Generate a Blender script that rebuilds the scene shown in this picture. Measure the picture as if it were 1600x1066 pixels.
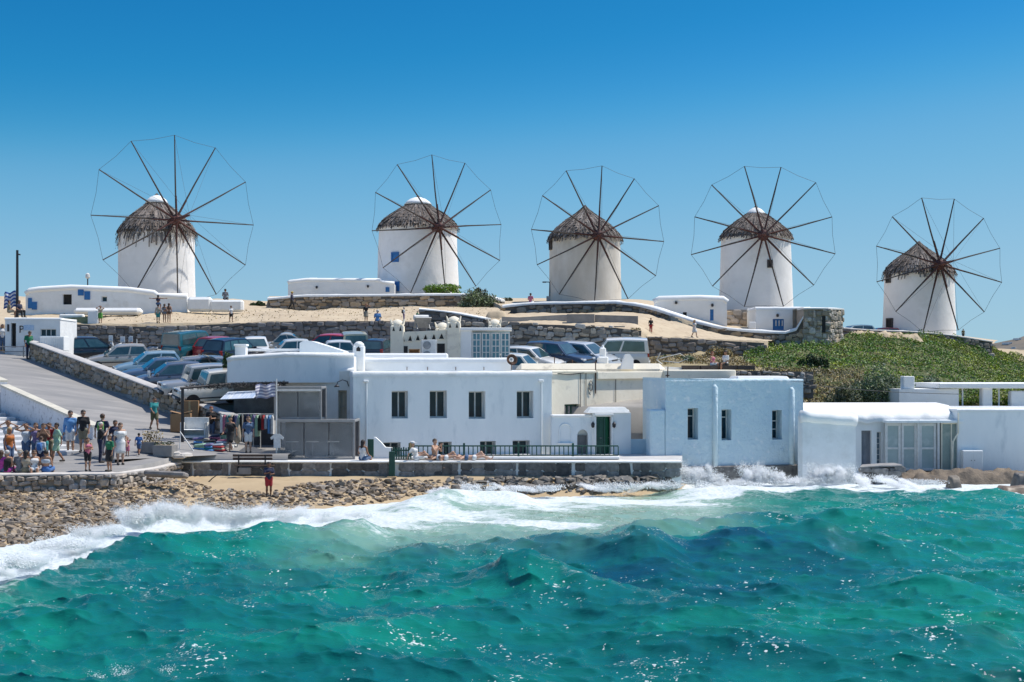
import bpy, bmesh, math, random
import numpy as np
from mathutils import Vector, Matrix, Euler

random.seed(7); RS = np.random.RandomState(11)
SC = bpy.context.scene
COL = SC.collection
for _o in list(bpy.data.objects): bpy.data.objects.remove(_o)

# ------------------------------------------------------------------ camera
F, HY, CAMH = 2222.0, 570.0, 5.6          # focal length and horizon row of the photograph, eye height in metres
cam_d = bpy.data.cameras.new('camera'); cam = bpy.data.objects.new('camera', cam_d); COL.objects.link(cam)
cam.location = (0, 0, CAMH); cam.rotation_euler = (math.radians(90), 0, 0)
cam_d.sensor_width = 36.0; cam_d.lens = 36.0 * F / 1600.0
cam_d.shift_y = (HY - 533.0) / 1600.0
cam_d.clip_start = 0.5; cam_d.clip_end = 8000
SC.camera = cam

# ------------------------------------------------------------------ sky and sun
SUN_TH, SUN_EL = math.radians(16), math.radians(60)   # from +x towards +y; elevation
SUN = Vector((math.cos(SUN_TH) * math.cos(SUN_EL), math.sin(SUN_TH) * math.cos(SUN_EL), math.sin(SUN_EL)))
W = bpy.data.worlds.new('World'); SC.world = W; W.use_nodes = True
nt = W.node_tree; nt.nodes.clear()
out = nt.nodes.new('ShaderNodeOutputWorld'); bg = nt.nodes.new('ShaderNodeBackground')
sky = nt.nodes.new('ShaderNodeTexSky'); sky.sky_type = 'NISHITA'; sky.sun_disc = False
sky.sun_elevation = SUN_EL; sky.sun_rotation = math.atan2(SUN.x, SUN.y)
sky.altitude = 0; sky.air_density = 1.0; sky.dust_density = 0.1; sky.ozone_density = 5.0
# the sky is read a little above the true direction, so the horizon is clear blue and not yellow haze
tc = nt.nodes.new('ShaderNodeTexCoord'); vm = nt.nodes.new('ShaderNodeVectorMath'); vm.operation = 'MULTIPLY_ADD'
vm.inputs[1].default_value = (1, 1, 0.95); vm.inputs[2].default_value = (0, 0, 0.02)
nt.links.new(tc.outputs['Generated'], vm.inputs[0]); nt.links.new(vm.outputs[0], sky.inputs[0])
# deep polarised blue: one contrast curve per channel on the whole sky, the same in every direction
SKY_STRENGTH = 0.1
sepc = nt.nodes.new('ShaderNodeSeparateColor'); comb = nt.nodes.new('ShaderNodeCombineColor'); nt.links.new(sky.outputs[0], sepc.inputs[0])
SKY_CURVES = (((0, 0), (.085, .004), (.195, .016), (.27, .112), (.375, .20), (.48, .24), (1, .34)),
              ((0, 0), (.15, .055), (.333, .185), (.435, .315), (.545, .38), (.62, .405), (1, .5)),
              ((0, 0), (.31, .20), (.56, .42), (.64, .515), (.70, .535), (1, .6)))
for ch, pts in enumerate(SKY_CURVES):
    m1 = nt.nodes.new('ShaderNodeMath'); m1.operation = 'MULTIPLY'; m1.inputs[1].default_value = SKY_STRENGTH
    fc = nt.nodes.new('ShaderNodeFloatCurve'); cv = fc.mapping.curves[0]
    while len(cv.points) < len(pts): cv.points.new(.5, .5)
    for p_, (u_, v_) in zip(cv.points, pts): p_.location = (u_, v_); p_.handle_type = 'AUTO_CLAMPED'
    fc.mapping.update()
    m3 = nt.nodes.new('ShaderNodeMath'); m3.operation = 'MULTIPLY'; m3.inputs[1].default_value = 1 / SKY_STRENGTH
    nt.links.new(sepc.outputs[ch], m1.inputs[0]); nt.links.new(m1.outputs[0], fc.inputs['Value']); nt.links.new(fc.outputs[0], m3.inputs[0]); nt.links.new(m3.outputs[0], comb.inputs[ch])
# well above the frame the curve eases into the plain sky
sz = nt.nodes.new('ShaderNodeSeparateXYZ'); nt.links.new(tc.outputs['Generated'], sz.inputs[0])
mr = nt.nodes.new('ShaderNodeMapRange'); mr.interpolation_type = 'SMOOTHSTEP'; mr.inputs[1].default_value = 0.25; mr.inputs[2].default_value = 0.75; nt.links.new(sz.outputs['Z'], mr.inputs[0])
gn = nt.nodes.new('ShaderNodeVectorMath'); gn.operation = 'SCALE'; gn.inputs['Scale'].default_value = 1.3; nt.links.new(sky.outputs[0], gn.inputs[0])
mxs = nt.nodes.new('ShaderNodeMix'); mxs.data_type = 'RGBA'; nt.links.new(mr.outputs[0], mxs.inputs[0]); nt.links.new(comb.outputs[0], mxs.inputs[6]); nt.links.new(gn.outputs[0], mxs.inputs[7])
nt.links.new(mxs.outputs[2], bg.inputs[0]); nt.links.new(bg.outputs[0], out.inputs[0])
bg.inputs[1].default_value = SKY_STRENGTH
sun_d = bpy.data.lights.new('sun', 'SUN'); sun_o = bpy.data.objects.new('sun', sun_d); COL.objects.link(sun_o)
sun_d.energy = 3.6; sun_d.angle = math.radians(0.5); sun_d.color = (1.0, 0.945, 0.86)
sun_o.rotation_euler = SUN.to_track_quat('Z', 'Y').to_euler(); sun_o.location = (60, 20, 90)
SC.view_settings.view_transform = 'Standard'; SC.view_settings.look = 'None'
SC.view_settings.exposure = 0.45; SC.view_settings.gamma = 1.0; SC.view_settings.use_curve_mapping = False
SC.render.engine = 'CYCLES'
SC.cycles.use_denoising = True
SC.cycles.max_bounces = 8; SC.cycles.diffuse_bounces = 4; SC.cycles.volume_bounces = 6; SC.cycles.glossy_bounces = 3
SC.cycles.transmission_bounces = 4; SC.cycles.transparent_max_bounces = 8
SC.cycles.sample_clamp_indirect = 6.0; SC.cycles.caustics_reflective = False; SC.cycles.caustics_refractive = False

# ------------------------------------------------------------------ pixel to place
def P(px, py, d):
    return Vector(((px - 800.0) / F * d, d, CAMH + (HY - py) * d / F))
def PX(px, d): return (px - 800.0) / F * d
def PZ(py, d): return CAMH + (HY - py) * d / F
def PD(py, z): return (CAMH - z) * F / (py - HY)
def lerp(a, b, t): return a + (b - a) * t
def interp(x, xs, ys): return float(np.interp(x, xs, ys))

# ------------------------------------------------------------------ noise
_PERM = RS.permutation(256); _PERM = np.concatenate([_PERM, _PERM, _PERM])
_VAL = RS.rand(256) * 2 - 1
def vnoise(x, y, z=0.0):
    x = np.asarray(x, float); y = np.asarray(y, float); z = np.zeros_like(x) + z
    xi, yi, zi = np.floor(x).astype(int), np.floor(y).astype(int), np.floor(z).astype(int)
    fx, fy, fz = x - xi, y - yi, z - zi
    u, v, w = fx*fx*fx*(fx*(fx*6-15)+10), fy*fy*fy*(fy*(fy*6-15)+10), fz*fz*fz*(fz*(fz*6-15)+10)
    def h(a, b, c): return _VAL[_PERM[(_PERM[(_PERM[a & 255] + b) & 255] + c) & 255]]
    r = 0
    for dz, wz in ((0, 1 - w), (1, w)):
        r = r + wz * ((h(xi, yi, zi+dz) * (1-u) + h(xi+1, yi, zi+dz) * u) * (1-v) + (h(xi, yi+1, zi+dz) * (1-u) + h(xi+1, yi+1, zi+dz) * u) * v)
    return r
def fbm(x, y, z=0.0, o=4, g=0.5):
    r = 0; a = 1.0; f = 1.0; s = 0
    for k in range(o):
        r = r + a * vnoise(np.asarray(x) * f + 17.3 * k, np.asarray(y) * f - 9.1 * k, np.asarray(z) * f + 3.7 * k); s += a; a *= g; f *= 2.03
    return r / s

# ------------------------------------------------------------------ mesh builder
class MB:
    def __init__(s): s.v = []; s.f = []; s.m = []
    def add(s, vs, fs, mi=0):
        b = len(s.v); s.v.extend([tuple(p) for p in vs]); s.f.extend([tuple(i + b for i in q) for q in fs]); s.m.extend([mi] * len(fs)); return s
    def box(s, c, h, rz=0.0, mi=0, taper=1.0, M=None):
        """centre, half sizes; taper scales the top"""
        vs = []
        for z in (-1, 1):
            k = taper if z > 0 else 1.0
            for x, y in ((-1, -1), (1, -1), (1, 1), (-1, 1)):
                q = Vector((x * h[0] * k, y * h[1] * k, z * h[2]))
                if rz: q = Matrix.Rotation(rz, 3, 'Z') @ q
                if M is not None: q = M @ q
                vs.append(q + Vector(c))
        return s.add(vs, [(3, 2, 1, 0), (4, 5, 6, 7), (0, 1, 5, 4), (1, 2, 6, 5), (2, 3, 7, 6), (3, 0, 4, 7)], mi)
    def bbox(s, c, h, b=0.02, rz=0.0, mi=0, M=None):
        """box with chamfered edges (24 corner vertices)"""
        b = min(b, min(h) * 0.9); vs = []; idx = {}
        for sx in (-1, 1):
            for sy in (-1, 1):
                for sz in (-1, 1):
                    for ax in range(3):
                        q = [sx * (h[0] - b), sy * (h[1] - b), sz * (h[2] - b)]
                        q[ax] = (sx, sy, sz)[ax] * h[ax]
                        q = Vector(q)
                        if rz: q = Matrix.Rotation(rz, 3, 'Z') @ q
                        if M is not None: q = M @ q
                        idx[(sx, sy, sz, ax)] = len(vs); vs.append(q + Vector(c))
        fs = []
        I = lambda a, b_, c_, ax: idx[(a, b_, c_, ax)]
        for sg in (-1, 1):
            def fl(q): fs.append(q if sg > 0 else q[::-1])
            fl((I(sg,-1,-1,0), I(sg,1,-1,0), I(sg,1,1,0), I(sg,-1,1,0)))
            fl((I(-1,sg,1,1), I(1,sg,1,1), I(1,sg,-1,1), I(-1,sg,-1,1)))
            fl((I(-1,-1,sg,2), I(1,-1,sg,2), I(1,1,sg,2), I(-1,1,sg,2)))
        for a in (-1, 1):
            for b_ in (-1, 1):
                q = (I(a,b_,-1,0), I(a,b_,1,0), I(a,b_,1,1), I(a,b_,-1,1)); fs.append(q if a*b_ < 0 else q[::-1])
                q = (I(a,-1,b_,0), I(a,1,b_,0), I(a,1,b_,2), I(a,-1,b_,2)); fs.append(q if a*b_ > 0 else q[::-1])
                q = (I(-1,a,b_,1), I(1,a,b_,1), I(1,a,b_,2), I(-1,a,b_,2)); fs.append(q if a*b_ < 0 else q[::-1])
        for a in (-1, 1):
            for b_ in (-1, 1):
                for c_ in (-1, 1):
                    q = (I(a,b_,c_,0), I(a,b_,c_,1), I(a,b_,c_,2)); fs.append(q if a*b_*c_ > 0 else q[::-1])
        return s.add(vs, fs, mi)
    def tube(s, pts, r, n=6, mi=0, caps=True):
        pts = [Vector(p) for p in pts]
        rs = r if isinstance(r, (list, tuple)) else [r] * len(pts)
        rings = []; up = None
        for i, p in enumerate(pts):
            t = (pts[min(i+1, len(pts)-1)] - pts[max(i-1, 0)])
            if t.length < 1e-9: t = Vector((0, 0, 1))
            t.normalize()
            if up is None: up = Vector((0, 0, 1)) if abs(t.z) < 0.9 else Vector((1, 0, 0))
            a = t.cross(up)
            if a.length < 1e-6: a = t.cross(Vector((0.3, 0.7, 0.2)))
            a.normalize(); b = a.cross(t).normalized(); up = b
            rings.append([p + (a * math.cos(k * 2*math.pi/n) + b * math.sin(k * 2*math.pi/n)) * rs[i] for k in range(n)])
        vs = [q for R_ in rings for q in R_]; fs = []
        for i in range(len(rings) - 1):
            for k in range(n):
                k2 = (k + 1) % n; fs.append((i*n+k, i*n+k2, (i+1)*n+k2, (i+1)*n+k))
        if caps: fs.append(tuple(range(n))[::-1]); fs.append(tuple((len(rings)-1)*n + k for k in range(n)))
        return s.add(vs, fs, mi)
    def lathe(s, prof, n=24, c=(0, 0, 0), mi=0, cap=True, M=None):
        """profile [(r, z)] from bottom to top round the z axis"""
        vs = []; fs = []
        for r, z in prof:
            for k in range(n):
                q = Vector((r * math.cos(k*2*math.pi/n), r * math.sin(k*2*math.pi/n), z))
                if M is not None: q = M @ q
                vs.append(q + Vector(c))
        for i in range(len(prof) - 1):
            for k in range(n):
                k2 = (k+1) % n; fs.append((i*n+k, i*n+k2, (i+1)*n+k2, (i+1)*n+k))
        if cap:
            fs.append(tuple(range(n))[::-1]); fs.append(tuple((len(prof)-1)*n + k for k in range(n)))
        return s.add(vs, fs, mi)
    def prism(s, poly, y0, y1, mi=0, M=None, c=(0, 0, 0)):
        """polygon in x,z (counter-clockwise seen from -y) pushed from y0 to y1"""
        n = len(poly); vs = [Vector((x, y0, z)) for x, z in poly] + [Vector((x, y1, z)) for x, z in poly]
        vs = [((M @ q) if M is not None else q) + Vector(c) for q in vs]
        fs = [tuple(range(n)), tuple(range(2*n-1, n-1, -1))] + [(i, i+n, (i+1) % n + n, (i+1) % n) for i in range(n)]
        return s.add(vs, fs, mi)
    def build(s, name, mat, parent=None, smooth=False, loc=None):
        me = bpy.data.meshes.new(name); me.from_pydata(s.v, [], s.f)
        mats = mat if isinstance(mat, (list, tuple)) else [mat]
        for m_ in mats: me.materials.append(m_)
        if len(mats) > 1: me.polygons.foreach_set('material_index', s.m)
        if smooth: me.shade_smooth() if smooth is True else smooth_by(me, smooth)
        o = bpy.data.objects.new(name, me); COL.objects.link(o)
        if parent is not None: o.parent = parent
        if loc is not None: o.location = loc
        return o
def smooth_by(me, deg):
    me.shade_smooth()
    try: me.set_sharp_from_angle(angle=math.radians(deg))
    except Exception: pass
def grid_obj(name, V, mat, parent=None, smooth=True, attrs=None):
    """V: (n, m, 3) array of points -> one sheet"""
    n, m, _ = V.shape
    idx = np.arange(n*m).reshape(n, m)
    q = np.stack([idx[:-1, :-1], idx[:-1, 1:], idx[1:, 1:], idx[1:, :-1]], -1).reshape(-1, 4)
    me = bpy.data.meshes.new(name)
    me.vertices.add(n*m); me.vertices.foreach_set('co', V.reshape(-1).astype(np.float32))
    me.loops.add(q.size); me.loops.foreach_set('vertex_index', q.reshape(-1).astype(np.int32))
    me.polygons.add(len(q)); me.polygons.foreach_set('loop_start', np.arange(0, q.size, 4, dtype=np.int32))
    try: me.polygons.foreach_set('loop_total', np.full(len(q), 4, np.int32))
    except Exception: pass
    me.update(calc_edges=True); me.validate()
    if smooth: me.shade_smooth()
    me.materials.append(mat)
    for k, a in (attrs or {}).items():
        at = me.attributes.new(k, 'FLOAT', 'POINT'); at.data.foreach_set('value', a.reshape(-1).astype(np.float32))
    o = bpy.data.objects.new(name, me); COL.objects.link(o)
    if parent is not None: o.parent = parent
    return o
def arr_mesh(name, V, Fq, mat):
    """numpy vertices and faces (all the same size) -> mesh data"""
    me = bpy.data.meshes.new(name); k = Fq.shape[1]
    me.vertices.add(len(V)); me.vertices.foreach_set('co', np.ascontiguousarray(V, np.float32).reshape(-1))
    me.loops.add(Fq.size); me.loops.foreach_set('vertex_index', np.ascontiguousarray(Fq, np.int32).reshape(-1))
    me.polygons.add(len(Fq)); me.polygons.foreach_set('loop_start', np.arange(0, Fq.size, k, dtype=np.int32))
    me.update(calc_edges=True)
    if mat is not None: me.materials.append(mat)
    return me
def link(name, me, parent=None, loc=None, rot=None, sc=None):
    o = bpy.data.objects.new(name, me); COL.objects.link(o)
    if parent is not None: o.parent = parent
    if loc is not None: o.location = loc
    if rot is not None: o.rotation_euler = rot
    if sc is not None: o.scale = sc
    return o
def tag(o, label=None, cat=None, group=None, kind=None):
    if label: o['label'] = label
    if cat: o['category'] = cat
    if group: o['group'] = group
    if kind: o['kind'] = kind
    return o
def empty(name, loc=(0, 0, 0), rz=0.0, label=None, cat=None, group=None):
    o = bpy.data.objects.new(name, None); COL.objects.link(o); o.location = loc; o.rotation_euler = (0, 0, rz)
    o.empty_display_size = 0.2
    return tag(o, label, cat, group, 'thing' if label else None)
def copy_tree(o, parent=None):
    c = o.copy(); COL.objects.link(c); c.parent = parent
    for ch in list(o.children):
        if ch is not c: copy_tree(ch, c)
    return c

# ------------------------------------------------------------------ materials
_M = {}
def pmat(name, c1, c2=None, scale=3.0, rough=0.8, bump=0.0, bscale=8.0, detail=5.0, metal=0.0, spec=0.5, contrast=0.5, coat=0.0,
         c3=None, c3scale=0.7, c3amt=0.5, rnd=0.0, stretch=(1, 1, 1), bdist=0.02, ior=1.5, island=False, trans=0.0, alpha=1.0, sheen=0.0, subsurf=0.0):
    """colour varied by noise in world or object space, a third stain colour, relief, per-object or per-island variation"""
    if name in _M: return _M[name]
    m = bpy.data.materials.new(name); m.use_nodes = True; t = m.node_tree; N = t.nodes; L = t.links
    b = N['Principled BSDF']; b.inputs['Roughness'].default_value = rough; b.inputs['Metallic'].default_value = metal
    b.inputs['Specular IOR Level'].default_value = spec; b.inputs['IOR'].default_value = ior
    b.inputs['Coat Weight'].default_value = coat; b.inputs['Coat Roughness'].default_value = 0.05
    b.inputs['Transmission Weight'].default_value = trans; b.inputs['Alpha'].default_value = alpha
    if sheen: b.inputs['Sheen Weight'].default_value = sheen
    g = N.new('ShaderNodeNewGeometry'); mp = N.new('ShaderNodeMapping'); L.new(g.outputs['Position'], mp.inputs[0]); mp.inputs['Scale'].default_value = stretch
    def noise(sc, de):
        n = N.new('ShaderNodeTexNoise'); n.inputs['Scale'].default_value = sc; n.inputs['Detail'].default_value = de; n.inputs['Roughness'].default_value = 0.6
        L.new(mp.outputs[0], n.inputs['Vector']); return n
    col = None
    if c2 is not None:
        n = noise(scale, detail); r = N.new('ShaderNodeMapRange'); r.inputs[1].default_value = 0.5 - contrast*0.5*0.6; r.inputs[2].default_value = 0.5 + contrast*0.5*0.6
        r.clamp = True; L.new(n.outputs['Fac'], r.inputs[0])
        mx = N.new('ShaderNodeMix'); mx.data_type = 'RGBA'; mx.inputs[6].default_value = (*c1, 1); mx.inputs[7].default_value = (*c2, 1); L.new(r.outputs[0], mx.inputs[0]); col = mx.outputs[2]
    if c3 is not None:
        n = noise(c3scale, 7); r = N.new('ShaderNodeMapRange'); r.inputs[1].default_value = 0.56; r.inputs[2].default_value = 0.72; r.inputs[4].default_value = c3amt; r.clamp = True; L.new(n.outputs['Fac'], r.inputs[0])
        mx = N.new('ShaderNodeMix'); mx.data_type = 'RGBA'; mx.inputs[7].default_value = (*c3, 1)
        if col is None: mx.inputs[6].default_value = (*c1, 1)
        else: L.new(col, mx.inputs[6])
        L.new(r.outputs[0], mx.inputs[0]); col = mx.outputs[2]
    if rnd or island:
        oi = N.new('ShaderNodeObjectInfo'); ad = N.new('ShaderNodeMath'); ad.operation = 'ADD'; L.new(oi.outputs['Random'], ad.inputs[0]); L.new(g.outputs['Random Per Island'], ad.inputs[1])
        fr = N.new('ShaderNodeMath'); fr.operation = 'FRACT'; L.new((ad if island else oi).outputs[0 if island else 'Random'], fr.inputs[0])
        h = N.new('ShaderNodeHueSaturation'); rr = N.new('ShaderNodeMapRange'); rr.inputs[3].default_value = 1 - rnd; rr.inputs[4].default_value = 1 + rnd; L.new(fr.outputs[0], rr.inputs[0]); L.new(rr.outputs[0], h.inputs['Value'])
        m2 = N.new('ShaderNodeMath'); m2.operation = 'MULTIPLY'; m2.inputs[1].default_value = 7.31; L.new(fr.outputs[0], m2.inputs[0]); f2 = N.new('ShaderNodeMath'); f2.operation = 'FRACT'; L.new(m2.outputs[0], f2.inputs[0])
        r3 = N.new('ShaderNodeMapRange'); r3.inputs[3].default_value = 0.5; r3.inputs[4].default_value = 1.35; L.new(f2.outputs[0], r3.inputs[0]); L.new(r3.outputs[0], h.inputs['Saturation'])
        if col is None: h.inputs['Color'].default_value = (*c1, 1)
        else: L.new(col, h.inputs['Color'])
        col = h.outputs[0]
    if col is None: b.inputs['Base Color'].default_value = (*c1, 1)
    else: L.new(col, b.inputs['Base Color'])
    if bump:
        n = noise(bscale, 6); bp = N.new('ShaderNodeBump'); bp.inputs['Strength'].default_value = bump; bp.inputs['Distance'].default_value = bdist
        L.new(n.outputs['Fac'], bp.inputs['Height']); L.new(bp.outputs[0], b.inputs['Normal'])
    _M[name] = m; return m

WHITE = pmat('whitewash', (0.86, 0.86, 0.84), (0.78, 0.78, 0.76), 1.3, 0.9, 0.5, 5.0, c3=(0.56, 0.54, 0.49), c3scale=0.9, c3amt=0.45, spec=0.2, bdist=0.05)
WHITE2 = pmat('whitewash_clean', (0.88, 0.88, 0.86), (0.82, 0.82, 0.80), 1.0, 0.9, 0.3, 4.0, spec=0.2, bdist=0.04)
SHADEBLUE = pmat('shade_blue_whitewash', (0.84, 0.86, 0.85), (0.77, 0.80, 0.80), 0.9, 0.9, 0.45, 3.0, spec=0.2, c3=(0.58, 0.63, 0.65), c3scale=1.6, c3amt=0.7, bdist=0.05, stretch=(1, 1, .35))  # whitewash with the blue of its shade put into the colour
SHADEBLUE2 = pmat('rough_shade_blue_whitewash', (0.64, 0.76, 0.80), (0.57, 0.70, 0.76), 1.3, 0.9, 1.0, 3.2, spec=0.2, c3=(0.85, 0.88, 0.88), c3scale=2.6, c3amt=0.9, bdist=0.10)  # rough whitewash; blue shade and pale grazing-sun flecks put into the colour
CREAM = pmat('cream_plaster', (0.86, 0.79, 0.65), (0.79, 0.72, 0.58), 1.1, 0.9, 0.4, 6.0, spec=0.2, c3=(0.34, 0.31, 0.27), c3scale=1.6, c3amt=0.55)
GREYW = pmat('grey_render', (0.42, 0.40, 0.37), (0.33, 0.32, 0.30), 1.6, 0.9, 0.5, 6.0)
CONC = pmat('concrete', (0.30, 0.29, 0.28), (0.22, 0.215, 0.21), 2.0, 0.9, 0.5, 9.0)
BLUE = pmat('blue_paint', (0.02, 0.16, 0.42), (0.015, 0.12, 0.34), 4.0, 0.5)
GREEN = pmat('dark_green_paint', (0.006, 0.055, 0.04), (0.01, 0.075, 0.05), 5.0, 0.45)
GREEN2 = pmat('green_paint', (0.01, 0.13, 0.06), (0.014, 0.16, 0.08), 5.0, 0.45)
WOODD = pmat('dark_weathered_wood', (0.045, 0.035, 0.032), (0.085, 0.07, 0.06), 6.0, 0.85, 0.4, 20.0, stretch=(1, 1, 6))
WOODR = pmat('red_stained_wood', (0.11, 0.035, 0.028), (0.07, 0.03, 0.026), 6.0, 0.8, 0.4, 20.0)
WOODB = pmat('brown_wood', (0.09, 0.055, 0.04), (0.06, 0.038, 0.03), 6.0, 0.7, 0.3, 20.0)
METD = pmat('dark_metal', (0.03, 0.03, 0.035), None, rough=0.5, metal=0.3)
METW = pmat('white_metal', (0.72, 0.72, 0.70), (0.62, 0.61, 0.58), 5.0, 0.5)
METG = pmat('grey_metal', (0.30, 0.31, 0.32), (0.22, 0.23, 0.24), 5.0, 0.5, metal=0.5)
RUST = pmat('rusty_iron', (0.14, 0.065, 0.035), (0.08, 0.05, 0.04), 12.0, 0.9, 0.4, 30.0)
ROPE = pmat('grey_wire', (0.05, 0.055, 0.06), None, rough=0.7)
GLASS = pmat('window_glass', (0.006, 0.024, 0.038), (0.016, 0.05, 0.07), 1.5, 0.12, spec=0.3)
GLASSB = pmat('blue_window_glass', (0.10, 0.27, 0.33), (0.05, 0.16, 0.23), 2.5, 0.08, spec=0.7)
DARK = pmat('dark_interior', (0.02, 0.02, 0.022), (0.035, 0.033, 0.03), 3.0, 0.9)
# ================================================================== SEA AND SHORE
_sh = [(-260, 880), (-120, 862), (0, 848), (60, 838), (120, 826), (180, 815), (230, 801), (300, 794), (400, 790), (480, 790), (560, 785), (620, 780), (690, 775), (760, 772), (850, 772),
       (950, 771), (1050, 767), (1075, 752), (1100, 744), (1250, 742), (1340, 741), (1410, 744), (1600, 748), (1900, 748)]
_shx = np.array([PX(a, PD(b, 0.12)) for a, b in _sh]); _shd = np.array([PD(b, 0.12) for a, b in _sh])
def shore_d(x): return np.interp(x, _shx, _shd)
def sstep(a, b, x):
    t = np.clip((x - a) / (b - a), 0, 1); return t * t * (3 - 2 * t)
_rw = np.random.RandomState(5)
_waves = []
for k in range(120):
    lam = 10 ** _rw.uniform(math.log10(0.38), math.log10(6.5))
    th = math.radians(66) + _rw.normal(0, 0.62)
    _waves.append((2 * math.pi / lam, math.cos(th), math.sin(th), 0.0092 * lam ** 0.50, _rw.uniform(0, 6.28)))
# crests: (px, py, crest height) along the line, width on the camera side, width on the shore side
CRESTS = [
    ([(-80, 915, .10), (0, 906, .18), (70, 892, .28), (150, 852, .5), (215, 824, .8), (290, 815, .9), (380, 815, .8), (470, 816, .7), (560, 818, .55), (640, 826, .25)], 3.0, 1.1),
    ([(590, 792, .1), (640, 782, .35), (690, 770, .55), (740, 768, .5), (810, 776, .35), (880, 786, .1)], 1.8, .8),
    ([(640, 872, .1), (760, 862, .3), (880, 848, .45), (1000, 822, .6), (1110, 806, .7), (1220, 802, .65), (1310, 798, .7), (1400, 804, .6), (1500, 814, .4), (1640, 826, .2)], 2.4, 1.5),
    ([(560, 862, .1), (690, 856, .35), (800, 852, .4), (900, 850, .55), (980, 838, .8), (1060, 830, .95), (1120, 836, .8), (1200, 838, .7), (1300, 830, .75), (1345, 826, .8), (1400, 842, .5), (1520, 864, .2)], 2.6, 1.8),
    ([(560, 900, .1), (700, 900, .4), (790, 884, .75), (830, 876, .95), (870, 884, .8), (960, 910, .6), (1060, 936, .5), (1180, 962, .4), (1350, 990, .2)], 2.2, 1.6),
    ([(180, 1010, .1), (420, 985, .45), (600, 962, .6), (690, 948, .55), (800, 960, .3), (900, 985, .1)], 2.0, 1.6),
    ([(900, 1030, .1), (1100, 1010, .35), (1300, 1000, .45), (1480, 985, .5), (1640, 985, .3)], 2.0, 1.8),
    ([(1280, 905, .1), (1380, 900, .35), (1480, 910, .4), (1620, 930, .3)], 1.8, 1.5),
    ([(1000, 772, .05), (1090, 764, .35), (1200, 762, .4), (1330, 762, .35), (1480, 768, .35), (1640, 770, .3)], 1.5, 1.2),
    ([(-60, 960, .2), (120, 950, .35), (300, 935, .4), (480, 930, .3), (600, 925, .1)], 1.8, 1.4),
]
# seaward edge of the white water
_fo_ = [(-120, 925), (0, 912), (70, 900), (130, 872), (170, 848), (215, 828), (300, 822), (400, 825), (500, 826), (560, 816), (640, 808), (700, 803), (800, 800), (900, 793), (1000, 788), (1060, 783), (1150, 776), (1250, 773), (1400, 772), (1600, 774), (1900, 776)]
_fod = np.array([PD(b, .1) for a, b in _fo_]); _fox = np.array([PX(a, PD(b, .1)) for a, b in _fo_])
_cr = []
for pts, wb, wf in CRESTS:
    ds = [PD(b, z) for a, b, z in pts]
    _cr.append((np.array([PX(a, d) for (a, b, z), d in zip(pts, ds)]), np.array(ds), np.array([z for a, b, z in pts]), wb, wf))
def crest_h(x, y):
    h = np.zeros_like(x); parts = []
    for cx, cd, ca, wb, wf in _cr:
        wob = 0.55 * vnoise(x * 0.45 + cx[0], x * 0 + 3.3)
        yc = np.interp(x, cx, cd) + wob; A = np.interp(x, cx, ca, left=0, right=0) * sstep(cx[0], cx[0] + 1.5, x) * (1 - sstep(cx[-1] - 1.5, cx[-1], x)) * (0.82 + 0.3 * vnoise(x * 0.8, x * 0 + cx[1]))
        t = y - yc; g = np.where(t < 0, np.exp(-np.abs(t / wb) ** 1.35), np.exp(-(t / wf) ** 2)) * A
        parts.append((t, A, g)); h = np.maximum(h, g) + 0.25 * np.minimum(h, g)
    return h, parts
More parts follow.
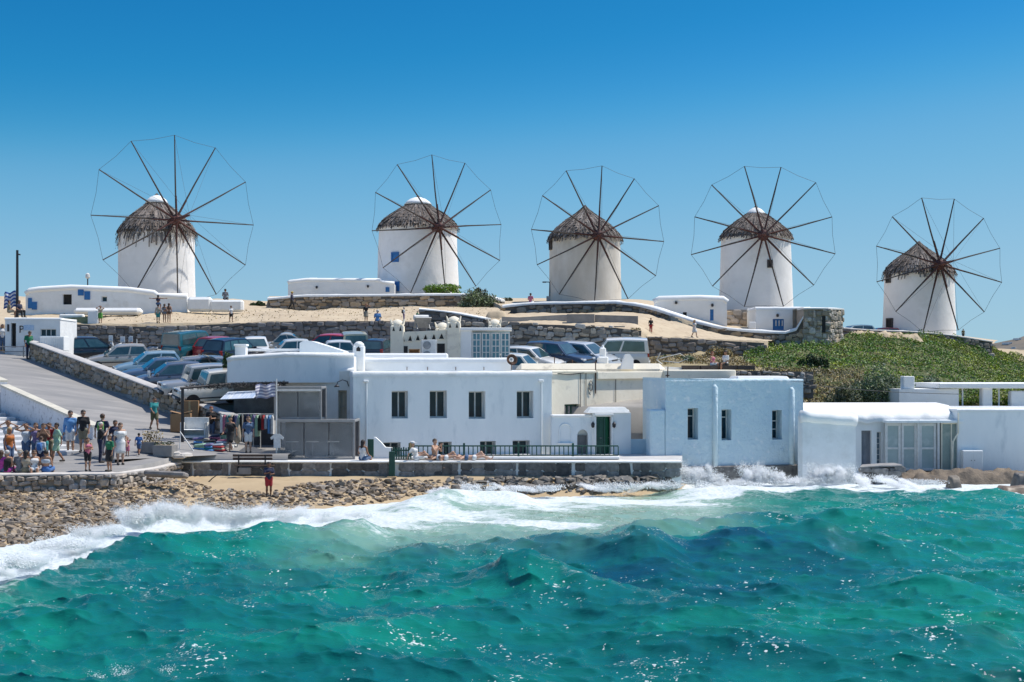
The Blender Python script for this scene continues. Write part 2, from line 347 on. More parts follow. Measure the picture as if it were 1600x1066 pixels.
def sea_fields(x, y):
    sd = shore_d(x) - y
    damp = 0.16 + 0.84 * sstep(0.5, 16, sd)
    dx = np.zeros_like(x); dy = np.zeros_like(x); h = np.zeros_like(x)
    for k, cx, cy, A, ph in _waves:
        a = k * (x * cx + y * cy) + ph; A = A * damp
        h += A * np.cos(a); dx -= 0.85 * A * cx * np.sin(a); dy -= 0.85 * A * cy * np.sin(a)
    ch, parts = crest_h(x, y)
    ripple = 0.045 * fbm(x * 1.3 + 0.5 * y, y * 1.1, 1.7, 4) + 0.05 * (1 - np.abs(fbm(x * 0.55 + 0.4 * y, y * 0.75, 8.1, 4))) - 0.04
    ripple = ripple + 0.035 * (1 - 2 * np.abs(fbm(x * 1.1 + 0.6 * y, y * 1.5, 3.1, 4))) 
    h = 0.62 * h + 1.18 * ch + ripple * (0.4 + damp) + 0.02
    # white water: the wash between the breakers and the shore, lace and streaks on its seaward side
    n1 = fbm(x * 0.35, y * 0.5, 2.0, 4); n2 = fbm(x * 0.16 + 5, y * 0.5 + 0.25 * x, 4.0, 3)
    left = 1 - sstep(-3.0, 3.0, x); right = sstep(2, 6, x); mid = sstep(-8, -4, x) * (1 - sstep(6, 12, x))
    yb = np.interp(x, _fox, _fod); t = y - yb + 1.6 * n1
    foam = sstep(-1.4, 0.6, t) * (0.98 + 0.35 * n1) * (1 - mid * (0.34 - 0.55 * n2) * (1 - sstep(5.0, 6.5, t)))
    lace = np.exp(np.minimum(t, 0) / 4.6) * (0.66 + 0.34 * n2) * (1 - 0.3 * right)
    foam = np.maximum(foam, lace * (t < 0.5))
    foam = np.maximum(foam, mid * sstep(-8, -5, t) * (1 - sstep(-1, 0, t)) * (0.42 + 0.5 * n2))
    t, A, g = parts[2]; foam = np.maximum(foam, 0.40 * sstep(0.0, 0.5, t) * (1 - sstep(1.5, 4, t)) * sstep(0.3, 0.5, A) * (0.8 + 0.9 * n1))
    for i, am in ((4, 0.34), (5, 0.30), (3, 0.14), (6, 0.12), (7, 0.2)):
        t, A, g = parts[i]; foam = np.maximum(foam, am * sstep(0.25, 0.6, A) * np.exp(-(t / 0.5) ** 2) * (0.9 + 1.3 * n1))
    # suspended sand close to the beach, deep weed-dark water further out
    sand = mid * (1 - sstep(10, 22, sd + 2.5 * n1)) + 0.55 * left * (1 - sstep(5, 12, sd + 3 * n1)) + 0.35 * right * (1 - sstep(4, 13, sd))
    n3 = fbm(x * 0.11 + 9, y * 0.16, 6.0, 4)
    t3 = parts[3][0]; A3 = parts[3][1]
    blue = np.clip(sstep(-9, -5, t3) * (1 - sstep(-0.2, 0.6, t3)) * sstep(0.05, 0.5, A3) * (0.85 + 0.5 * n1), 0, 1)
    blue = np.maximum(blue, sstep(-0.02, 0.30, n3) * sstep(9, 16, sd) * 0.5)
    blue = blue * (1 - 0.7 * sstep(7, 12, x))
    # swash never climbs the beach
    h = np.where(sd < 0, np.minimum(h, 0.10) * np.exp(np.minimum(sd, 0) * 0.8), h)
    return dx, dy, h, np.clip(foam, 0, 1), np.clip(sand, 0, 1), np.clip(blue, 0, 1)
pys = np.concatenate([np.linspace(1720, 1100, 50), np.linspace(1097, 800, 250), np.linspace(799, 722, 110)])
ds_ = CAMH * F / (pys - HY); ss_ = np.concatenate([np.linspace(-0.62, -0.385, 40), np.linspace(-0.384, 0.384, 680), np.linspace(0.385, 0.62, 40)])
Dg, Sg = np.meshgrid(ds_, ss_, indexing='ij'); Xg = Sg * Dg
_dx, _dy, _h, _fo, _sa, _bl = sea_fields(Xg, Dg)
SEA_V = np.stack([Xg + _dx, Dg + _dy, _h], -1)

def sea_mat():
    m = bpy.data.materials.new('sea_water'); m.use_nodes = True; t = m.node_tree; N = t.nodes; L = t.links
    b = N['Principled BSDF']
    def attr(n): a = N.new('ShaderNodeAttribute'); a.attribute_name = n; return a.outputs['Fac']
    g = N.new('ShaderNodeNewGeometry')
    def noise(sc, de, st=(1, 1, 1), ro=0.6, dist=0.0):
        mp = N.new('ShaderNodeMapping'); L.new(g.outputs['Position'], mp.inputs[0]); mp.inputs['Scale'].default_value = st
        mp.inputs['Rotation'].default_value = (0, 0, math.radians(-22))
        n = N.new('ShaderNodeTexNoise'); n.inputs['Scale'].default_value = sc; n.inputs['Detail'].default_value = de; n.inputs['Roughness'].default_value = ro; n.inputs['Distortion'].default_value = dist
        L.new(mp.outputs[0], n.inputs['Vector']); return n.outputs['Fac']
    def mapr(v, a, b_, c=0, d=1, sm=True):
        r = N.new('ShaderNodeMapRange'); r.interpolation_type = 'SMOOTHSTEP' if sm else 'LINEAR'
        r.inputs[1].default_value = a; r.inputs[2].default_value = b_; r.inputs[3].default_value = c; r.inputs[4].default_value = d; L.new(v, r.inputs[0]); return r.outputs[0]
    def mix(f, a, b_):
        x = N.new('ShaderNodeMix'); x.data_type = 'RGBA'
        L.new(f, x.inputs[0])
        for i, c in ((6, a), (7, b_)):
            if isinstance(c, tuple): x.inputs[i].default_value = (*c, 1)
            else: L.new(c, x.inputs[i])
        return x.outputs[2]
    def math2(op, a, b_):
        x = N.new('ShaderNodeMath'); x.operation = op
        for i, c in ((0, a), (1, b_)):
            if isinstance(c, (int, float)): x.inputs[i].default_value = c
            else: L.new(c, x.inputs[i])
        return x.outputs[0]
    body = mix(mapr(noise(0.35, 4, (0.5, 1, 1)), 0.35, 0.65), (0.0, 0.135, 0.102), (0.002, 0.205, 0.145))
    blue = math2('MULTIPLY', attr('blue'), mapr(noise(0.9, 5, (0.5, 1, 1)), 0.3, 0.55, 0.55, 1.0))
    body = mix(blue, body, (0.0, 0.058, 0.09))
    body = mix(attr('sand'), body, (0.24, 0.38, 0.29))
    foam = attr('foam')
    # foam breaks up into lace
    fn = noise(2.2, 10, (0.6, 1.2, 1), 0.72, 1.0); fm = math2('SUBTRACT', math2('ADD', fn, math2('MULTIPLY', foam, 0.95)), 0.93)
    fmask = mapr(fm, -0.09, 0.20)
    # thin lines of lace drawn out over the face of the waves
    ln = math2('ABSOLUTE', math2('SUBTRACT', noise(1.1, 7, (0.45, 1.5, 1), 0.62, 1.4), 0.5), 0); lines = math2('MULTIPLY', mapr(ln, 0.0, 0.022, 1, 0), mapr(foam, 0.16, 0.55))
    fmask = math2('MAXIMUM', fmask, math2('MULTIPLY', lines, 0.8))
    # flecks of foam and droplets
    fl = noise(12.0, 2, (0.8, 1, 1), 0.5); cl = noise(0.55, 3); fleck = mapr(math2('ADD', fl, math2('MULTIPLY', cl, 0.75)), 1.11, 1.16)
    fmask = math2('MAXIMUM', fmask, math2('MULTIPLY', fleck, 0.9))
    fine = mix(mapr(noise(9.0, 5), 0.3, 0.7), (0.50, 0.57, 0.58), (0.74, 0.77, 0.77))
    col = mix(fmask, body, fine)
    L.new(col, b.inputs['Base Color'])
    L.new(mapr(fmask, 0, 1, 0.015, 0.7, False), b.inputs['Roughness'])
    b.inputs['IOR'].default_value = 1.33; b.inputs['Specular IOR Level'].default_value = 0.5
    bp = N.new('ShaderNodeBump'); bp.inputs['Distance'].default_value = 0.12; L.new(mapr(attr('sand'), 0, 1, 0.5, 0.2, False), bp.inputs['Strength'])
    hh = math2('ADD', noise(1.5, 9, (0.5, 1.4, 1), 0.68, .5), math2('MULTIPLY', noise(5.5, 6, (0.45, 1.4, 1), .65), 0.36))
    hh = math2('ADD', hh, math2('MULTIPLY', fmask, 0.10))
    L.new(hh, bp.inputs['Height']); L.new(bp.outputs[0], b.inputs['Normal'])
    return m
SEA = sea_mat()
sea = grid_obj('sea', SEA_V[:, ::-1].copy(), SEA, attrs={'foam': _fo[:, ::-1], 'sand': _sa[:, ::-1], 'blue': _bl[:, ::-1]})
tag(sea, kind='structure')

# land and sea bed under everything, out to the horizon
SOIL = pmat('dry_soil', (0.42, 0.33, 0.21), (0.50, 0.41, 0.28), 0.8, 0.95, 0.7, 3.0, c3=(0.24, 0.17, 0.10), c3scale=1.2, c3amt=0.8, bdist=0.08)
g_ = MB(); g_.add([(-3000, -200, -4), (3000, -200, -4), (3000, 4000, -4), (-3000, 4000, -4)], [(0, 1, 2, 3)])
tag(g_.build('ground', SOIL), kind='structure')

def sheet(name, rows, mat, nx=60, ny=10, rough=0.0, nscale=0.5, kind='structure', fine=0.0, skirt=2.5):
    """rows: list of polylines (front to back) of (px, py, d) or world Vectors -> smooth sheet through them"""
    R_ = []
    for row in rows:
        pts = [P(*q) if not isinstance(q, Vector) else q for q in row]
        xs = np.array([p.x for p in pts]); tt = np.linspace(0, 1, nx)
        seg = np.concatenate([[0], np.cumsum([(pts[i+1]-pts[i]).length for i in range(len(pts)-1)])]); seg /= seg[-1]
        R_.append(np.stack([np.interp(tt, seg, [p[k] for p in pts]) for k in range(3)], -1))
    out_ = []
    if skirt:
        sk = R_[0].copy(); sk[:, 2] -= skirt; out_.append(sk)
    for i in range(len(R_) - 1):
        for j in range(ny + (1 if i == len(R_) - 2 else 0)):
            out_.append(lerp(R_[i], R_[i+1], j / ny))
    V = np.array(out_)
    if rough:
        V[..., 2] += rough * fbm(V[..., 0] * nscale, V[..., 1] * nscale, 1.0, 4)
    if fine: V[..., 2] += fine * fbm(V[..., 0] * 3, V[..., 1] * 3, 4.0, 3)
    o = grid_obj(name, V, mat)
    return tag(o, kind=kind)

# --- promenade (plaza), ramp and steps
PLZ = 1.68
PAVE = pmat('worn_paving', (0.30, 0.285, 0.27), (0.22, 0.215, 0.21), 0.7, 0.85, 0.35, 6.0, stretch=(0.35, 1.6, 1), c3=(0.40, 0.38, 0.35), c3scale=0.8, c3amt=0.6)
U = Vector((-0.66, 0.751, 0)); PERP = Vector((-0.751, -0.66, 0))
RB = Vector((-14.4, 68, 2.48)); RSLOPE = 0.1625
def ramp_z(x, y): return RB.z + RSLOPE * ((x - RB.x) * U.x + (y - RB.y) * U.y)
WALLT = 1.46; WALLL = 1.26
def seawall_d(px): return interp(px, [-150, 0, 180, 240, 290, 1060], [56.5, 55.6, 56.2, 58.6, 62, 62])
def plaza_z(d): return interp(d, [55, 57.5, 60, 70], [1.16, 1.42, 1.64, 1.70])
_fr = [Vector((PX(a, seawall_d(a) + .35), seawall_d(a) + .35, 0)) for a in (-360, -60, 0, 60, 120, 180, 210, 240, 265, 290, 360, 450)]
rows = []
for k, off in enumerate((0, 2.2, 4.6, 8.0, 14.0)):
    row = []
    for p in _fr:
        q = Vector((p.x, p.y + off * (1 if p.y < 60 else .8), 0)); q.z = plaza_z(q.y); row.append(q)
    rows.append(row)
sheet('promenade', rows, PAVE, 60, 6, skirt=.4)
rp = []
for s in (-5.2, 0, 10, 21.3, 27):
    z = RB.z + RSLOPE * s if s < 21.5 else RB.z + RSLOPE * 21.3 + (s - 21.3) * .10
    a = RB + U * s; b_ = a + PERP * 6.0
    rp.append([Vector((b_.x, b_.y, z + .006)), Vector((a.x, a.y, z + .006))])
sheet('ramp', rp, PAVE, 14, 8, skirt=0)
sheet('ramp_shoulder', [[RB + U * s + PERP * w_ + Vector((0, 0, z_)) for s, z_ in zz_] for w_, zz_ in ((7.6, ((-5.6, -.80), (-2.5, -.82), (1.5, -.84))), (5.97, ((-5.2, RSLOPE * -5.2 + .004), (-2.5, RSLOPE * -2.5 + .004), (1.5, RSLOPE * 1.5 + .004))))], PAVE, 12, 4, skirt=.2)
sheet('quay_walk', [[Vector((PX(a, d), d, 1.38)) for a in (440, 700, 1066)] for d in (62.3, 64.5, 71)], pmat('pale_paving', (0.55, 0.54, 0.52), (0.44, 0.43, 0.42), 1.5, .9, .3, 6), 20, 3, skirt=.3)
# --- beach: stones and sand between the sea wall and the water
SANDM = pmat('beach_sand', (0.40, 0.30, 0.18), (0.47, 0.36, 0.22), 0.5, 0.95, 0.6, 5.0, c3=(0.30, 0.22, 0.13), c3scale=1.1, c3amt=0.7)
def beach_z(x, y):
    s = shore_d(x)
    px = x / y * F + 800
    wd = np.interp(px, [-150, 0, 180, 240, 290, 1060, 1300, 1700], [56.5, 55.6, 56.2, 58.6, 62, 62, 66, 68]); wz = np.interp(px, [0, 240, 290, 1050, 1080, 1600], [.62, .68, .76, .76, 0, 0])
    t = (y - s) / np.maximum(wd - s, 0.6)
    return np.where(t > 0, 0.1 + (wz - 0.1) * np.clip(t, 0, 1.2) ** 0.9, 0.1 + (y - s) * 0.16)
bx = np.linspace(-38, 28, 300); by = np.linspace(0, 1, 60)
BX, BT = np.meshgrid(bx, by); BY = shore_d(BX) - 6 + BT * 32
BZ = beach_z(BX, BY) + 0.07 * fbm(BX * 0.8, BY * 0.8, 3.0, 4) * (BY < 63)
grd = grid_obj('beach', np.stack([BX, BY, BZ], -1), SANDM); tag(grd, kind='structure')
BEACH = grd
# --- terraces behind
LOTM = pmat('car_park_concrete', (0.34, 0.32, 0.29), (0.26, 0.245, 0.225), 0.6, 0.9, 0.3, 5.0, c3=(0.16, 0.15, 0.14), c3scale=0.5, c3amt=0.6)
SANDT = pmat('sandy_terrace', (0.55, 0.45, 0.31), (0.48, 0.38, 0.26), 0.7, 0.95, 0.8, 3.5, c3=(0.27, 0.19, 0.11), c3scale=1.5, c3amt=0.8, bdist=0.06)
def lot_z(d): return 3.8 + (d - 72) * 0.1046
_lx = [-33, -26, -18, -10, -2, 6, 14, 24]
# car park: from the back of the ramp wall up to the retaining wall
rows = []
for d in (70, 78, 88, 100, 101.5):
    rows.append([Vector((x, d + (max(0, -x - 16) * 1.05 if d < 80 else 0) * (1 if d < 72 else .5), 0)) for x in (-34, -30, -26, -21, -16, -10, -3, 5, 12)])
for r in rows:
    for v in r: v.z = lot_z(v.y) - (0.0 if v.x < 2 else (v.x - 2) * .03)
sheet('car_park', rows, LOTM, 50, 8)
# sandy terrace above the car park wall
sheet('sandy_terrace', [
    [(-60, 512, 100.2), (95, 507, 100.2), (360, 506, 100.2), (480, 503, 100.2), (610, 504, 100.2), (690, 506, 100.2), (780, 506, 97)],
    [(-60, 490, 108), (95, 492, 108), (360, 490, 108), (480, 488, 108), (610, 490, 108), (690, 492, 106), (790, 495, 104)],
    [(-60, 470, 118), (95, 476, 118), (360, 480, 118), (480, 484, 118), (610, 482, 118), (690, 480, 116), (800, 484, 114)],
    [(-60, 463, 135), (95, 464, 135), (360, 468, 135), (480, 474, 135), (610, 474, 135), (690, 474, 135), (800, 476, 130)]], SANDT, 110, 10, 0.22, 0.35, fine=0.05)
sheet('middle_terrace', [
    [(770, 512, 93), (880, 512, 93), (1000, 516, 93), (1010, 526, 96), (1100, 530, 97), (1200, 534, 97.5)],
    [(780, 500, 100), (880, 499, 100), (1000, 500, 100), (1060, 516, 101), (1120, 527, 101), (1200, 532, 101)],
    [(785, 489, 110), (880, 490, 110), (1000, 488, 110), (1060, 505, 104), (1130, 524, 104), (1210, 531, 103.4)]], SANDT, 80, 10, 0.14, 0.5, fine=0.05)
sheet('mill_terrace', [
    [(420, 473, 118.5), (520, 468, 118.5), (640, 466, 118.5), (760, 466, 118.5), (785, 480, 112.6), (900, 476, 112.6), (1000, 478, 112.6), (1060, 497, 105.2), (1130, 517, 104.2), (1240, 522, 104), (1310, 522, 104)],
    [(420, 470, 126), (520, 466, 126), (640, 465, 126), (760, 465, 126), (785, 472, 120), (900, 470, 120), (1000, 472, 120), (1060, 490, 110), (1130, 510, 109), (1240, 516, 109), (1310, 518, 109)],
    [(420, 463, 150), (520, 463, 150), (640, 463, 150), (760, 463, 150), (785, 466, 150), (900, 466, 150), (1000, 468, 150), (1060, 475, 150), (1130, 485, 150), (1240, 500, 150), (1310, 508, 150)]], SANDT, 110, 8)
sheet('mill_headland', [
    [(1300, 523, 112.5), (1400, 523, 112.5), (1480, 528, 113.5), (1550, 540, 115)],
    [(1300, 520, 120), (1400, 519, 121), (1480, 523, 122), (1556, 533, 121)],
    [(1300, 518, 150), (1400, 518, 150), (1480, 522, 150), (1560, 532, 150)]], SANDT, 40, 6)
# scrubby slope on the headland, right down to the low white houses
SLOPEM = pmat('scrub_soil', (0.06, 0.085, 0.02), (0.12, 0.11, 0.04), 0.9, 0.95, 0.8, 3.0, bdist=0.08)
SLOPE_ROWS = [
    [(1140, 672, 74), (1260, 668, 75), (1400, 668, 77), (1500, 664, 78), (1640, 664, 79), (2100, 664, 79)],
    [(1140, 606, 84), (1260, 612, 83), (1400, 630, 83), (1500, 622, 84), (1640, 616, 85), (2100, 612, 85)],
    [(1150, 572, 92), (1230, 566, 92), (1330, 572, 94), (1450, 572, 97), (1540, 592, 100), (1640, 597, 104), (2100, 596, 106)],
    [(1165, 553, 96), (1240, 544, 99), (1330, 546, 102), (1450, 538, 108), (1545, 566, 112), (1640, 577, 118), (2100, 578, 120)],
    [(1180, 549, 101), (1250, 541, 103.5), (1330, 522, 108), (1450, 522, 112.2), (1545, 542, 115.5), (1640, 572, 130), (2100, 574, 130)]]
slope = sheet('scrub_slope', SLOPE_ROWS, SLOPEM, 90, 12, 0.18, 0.5)
sheet('dry_bank', [
    [(985, 585, 78), (1080, 584, 80), (1160, 590, 83), (1195, 596, 84)],
    [(985, 570, 88), (1080, 566, 89), (1150, 568, 90), (1190, 575, 92)],
    [(985, 566, 96), (1060, 556, 96), (1120, 548, 96), (1180, 556, 98)]], pmat('dry_bank_soil', (0.36, 0.29, 0.17), (0.28, 0.23, 0.12), 1.2, 0.95, 0.9, 4.0, c3=(0.12, 0.14, 0.05), c3scale=1.2, c3amt=0.8, bdist=0.08), 50, 10, 0.35, 0.7, fine=0.1)
# hill mass below the terraces so no gap shows from the side
sheet('hill', [
    [Vector((-60, 63, .6)), Vector((-30, 63, .6)), Vector((0, 69, .4)), Vector((30, 74, -.6)), Vector((60, 76, -.6))],
    [Vector((-60, 76, 1.0)), Vector((-30, 76, 1.6)), Vector((0, 80, 2.5)), Vector((30, 86, 1.5)), Vector((60, 90, .5))],
    [Vector((-60, 102, 7.0)), Vector((-30, 101, 5.0)), Vector((0, 98, 4.8)), Vector((30, 104, 4.5)), Vector((60, 110, 3.0))],
    [Vector((-60, 125, 10.0)), Vector((-30, 124, 9.2)), Vector((0, 124, 9.0)), Vector((30, 125, 8.0)), Vector((60, 130, 6.0))],
    [Vector((-70, 170, 8)), Vector((-30, 170, 8)), Vector((0, 170, 8)), Vector((30, 170, 7)), Vector((70, 170, 3))],
    [Vector((-90, 260, -2)), Vector((-30, 260, -2)), Vector((0, 260, -2)), Vector((30, 260, -2)), Vector((90, 260, -2))]], SOIL, 50, 8, 0.2, 0.3)
# far dry hill with scattered houses
FARM = pmat('far_dry_hill', (0.21, 0.17, 0.125), (0.12, 0.11, 0.09), 0.06, 0.95, 0.6, 0.12, c3=(0.30, 0.25, 0.19), c3scale=0.05, c3amt=0.8, bdist=1.5)
sheet('far_hill', [
    [(1480, 585, 420), (1560, 585, 420), (1700, 590, 420), (2000, 590, 420), (2400, 590, 420)],
    [(1440, 560, 520), (1545, 560, 520), (1620, 548, 520), (1800, 530, 520), (2400, 520, 520)],
    [(1420, 560, 640), (1530, 543, 640), (1600, 523, 640), (1800, 490, 640), (2400, 480, 640)],
    [(1420, 580, 800), (1520, 575, 800), (1600, 560, 800), (1800, 530, 800), (2400, 530, 800)]], FARM, 120, 14, 3.0, 0.03)
# ================================================================== STONE WALLS
def stone_mesh(seed):
    """a rough block, 44 triangles, unit half-size"""
    r = random.Random(seed); mb = MB(); mb.bbox((0, 0, 0), (1, 1, 1), 0.38)
    mb.v = [(x * (1 + r.uniform(-.16, .10)), y * (1 + r.uniform(-.2, .1)), z * (1 + r.uniform(-.16, .10))) for x, y, z in mb.v]
    return mb
_SM = [stone_mesh(k) for k in range(12)]
_SMV = [np.array(m.v) for m in _SM]
_fcache = {}
def stone_data(k, mat):
    key = (k, mat.name)
    if key not in _fcache:
        me = bpy.data.meshes.new('stone'); me.from_pydata(_SM[k].v, [], _SM[k].f); me.materials.append(mat); _fcache[key] = me
    return _fcache[key]
def smat(name, c1, c2, rnd=0.38):
    return pmat(name, c1, c2, 5.0, 0.92, 0.6, 9.0, rnd=rnd, island=True, spec=0.2, bdist=0.03)
ST_DARK = smat('grey_purple_stone', (0.23, 0.205, 0.195), (0.31, 0.27, 0.23))
ST_BROWN = smat('brown_stone', (0.33, 0.26, 0.185), (0.42, 0.34, 0.26))
ST_PALE = smat('pale_field_stone', (0.48, 0.42, 0.34), (0.34, 0.29, 0.24), 0.45)
ST_SEA = smat('dark_sea_stone', (0.13, 0.125, 0.12), (0.24, 0.225, 0.21), 0.5)
ST_RUB = smat('rubble_stone', (0.42, 0.37, 0.31), (0.25, 0.215, 0.19), 0.5)
MORT = pmat('dark_mortar', (0.17, 0.15, 0.13), (0.11, 0.10, 0.09), 3.0, 0.95, 0.5, 8.0)
MORTL = pmat('pale_mortar', (0.36, 0.32, 0.27), (0.27, 0.24, 0.20), 3.0, 0.95, 0.5, 8.0)
def stone_wall(name, label, pts, stone, mort=MORT, size=0.34, thick=0.45, coping=None, cop_h=0.10, cop_out=0.05, gap=0.06, cat='stone wall', group=None, ragged=0.0, seed=0, minpx=9.0, proud=0.05, aspect=1.5):
    """pts: (px, py_top, py_base, d). Stones stand proud of a mortar core; the ones large enough to tell apart are parts of their own."""
    r = random.Random(seed + 100)
    T = [P(a, b, d) for a, b, c, d in pts]; B = [P(a, c, d) for a, b, c, d in pts]
    root = empty(name, B[len(B)//2], 0, label, cat, group); o0 = root.location.copy()
    L_ = [0.0]
    for i in range(len(B) - 1): L_.append(L_[-1] + (Vector((B[i+1].x, B[i+1].y, 0)) - Vector((B[i].x, B[i].y, 0))).length)
    def at(s):
        s = min(max(s, 0), L_[-1] - 1e-6); i = max(k for k in range(len(L_) - 1) if L_[k] <= s); t = (s - L_[i]) / max(L_[i+1] - L_[i], 1e-6)
        b, tp = B[i].lerp(B[i+1], t), T[i].lerp(T[i+1], t); tan = Vector((B[i+1].x - B[i].x, B[i+1].y - B[i].y, 0)).normalized()
        return b, tp.z, tan
    n = max(2, int(L_[-1] / 0.8)); core = MB(); prev = None; cop = MB()
    for i in range(n + 1):
        b, tz, tan = at(L_[-1] * i / n); nrm = Vector((tan.y, -tan.x, 0))      # towards the camera
        f0 = b - o0; k = f0 + nrm * -thick
        ring = [Vector((f0.x, f0.y, f0.z - .4)), Vector((f0.x, f0.y, tz - o0.z)), Vector((k.x, k.y, tz - o0.z)), Vector((k.x, k.y, f0.z - .4))]
        base = len(core.v); core.v.extend([tuple(q) for q in ring])
        if prev is not None:
            core.f.extend([(prev, base, base+1, prev+1), (prev+1, base+1, base+2, prev+2), (prev+2, base+2, base+3, prev+3)]); core.m.extend([0]*3)
        else: core.f.append((0, 1, 2, 3)); core.m.append(0)
        prev = base
        if coping:
            w = 0.03 * r.uniform(-1, 1); h = cop_h * r.uniform(.9, 1.12)
            a0 = f0 + nrm * (cop_out + gap); a1 = k - nrm * cop_out; z0 = tz - o0.z + 0.004
            prof = [(0, -.02), (0, h * .55), (.12, h), (.5, h * 1.08 + w), (.88, h), (1, h * .55), (1, -.02)]
            rr = [a0.lerp(a1, u) + Vector((0, 0, 0)) for u, _ in prof]; bs = len(cop.v)
            for q, (u, hh) in zip(rr, prof): cop.v.append((q.x, q.y, z0 + hh))
            if bs:
                m_ = len(prof)
                for j in range(m_ - 1): cop.f.append((bs - m_ + j, bs + j, bs + j + 1, bs - m_ + j + 1)); cop.m.append(0)
            else: cop.f.append(tuple(range(len(prof)))); cop.m.append(0)
    core.f.append((prev+3, prev+2, prev+1, prev)); core.m.append(0)
    core.build('core', mort, root)
    if coping:
        cop.f.append(tuple(range(len(cop.v) - 1, len(cop.v) - 8, -1))); cop.m.append(0)
        cop.build('coping', coping, root, smooth=50)
    # stones
    S = []
    hmax = max(t.z - b.z for t, b in zip(T, B)); z = -0.1; row = 0
    while z < hmax + 0.05:
        ch = size * r.uniform(.75, 1.25) / aspect * 1.25; s = r.uniform(-.3, 0)
        while s < L_[-1]:
            w = size * aspect * r.choice((.55, .8, 1.0, 1.0, 1.25, 1.6)) * r.uniform(.85, 1.15)
            b, tz, tan = at(s + w/2); top = tz + ragged * r.uniform(-.3, 1)
            zc = b.z + z + ch/2 + r.uniform(-.28, .28) * ch
            hh = ch * r.choice((.7, .9, 1.0, 1.15, 1.5))
            if zc + hh * .5 > top: hh = max(0.0, (top - zc)) * 2
            if hh > 0.07 and s + w/2 < L_[-1] and s + w / 2 > 0:
                px_w = w * F / b.y
                S.append((px_w * hh, px_w, b.x, b.y, zc, w, hh, math.atan2(tan.y, tan.x) + r.uniform(-.05, .05), r.uniform(-.22, .22), r.randrange(12)))
            s += w * 1.04 + 0.01
        z += ch * 1.03; row += 1
    S.sort(reverse=True)
    big = [q for q in S if q[1] >= minpx][:300]; small = S[len(big):]
    for _, _, x, y, zc, w, hh, rz, ry, k in big:
        link('stone', stone_data(k, stone), root, Vector((x, y, zc)) - o0, (0, ry, rz), (w * .5, gap + proud, hh * .5))
    if small:
        vs = []; fs = []; nb = 0
        allv = []; allf = []
        for _, _, x, y, zc, w, hh, rz, ry, k in small:
            v = _SMV[k] * np.array((w * .5, gap + proud, hh * .5)); c, s_ = math.cos(rz), math.sin(rz)
            v = np.stack([v[:, 0] * c - v[:, 1] * s_ + x - o0.x, v[:, 0] * s_ + v[:, 1] * c + y - o0.y, v[:, 2] + v[:, 0] * ry + zc - o0.z], -1)
            allf.extend([tuple(i + nb for i in q) for q in _SM[k].f]); allv.append(v); nb += len(v)
        me = bpy.data.meshes.new('small_stones'); me.from_pydata(np.concatenate(allv).tolist(), [], allf); me.materials.append(stone)
        tag(link('small_stones', me, root), kind='stuff')
    return root

# car park retaining wall below the sandy terrace
stone_wall('retaining_wall', 'long dark grey stone wall between the car park and the sandy terrace', [(94, 506, 555, 100), (230, 511, 555, 100), (360, 506, 556, 100), (480, 502, 556, 100), (612, 502, 556, 100), (710, 504, 556, 100)], ST_DARK, size=.36, ragged=.05, seed=1)
stone_wall('retaining_wall', 'rough grey field-stone wall behind the cars and white van', [(690, 500, 566, 94.6), (775, 505, 566, 93), (880, 508, 570, 92.5), (960, 512, 573, 92.5), (1002, 517, 575, 92.5)], ST_PALE, size=.34, ragged=.16, seed=2)
stone_wall('retaining_wall', 'dark stone wall stub with flat white slab on top', [(655, 484, 520, 100.6), (700, 488, 520, 100.4), (760, 499, 522, 98)], ST_DARK, size=.36, coping=WHITE, seed=3)
stone_wall('terrace_wall', 'brown stone wall with white coping below the windmill that has a blue window', [(418, 469, 487, 118), (470, 464, 487, 118), (600, 463, 486, 118), (700, 462, 486, 118), (755, 463, 486, 118), (784, 471, 486, 117)], ST_BROWN, size=.34, coping=WHITE, cop_h=.18, seed=4)
stone_wall('terrace_wall', 'curved brown stone wall with white coping sweeping down from the shabby mill', [(785, 481, 492, 112), (830, 476, 494, 112), (960, 474, 496, 112), (1000, 479, 502, 110.5), (1030, 487, 512, 108), (1060, 497, 524, 106), (1090, 506, 536, 104.8), (1130, 515, 543, 104), (1180, 520, 548, 103.6), (1235, 522, 552, 103.4), (1249, 514, 552, 103.3), (1256, 500, 552, 103.2), (1262, 486, 552, 103.1)], ST_BROWN, size=.36, coping=WHITE, cop_h=.2, thick=.6, seed=5)
stone_wall('stone_tower', 'square pale stone bastion with slit beside the curved terrace wall', [(1256, 483, 560, 102.9), (1294, 483, 560, 102.9), (1317, 484, 558, 105)], ST_PALE, MORTL, size=.28, thick=3.2, coping=WHITE, cop_h=.12, seed=6, aspect=1.2)
stone_wall('retaining_wall', 'low grey wall under the walking woman in white', [(1003, 527, 580, 96), (1060, 529, 576, 96), (1120, 532, 570, 96.3), (1194, 536, 562, 96.6)], ST_DARK, size=.36, ragged=.06, seed=7)
stone_wall('headland_wall', 'dark stone wall with pale top below the mill at the headland', [(1318, 514, 530, 110.5), (1360, 517, 536, 111), (1420, 519, 542, 111.5), (1480, 524, 556, 112.5), (1520, 530, 568, 113.5), (1550, 535, 574, 114.5)], ST_DARK, size=.34, thick=.8, coping=pmat('pale_coping', (0.62, 0.60, 0.57), (0.5, 0.48, 0.44), 2.0, .9, .3, 6), cop_h=.1, seed=8)
stone_wall('garden_wall', 'low dry stone wall at the foot of the green slope behind the blue house', [(1150, 579, 600, 80), (1200, 580, 606, 80), (1271, 581, 612, 80.5)], ST_RUB, size=.26, ragged=.05, seed=9)
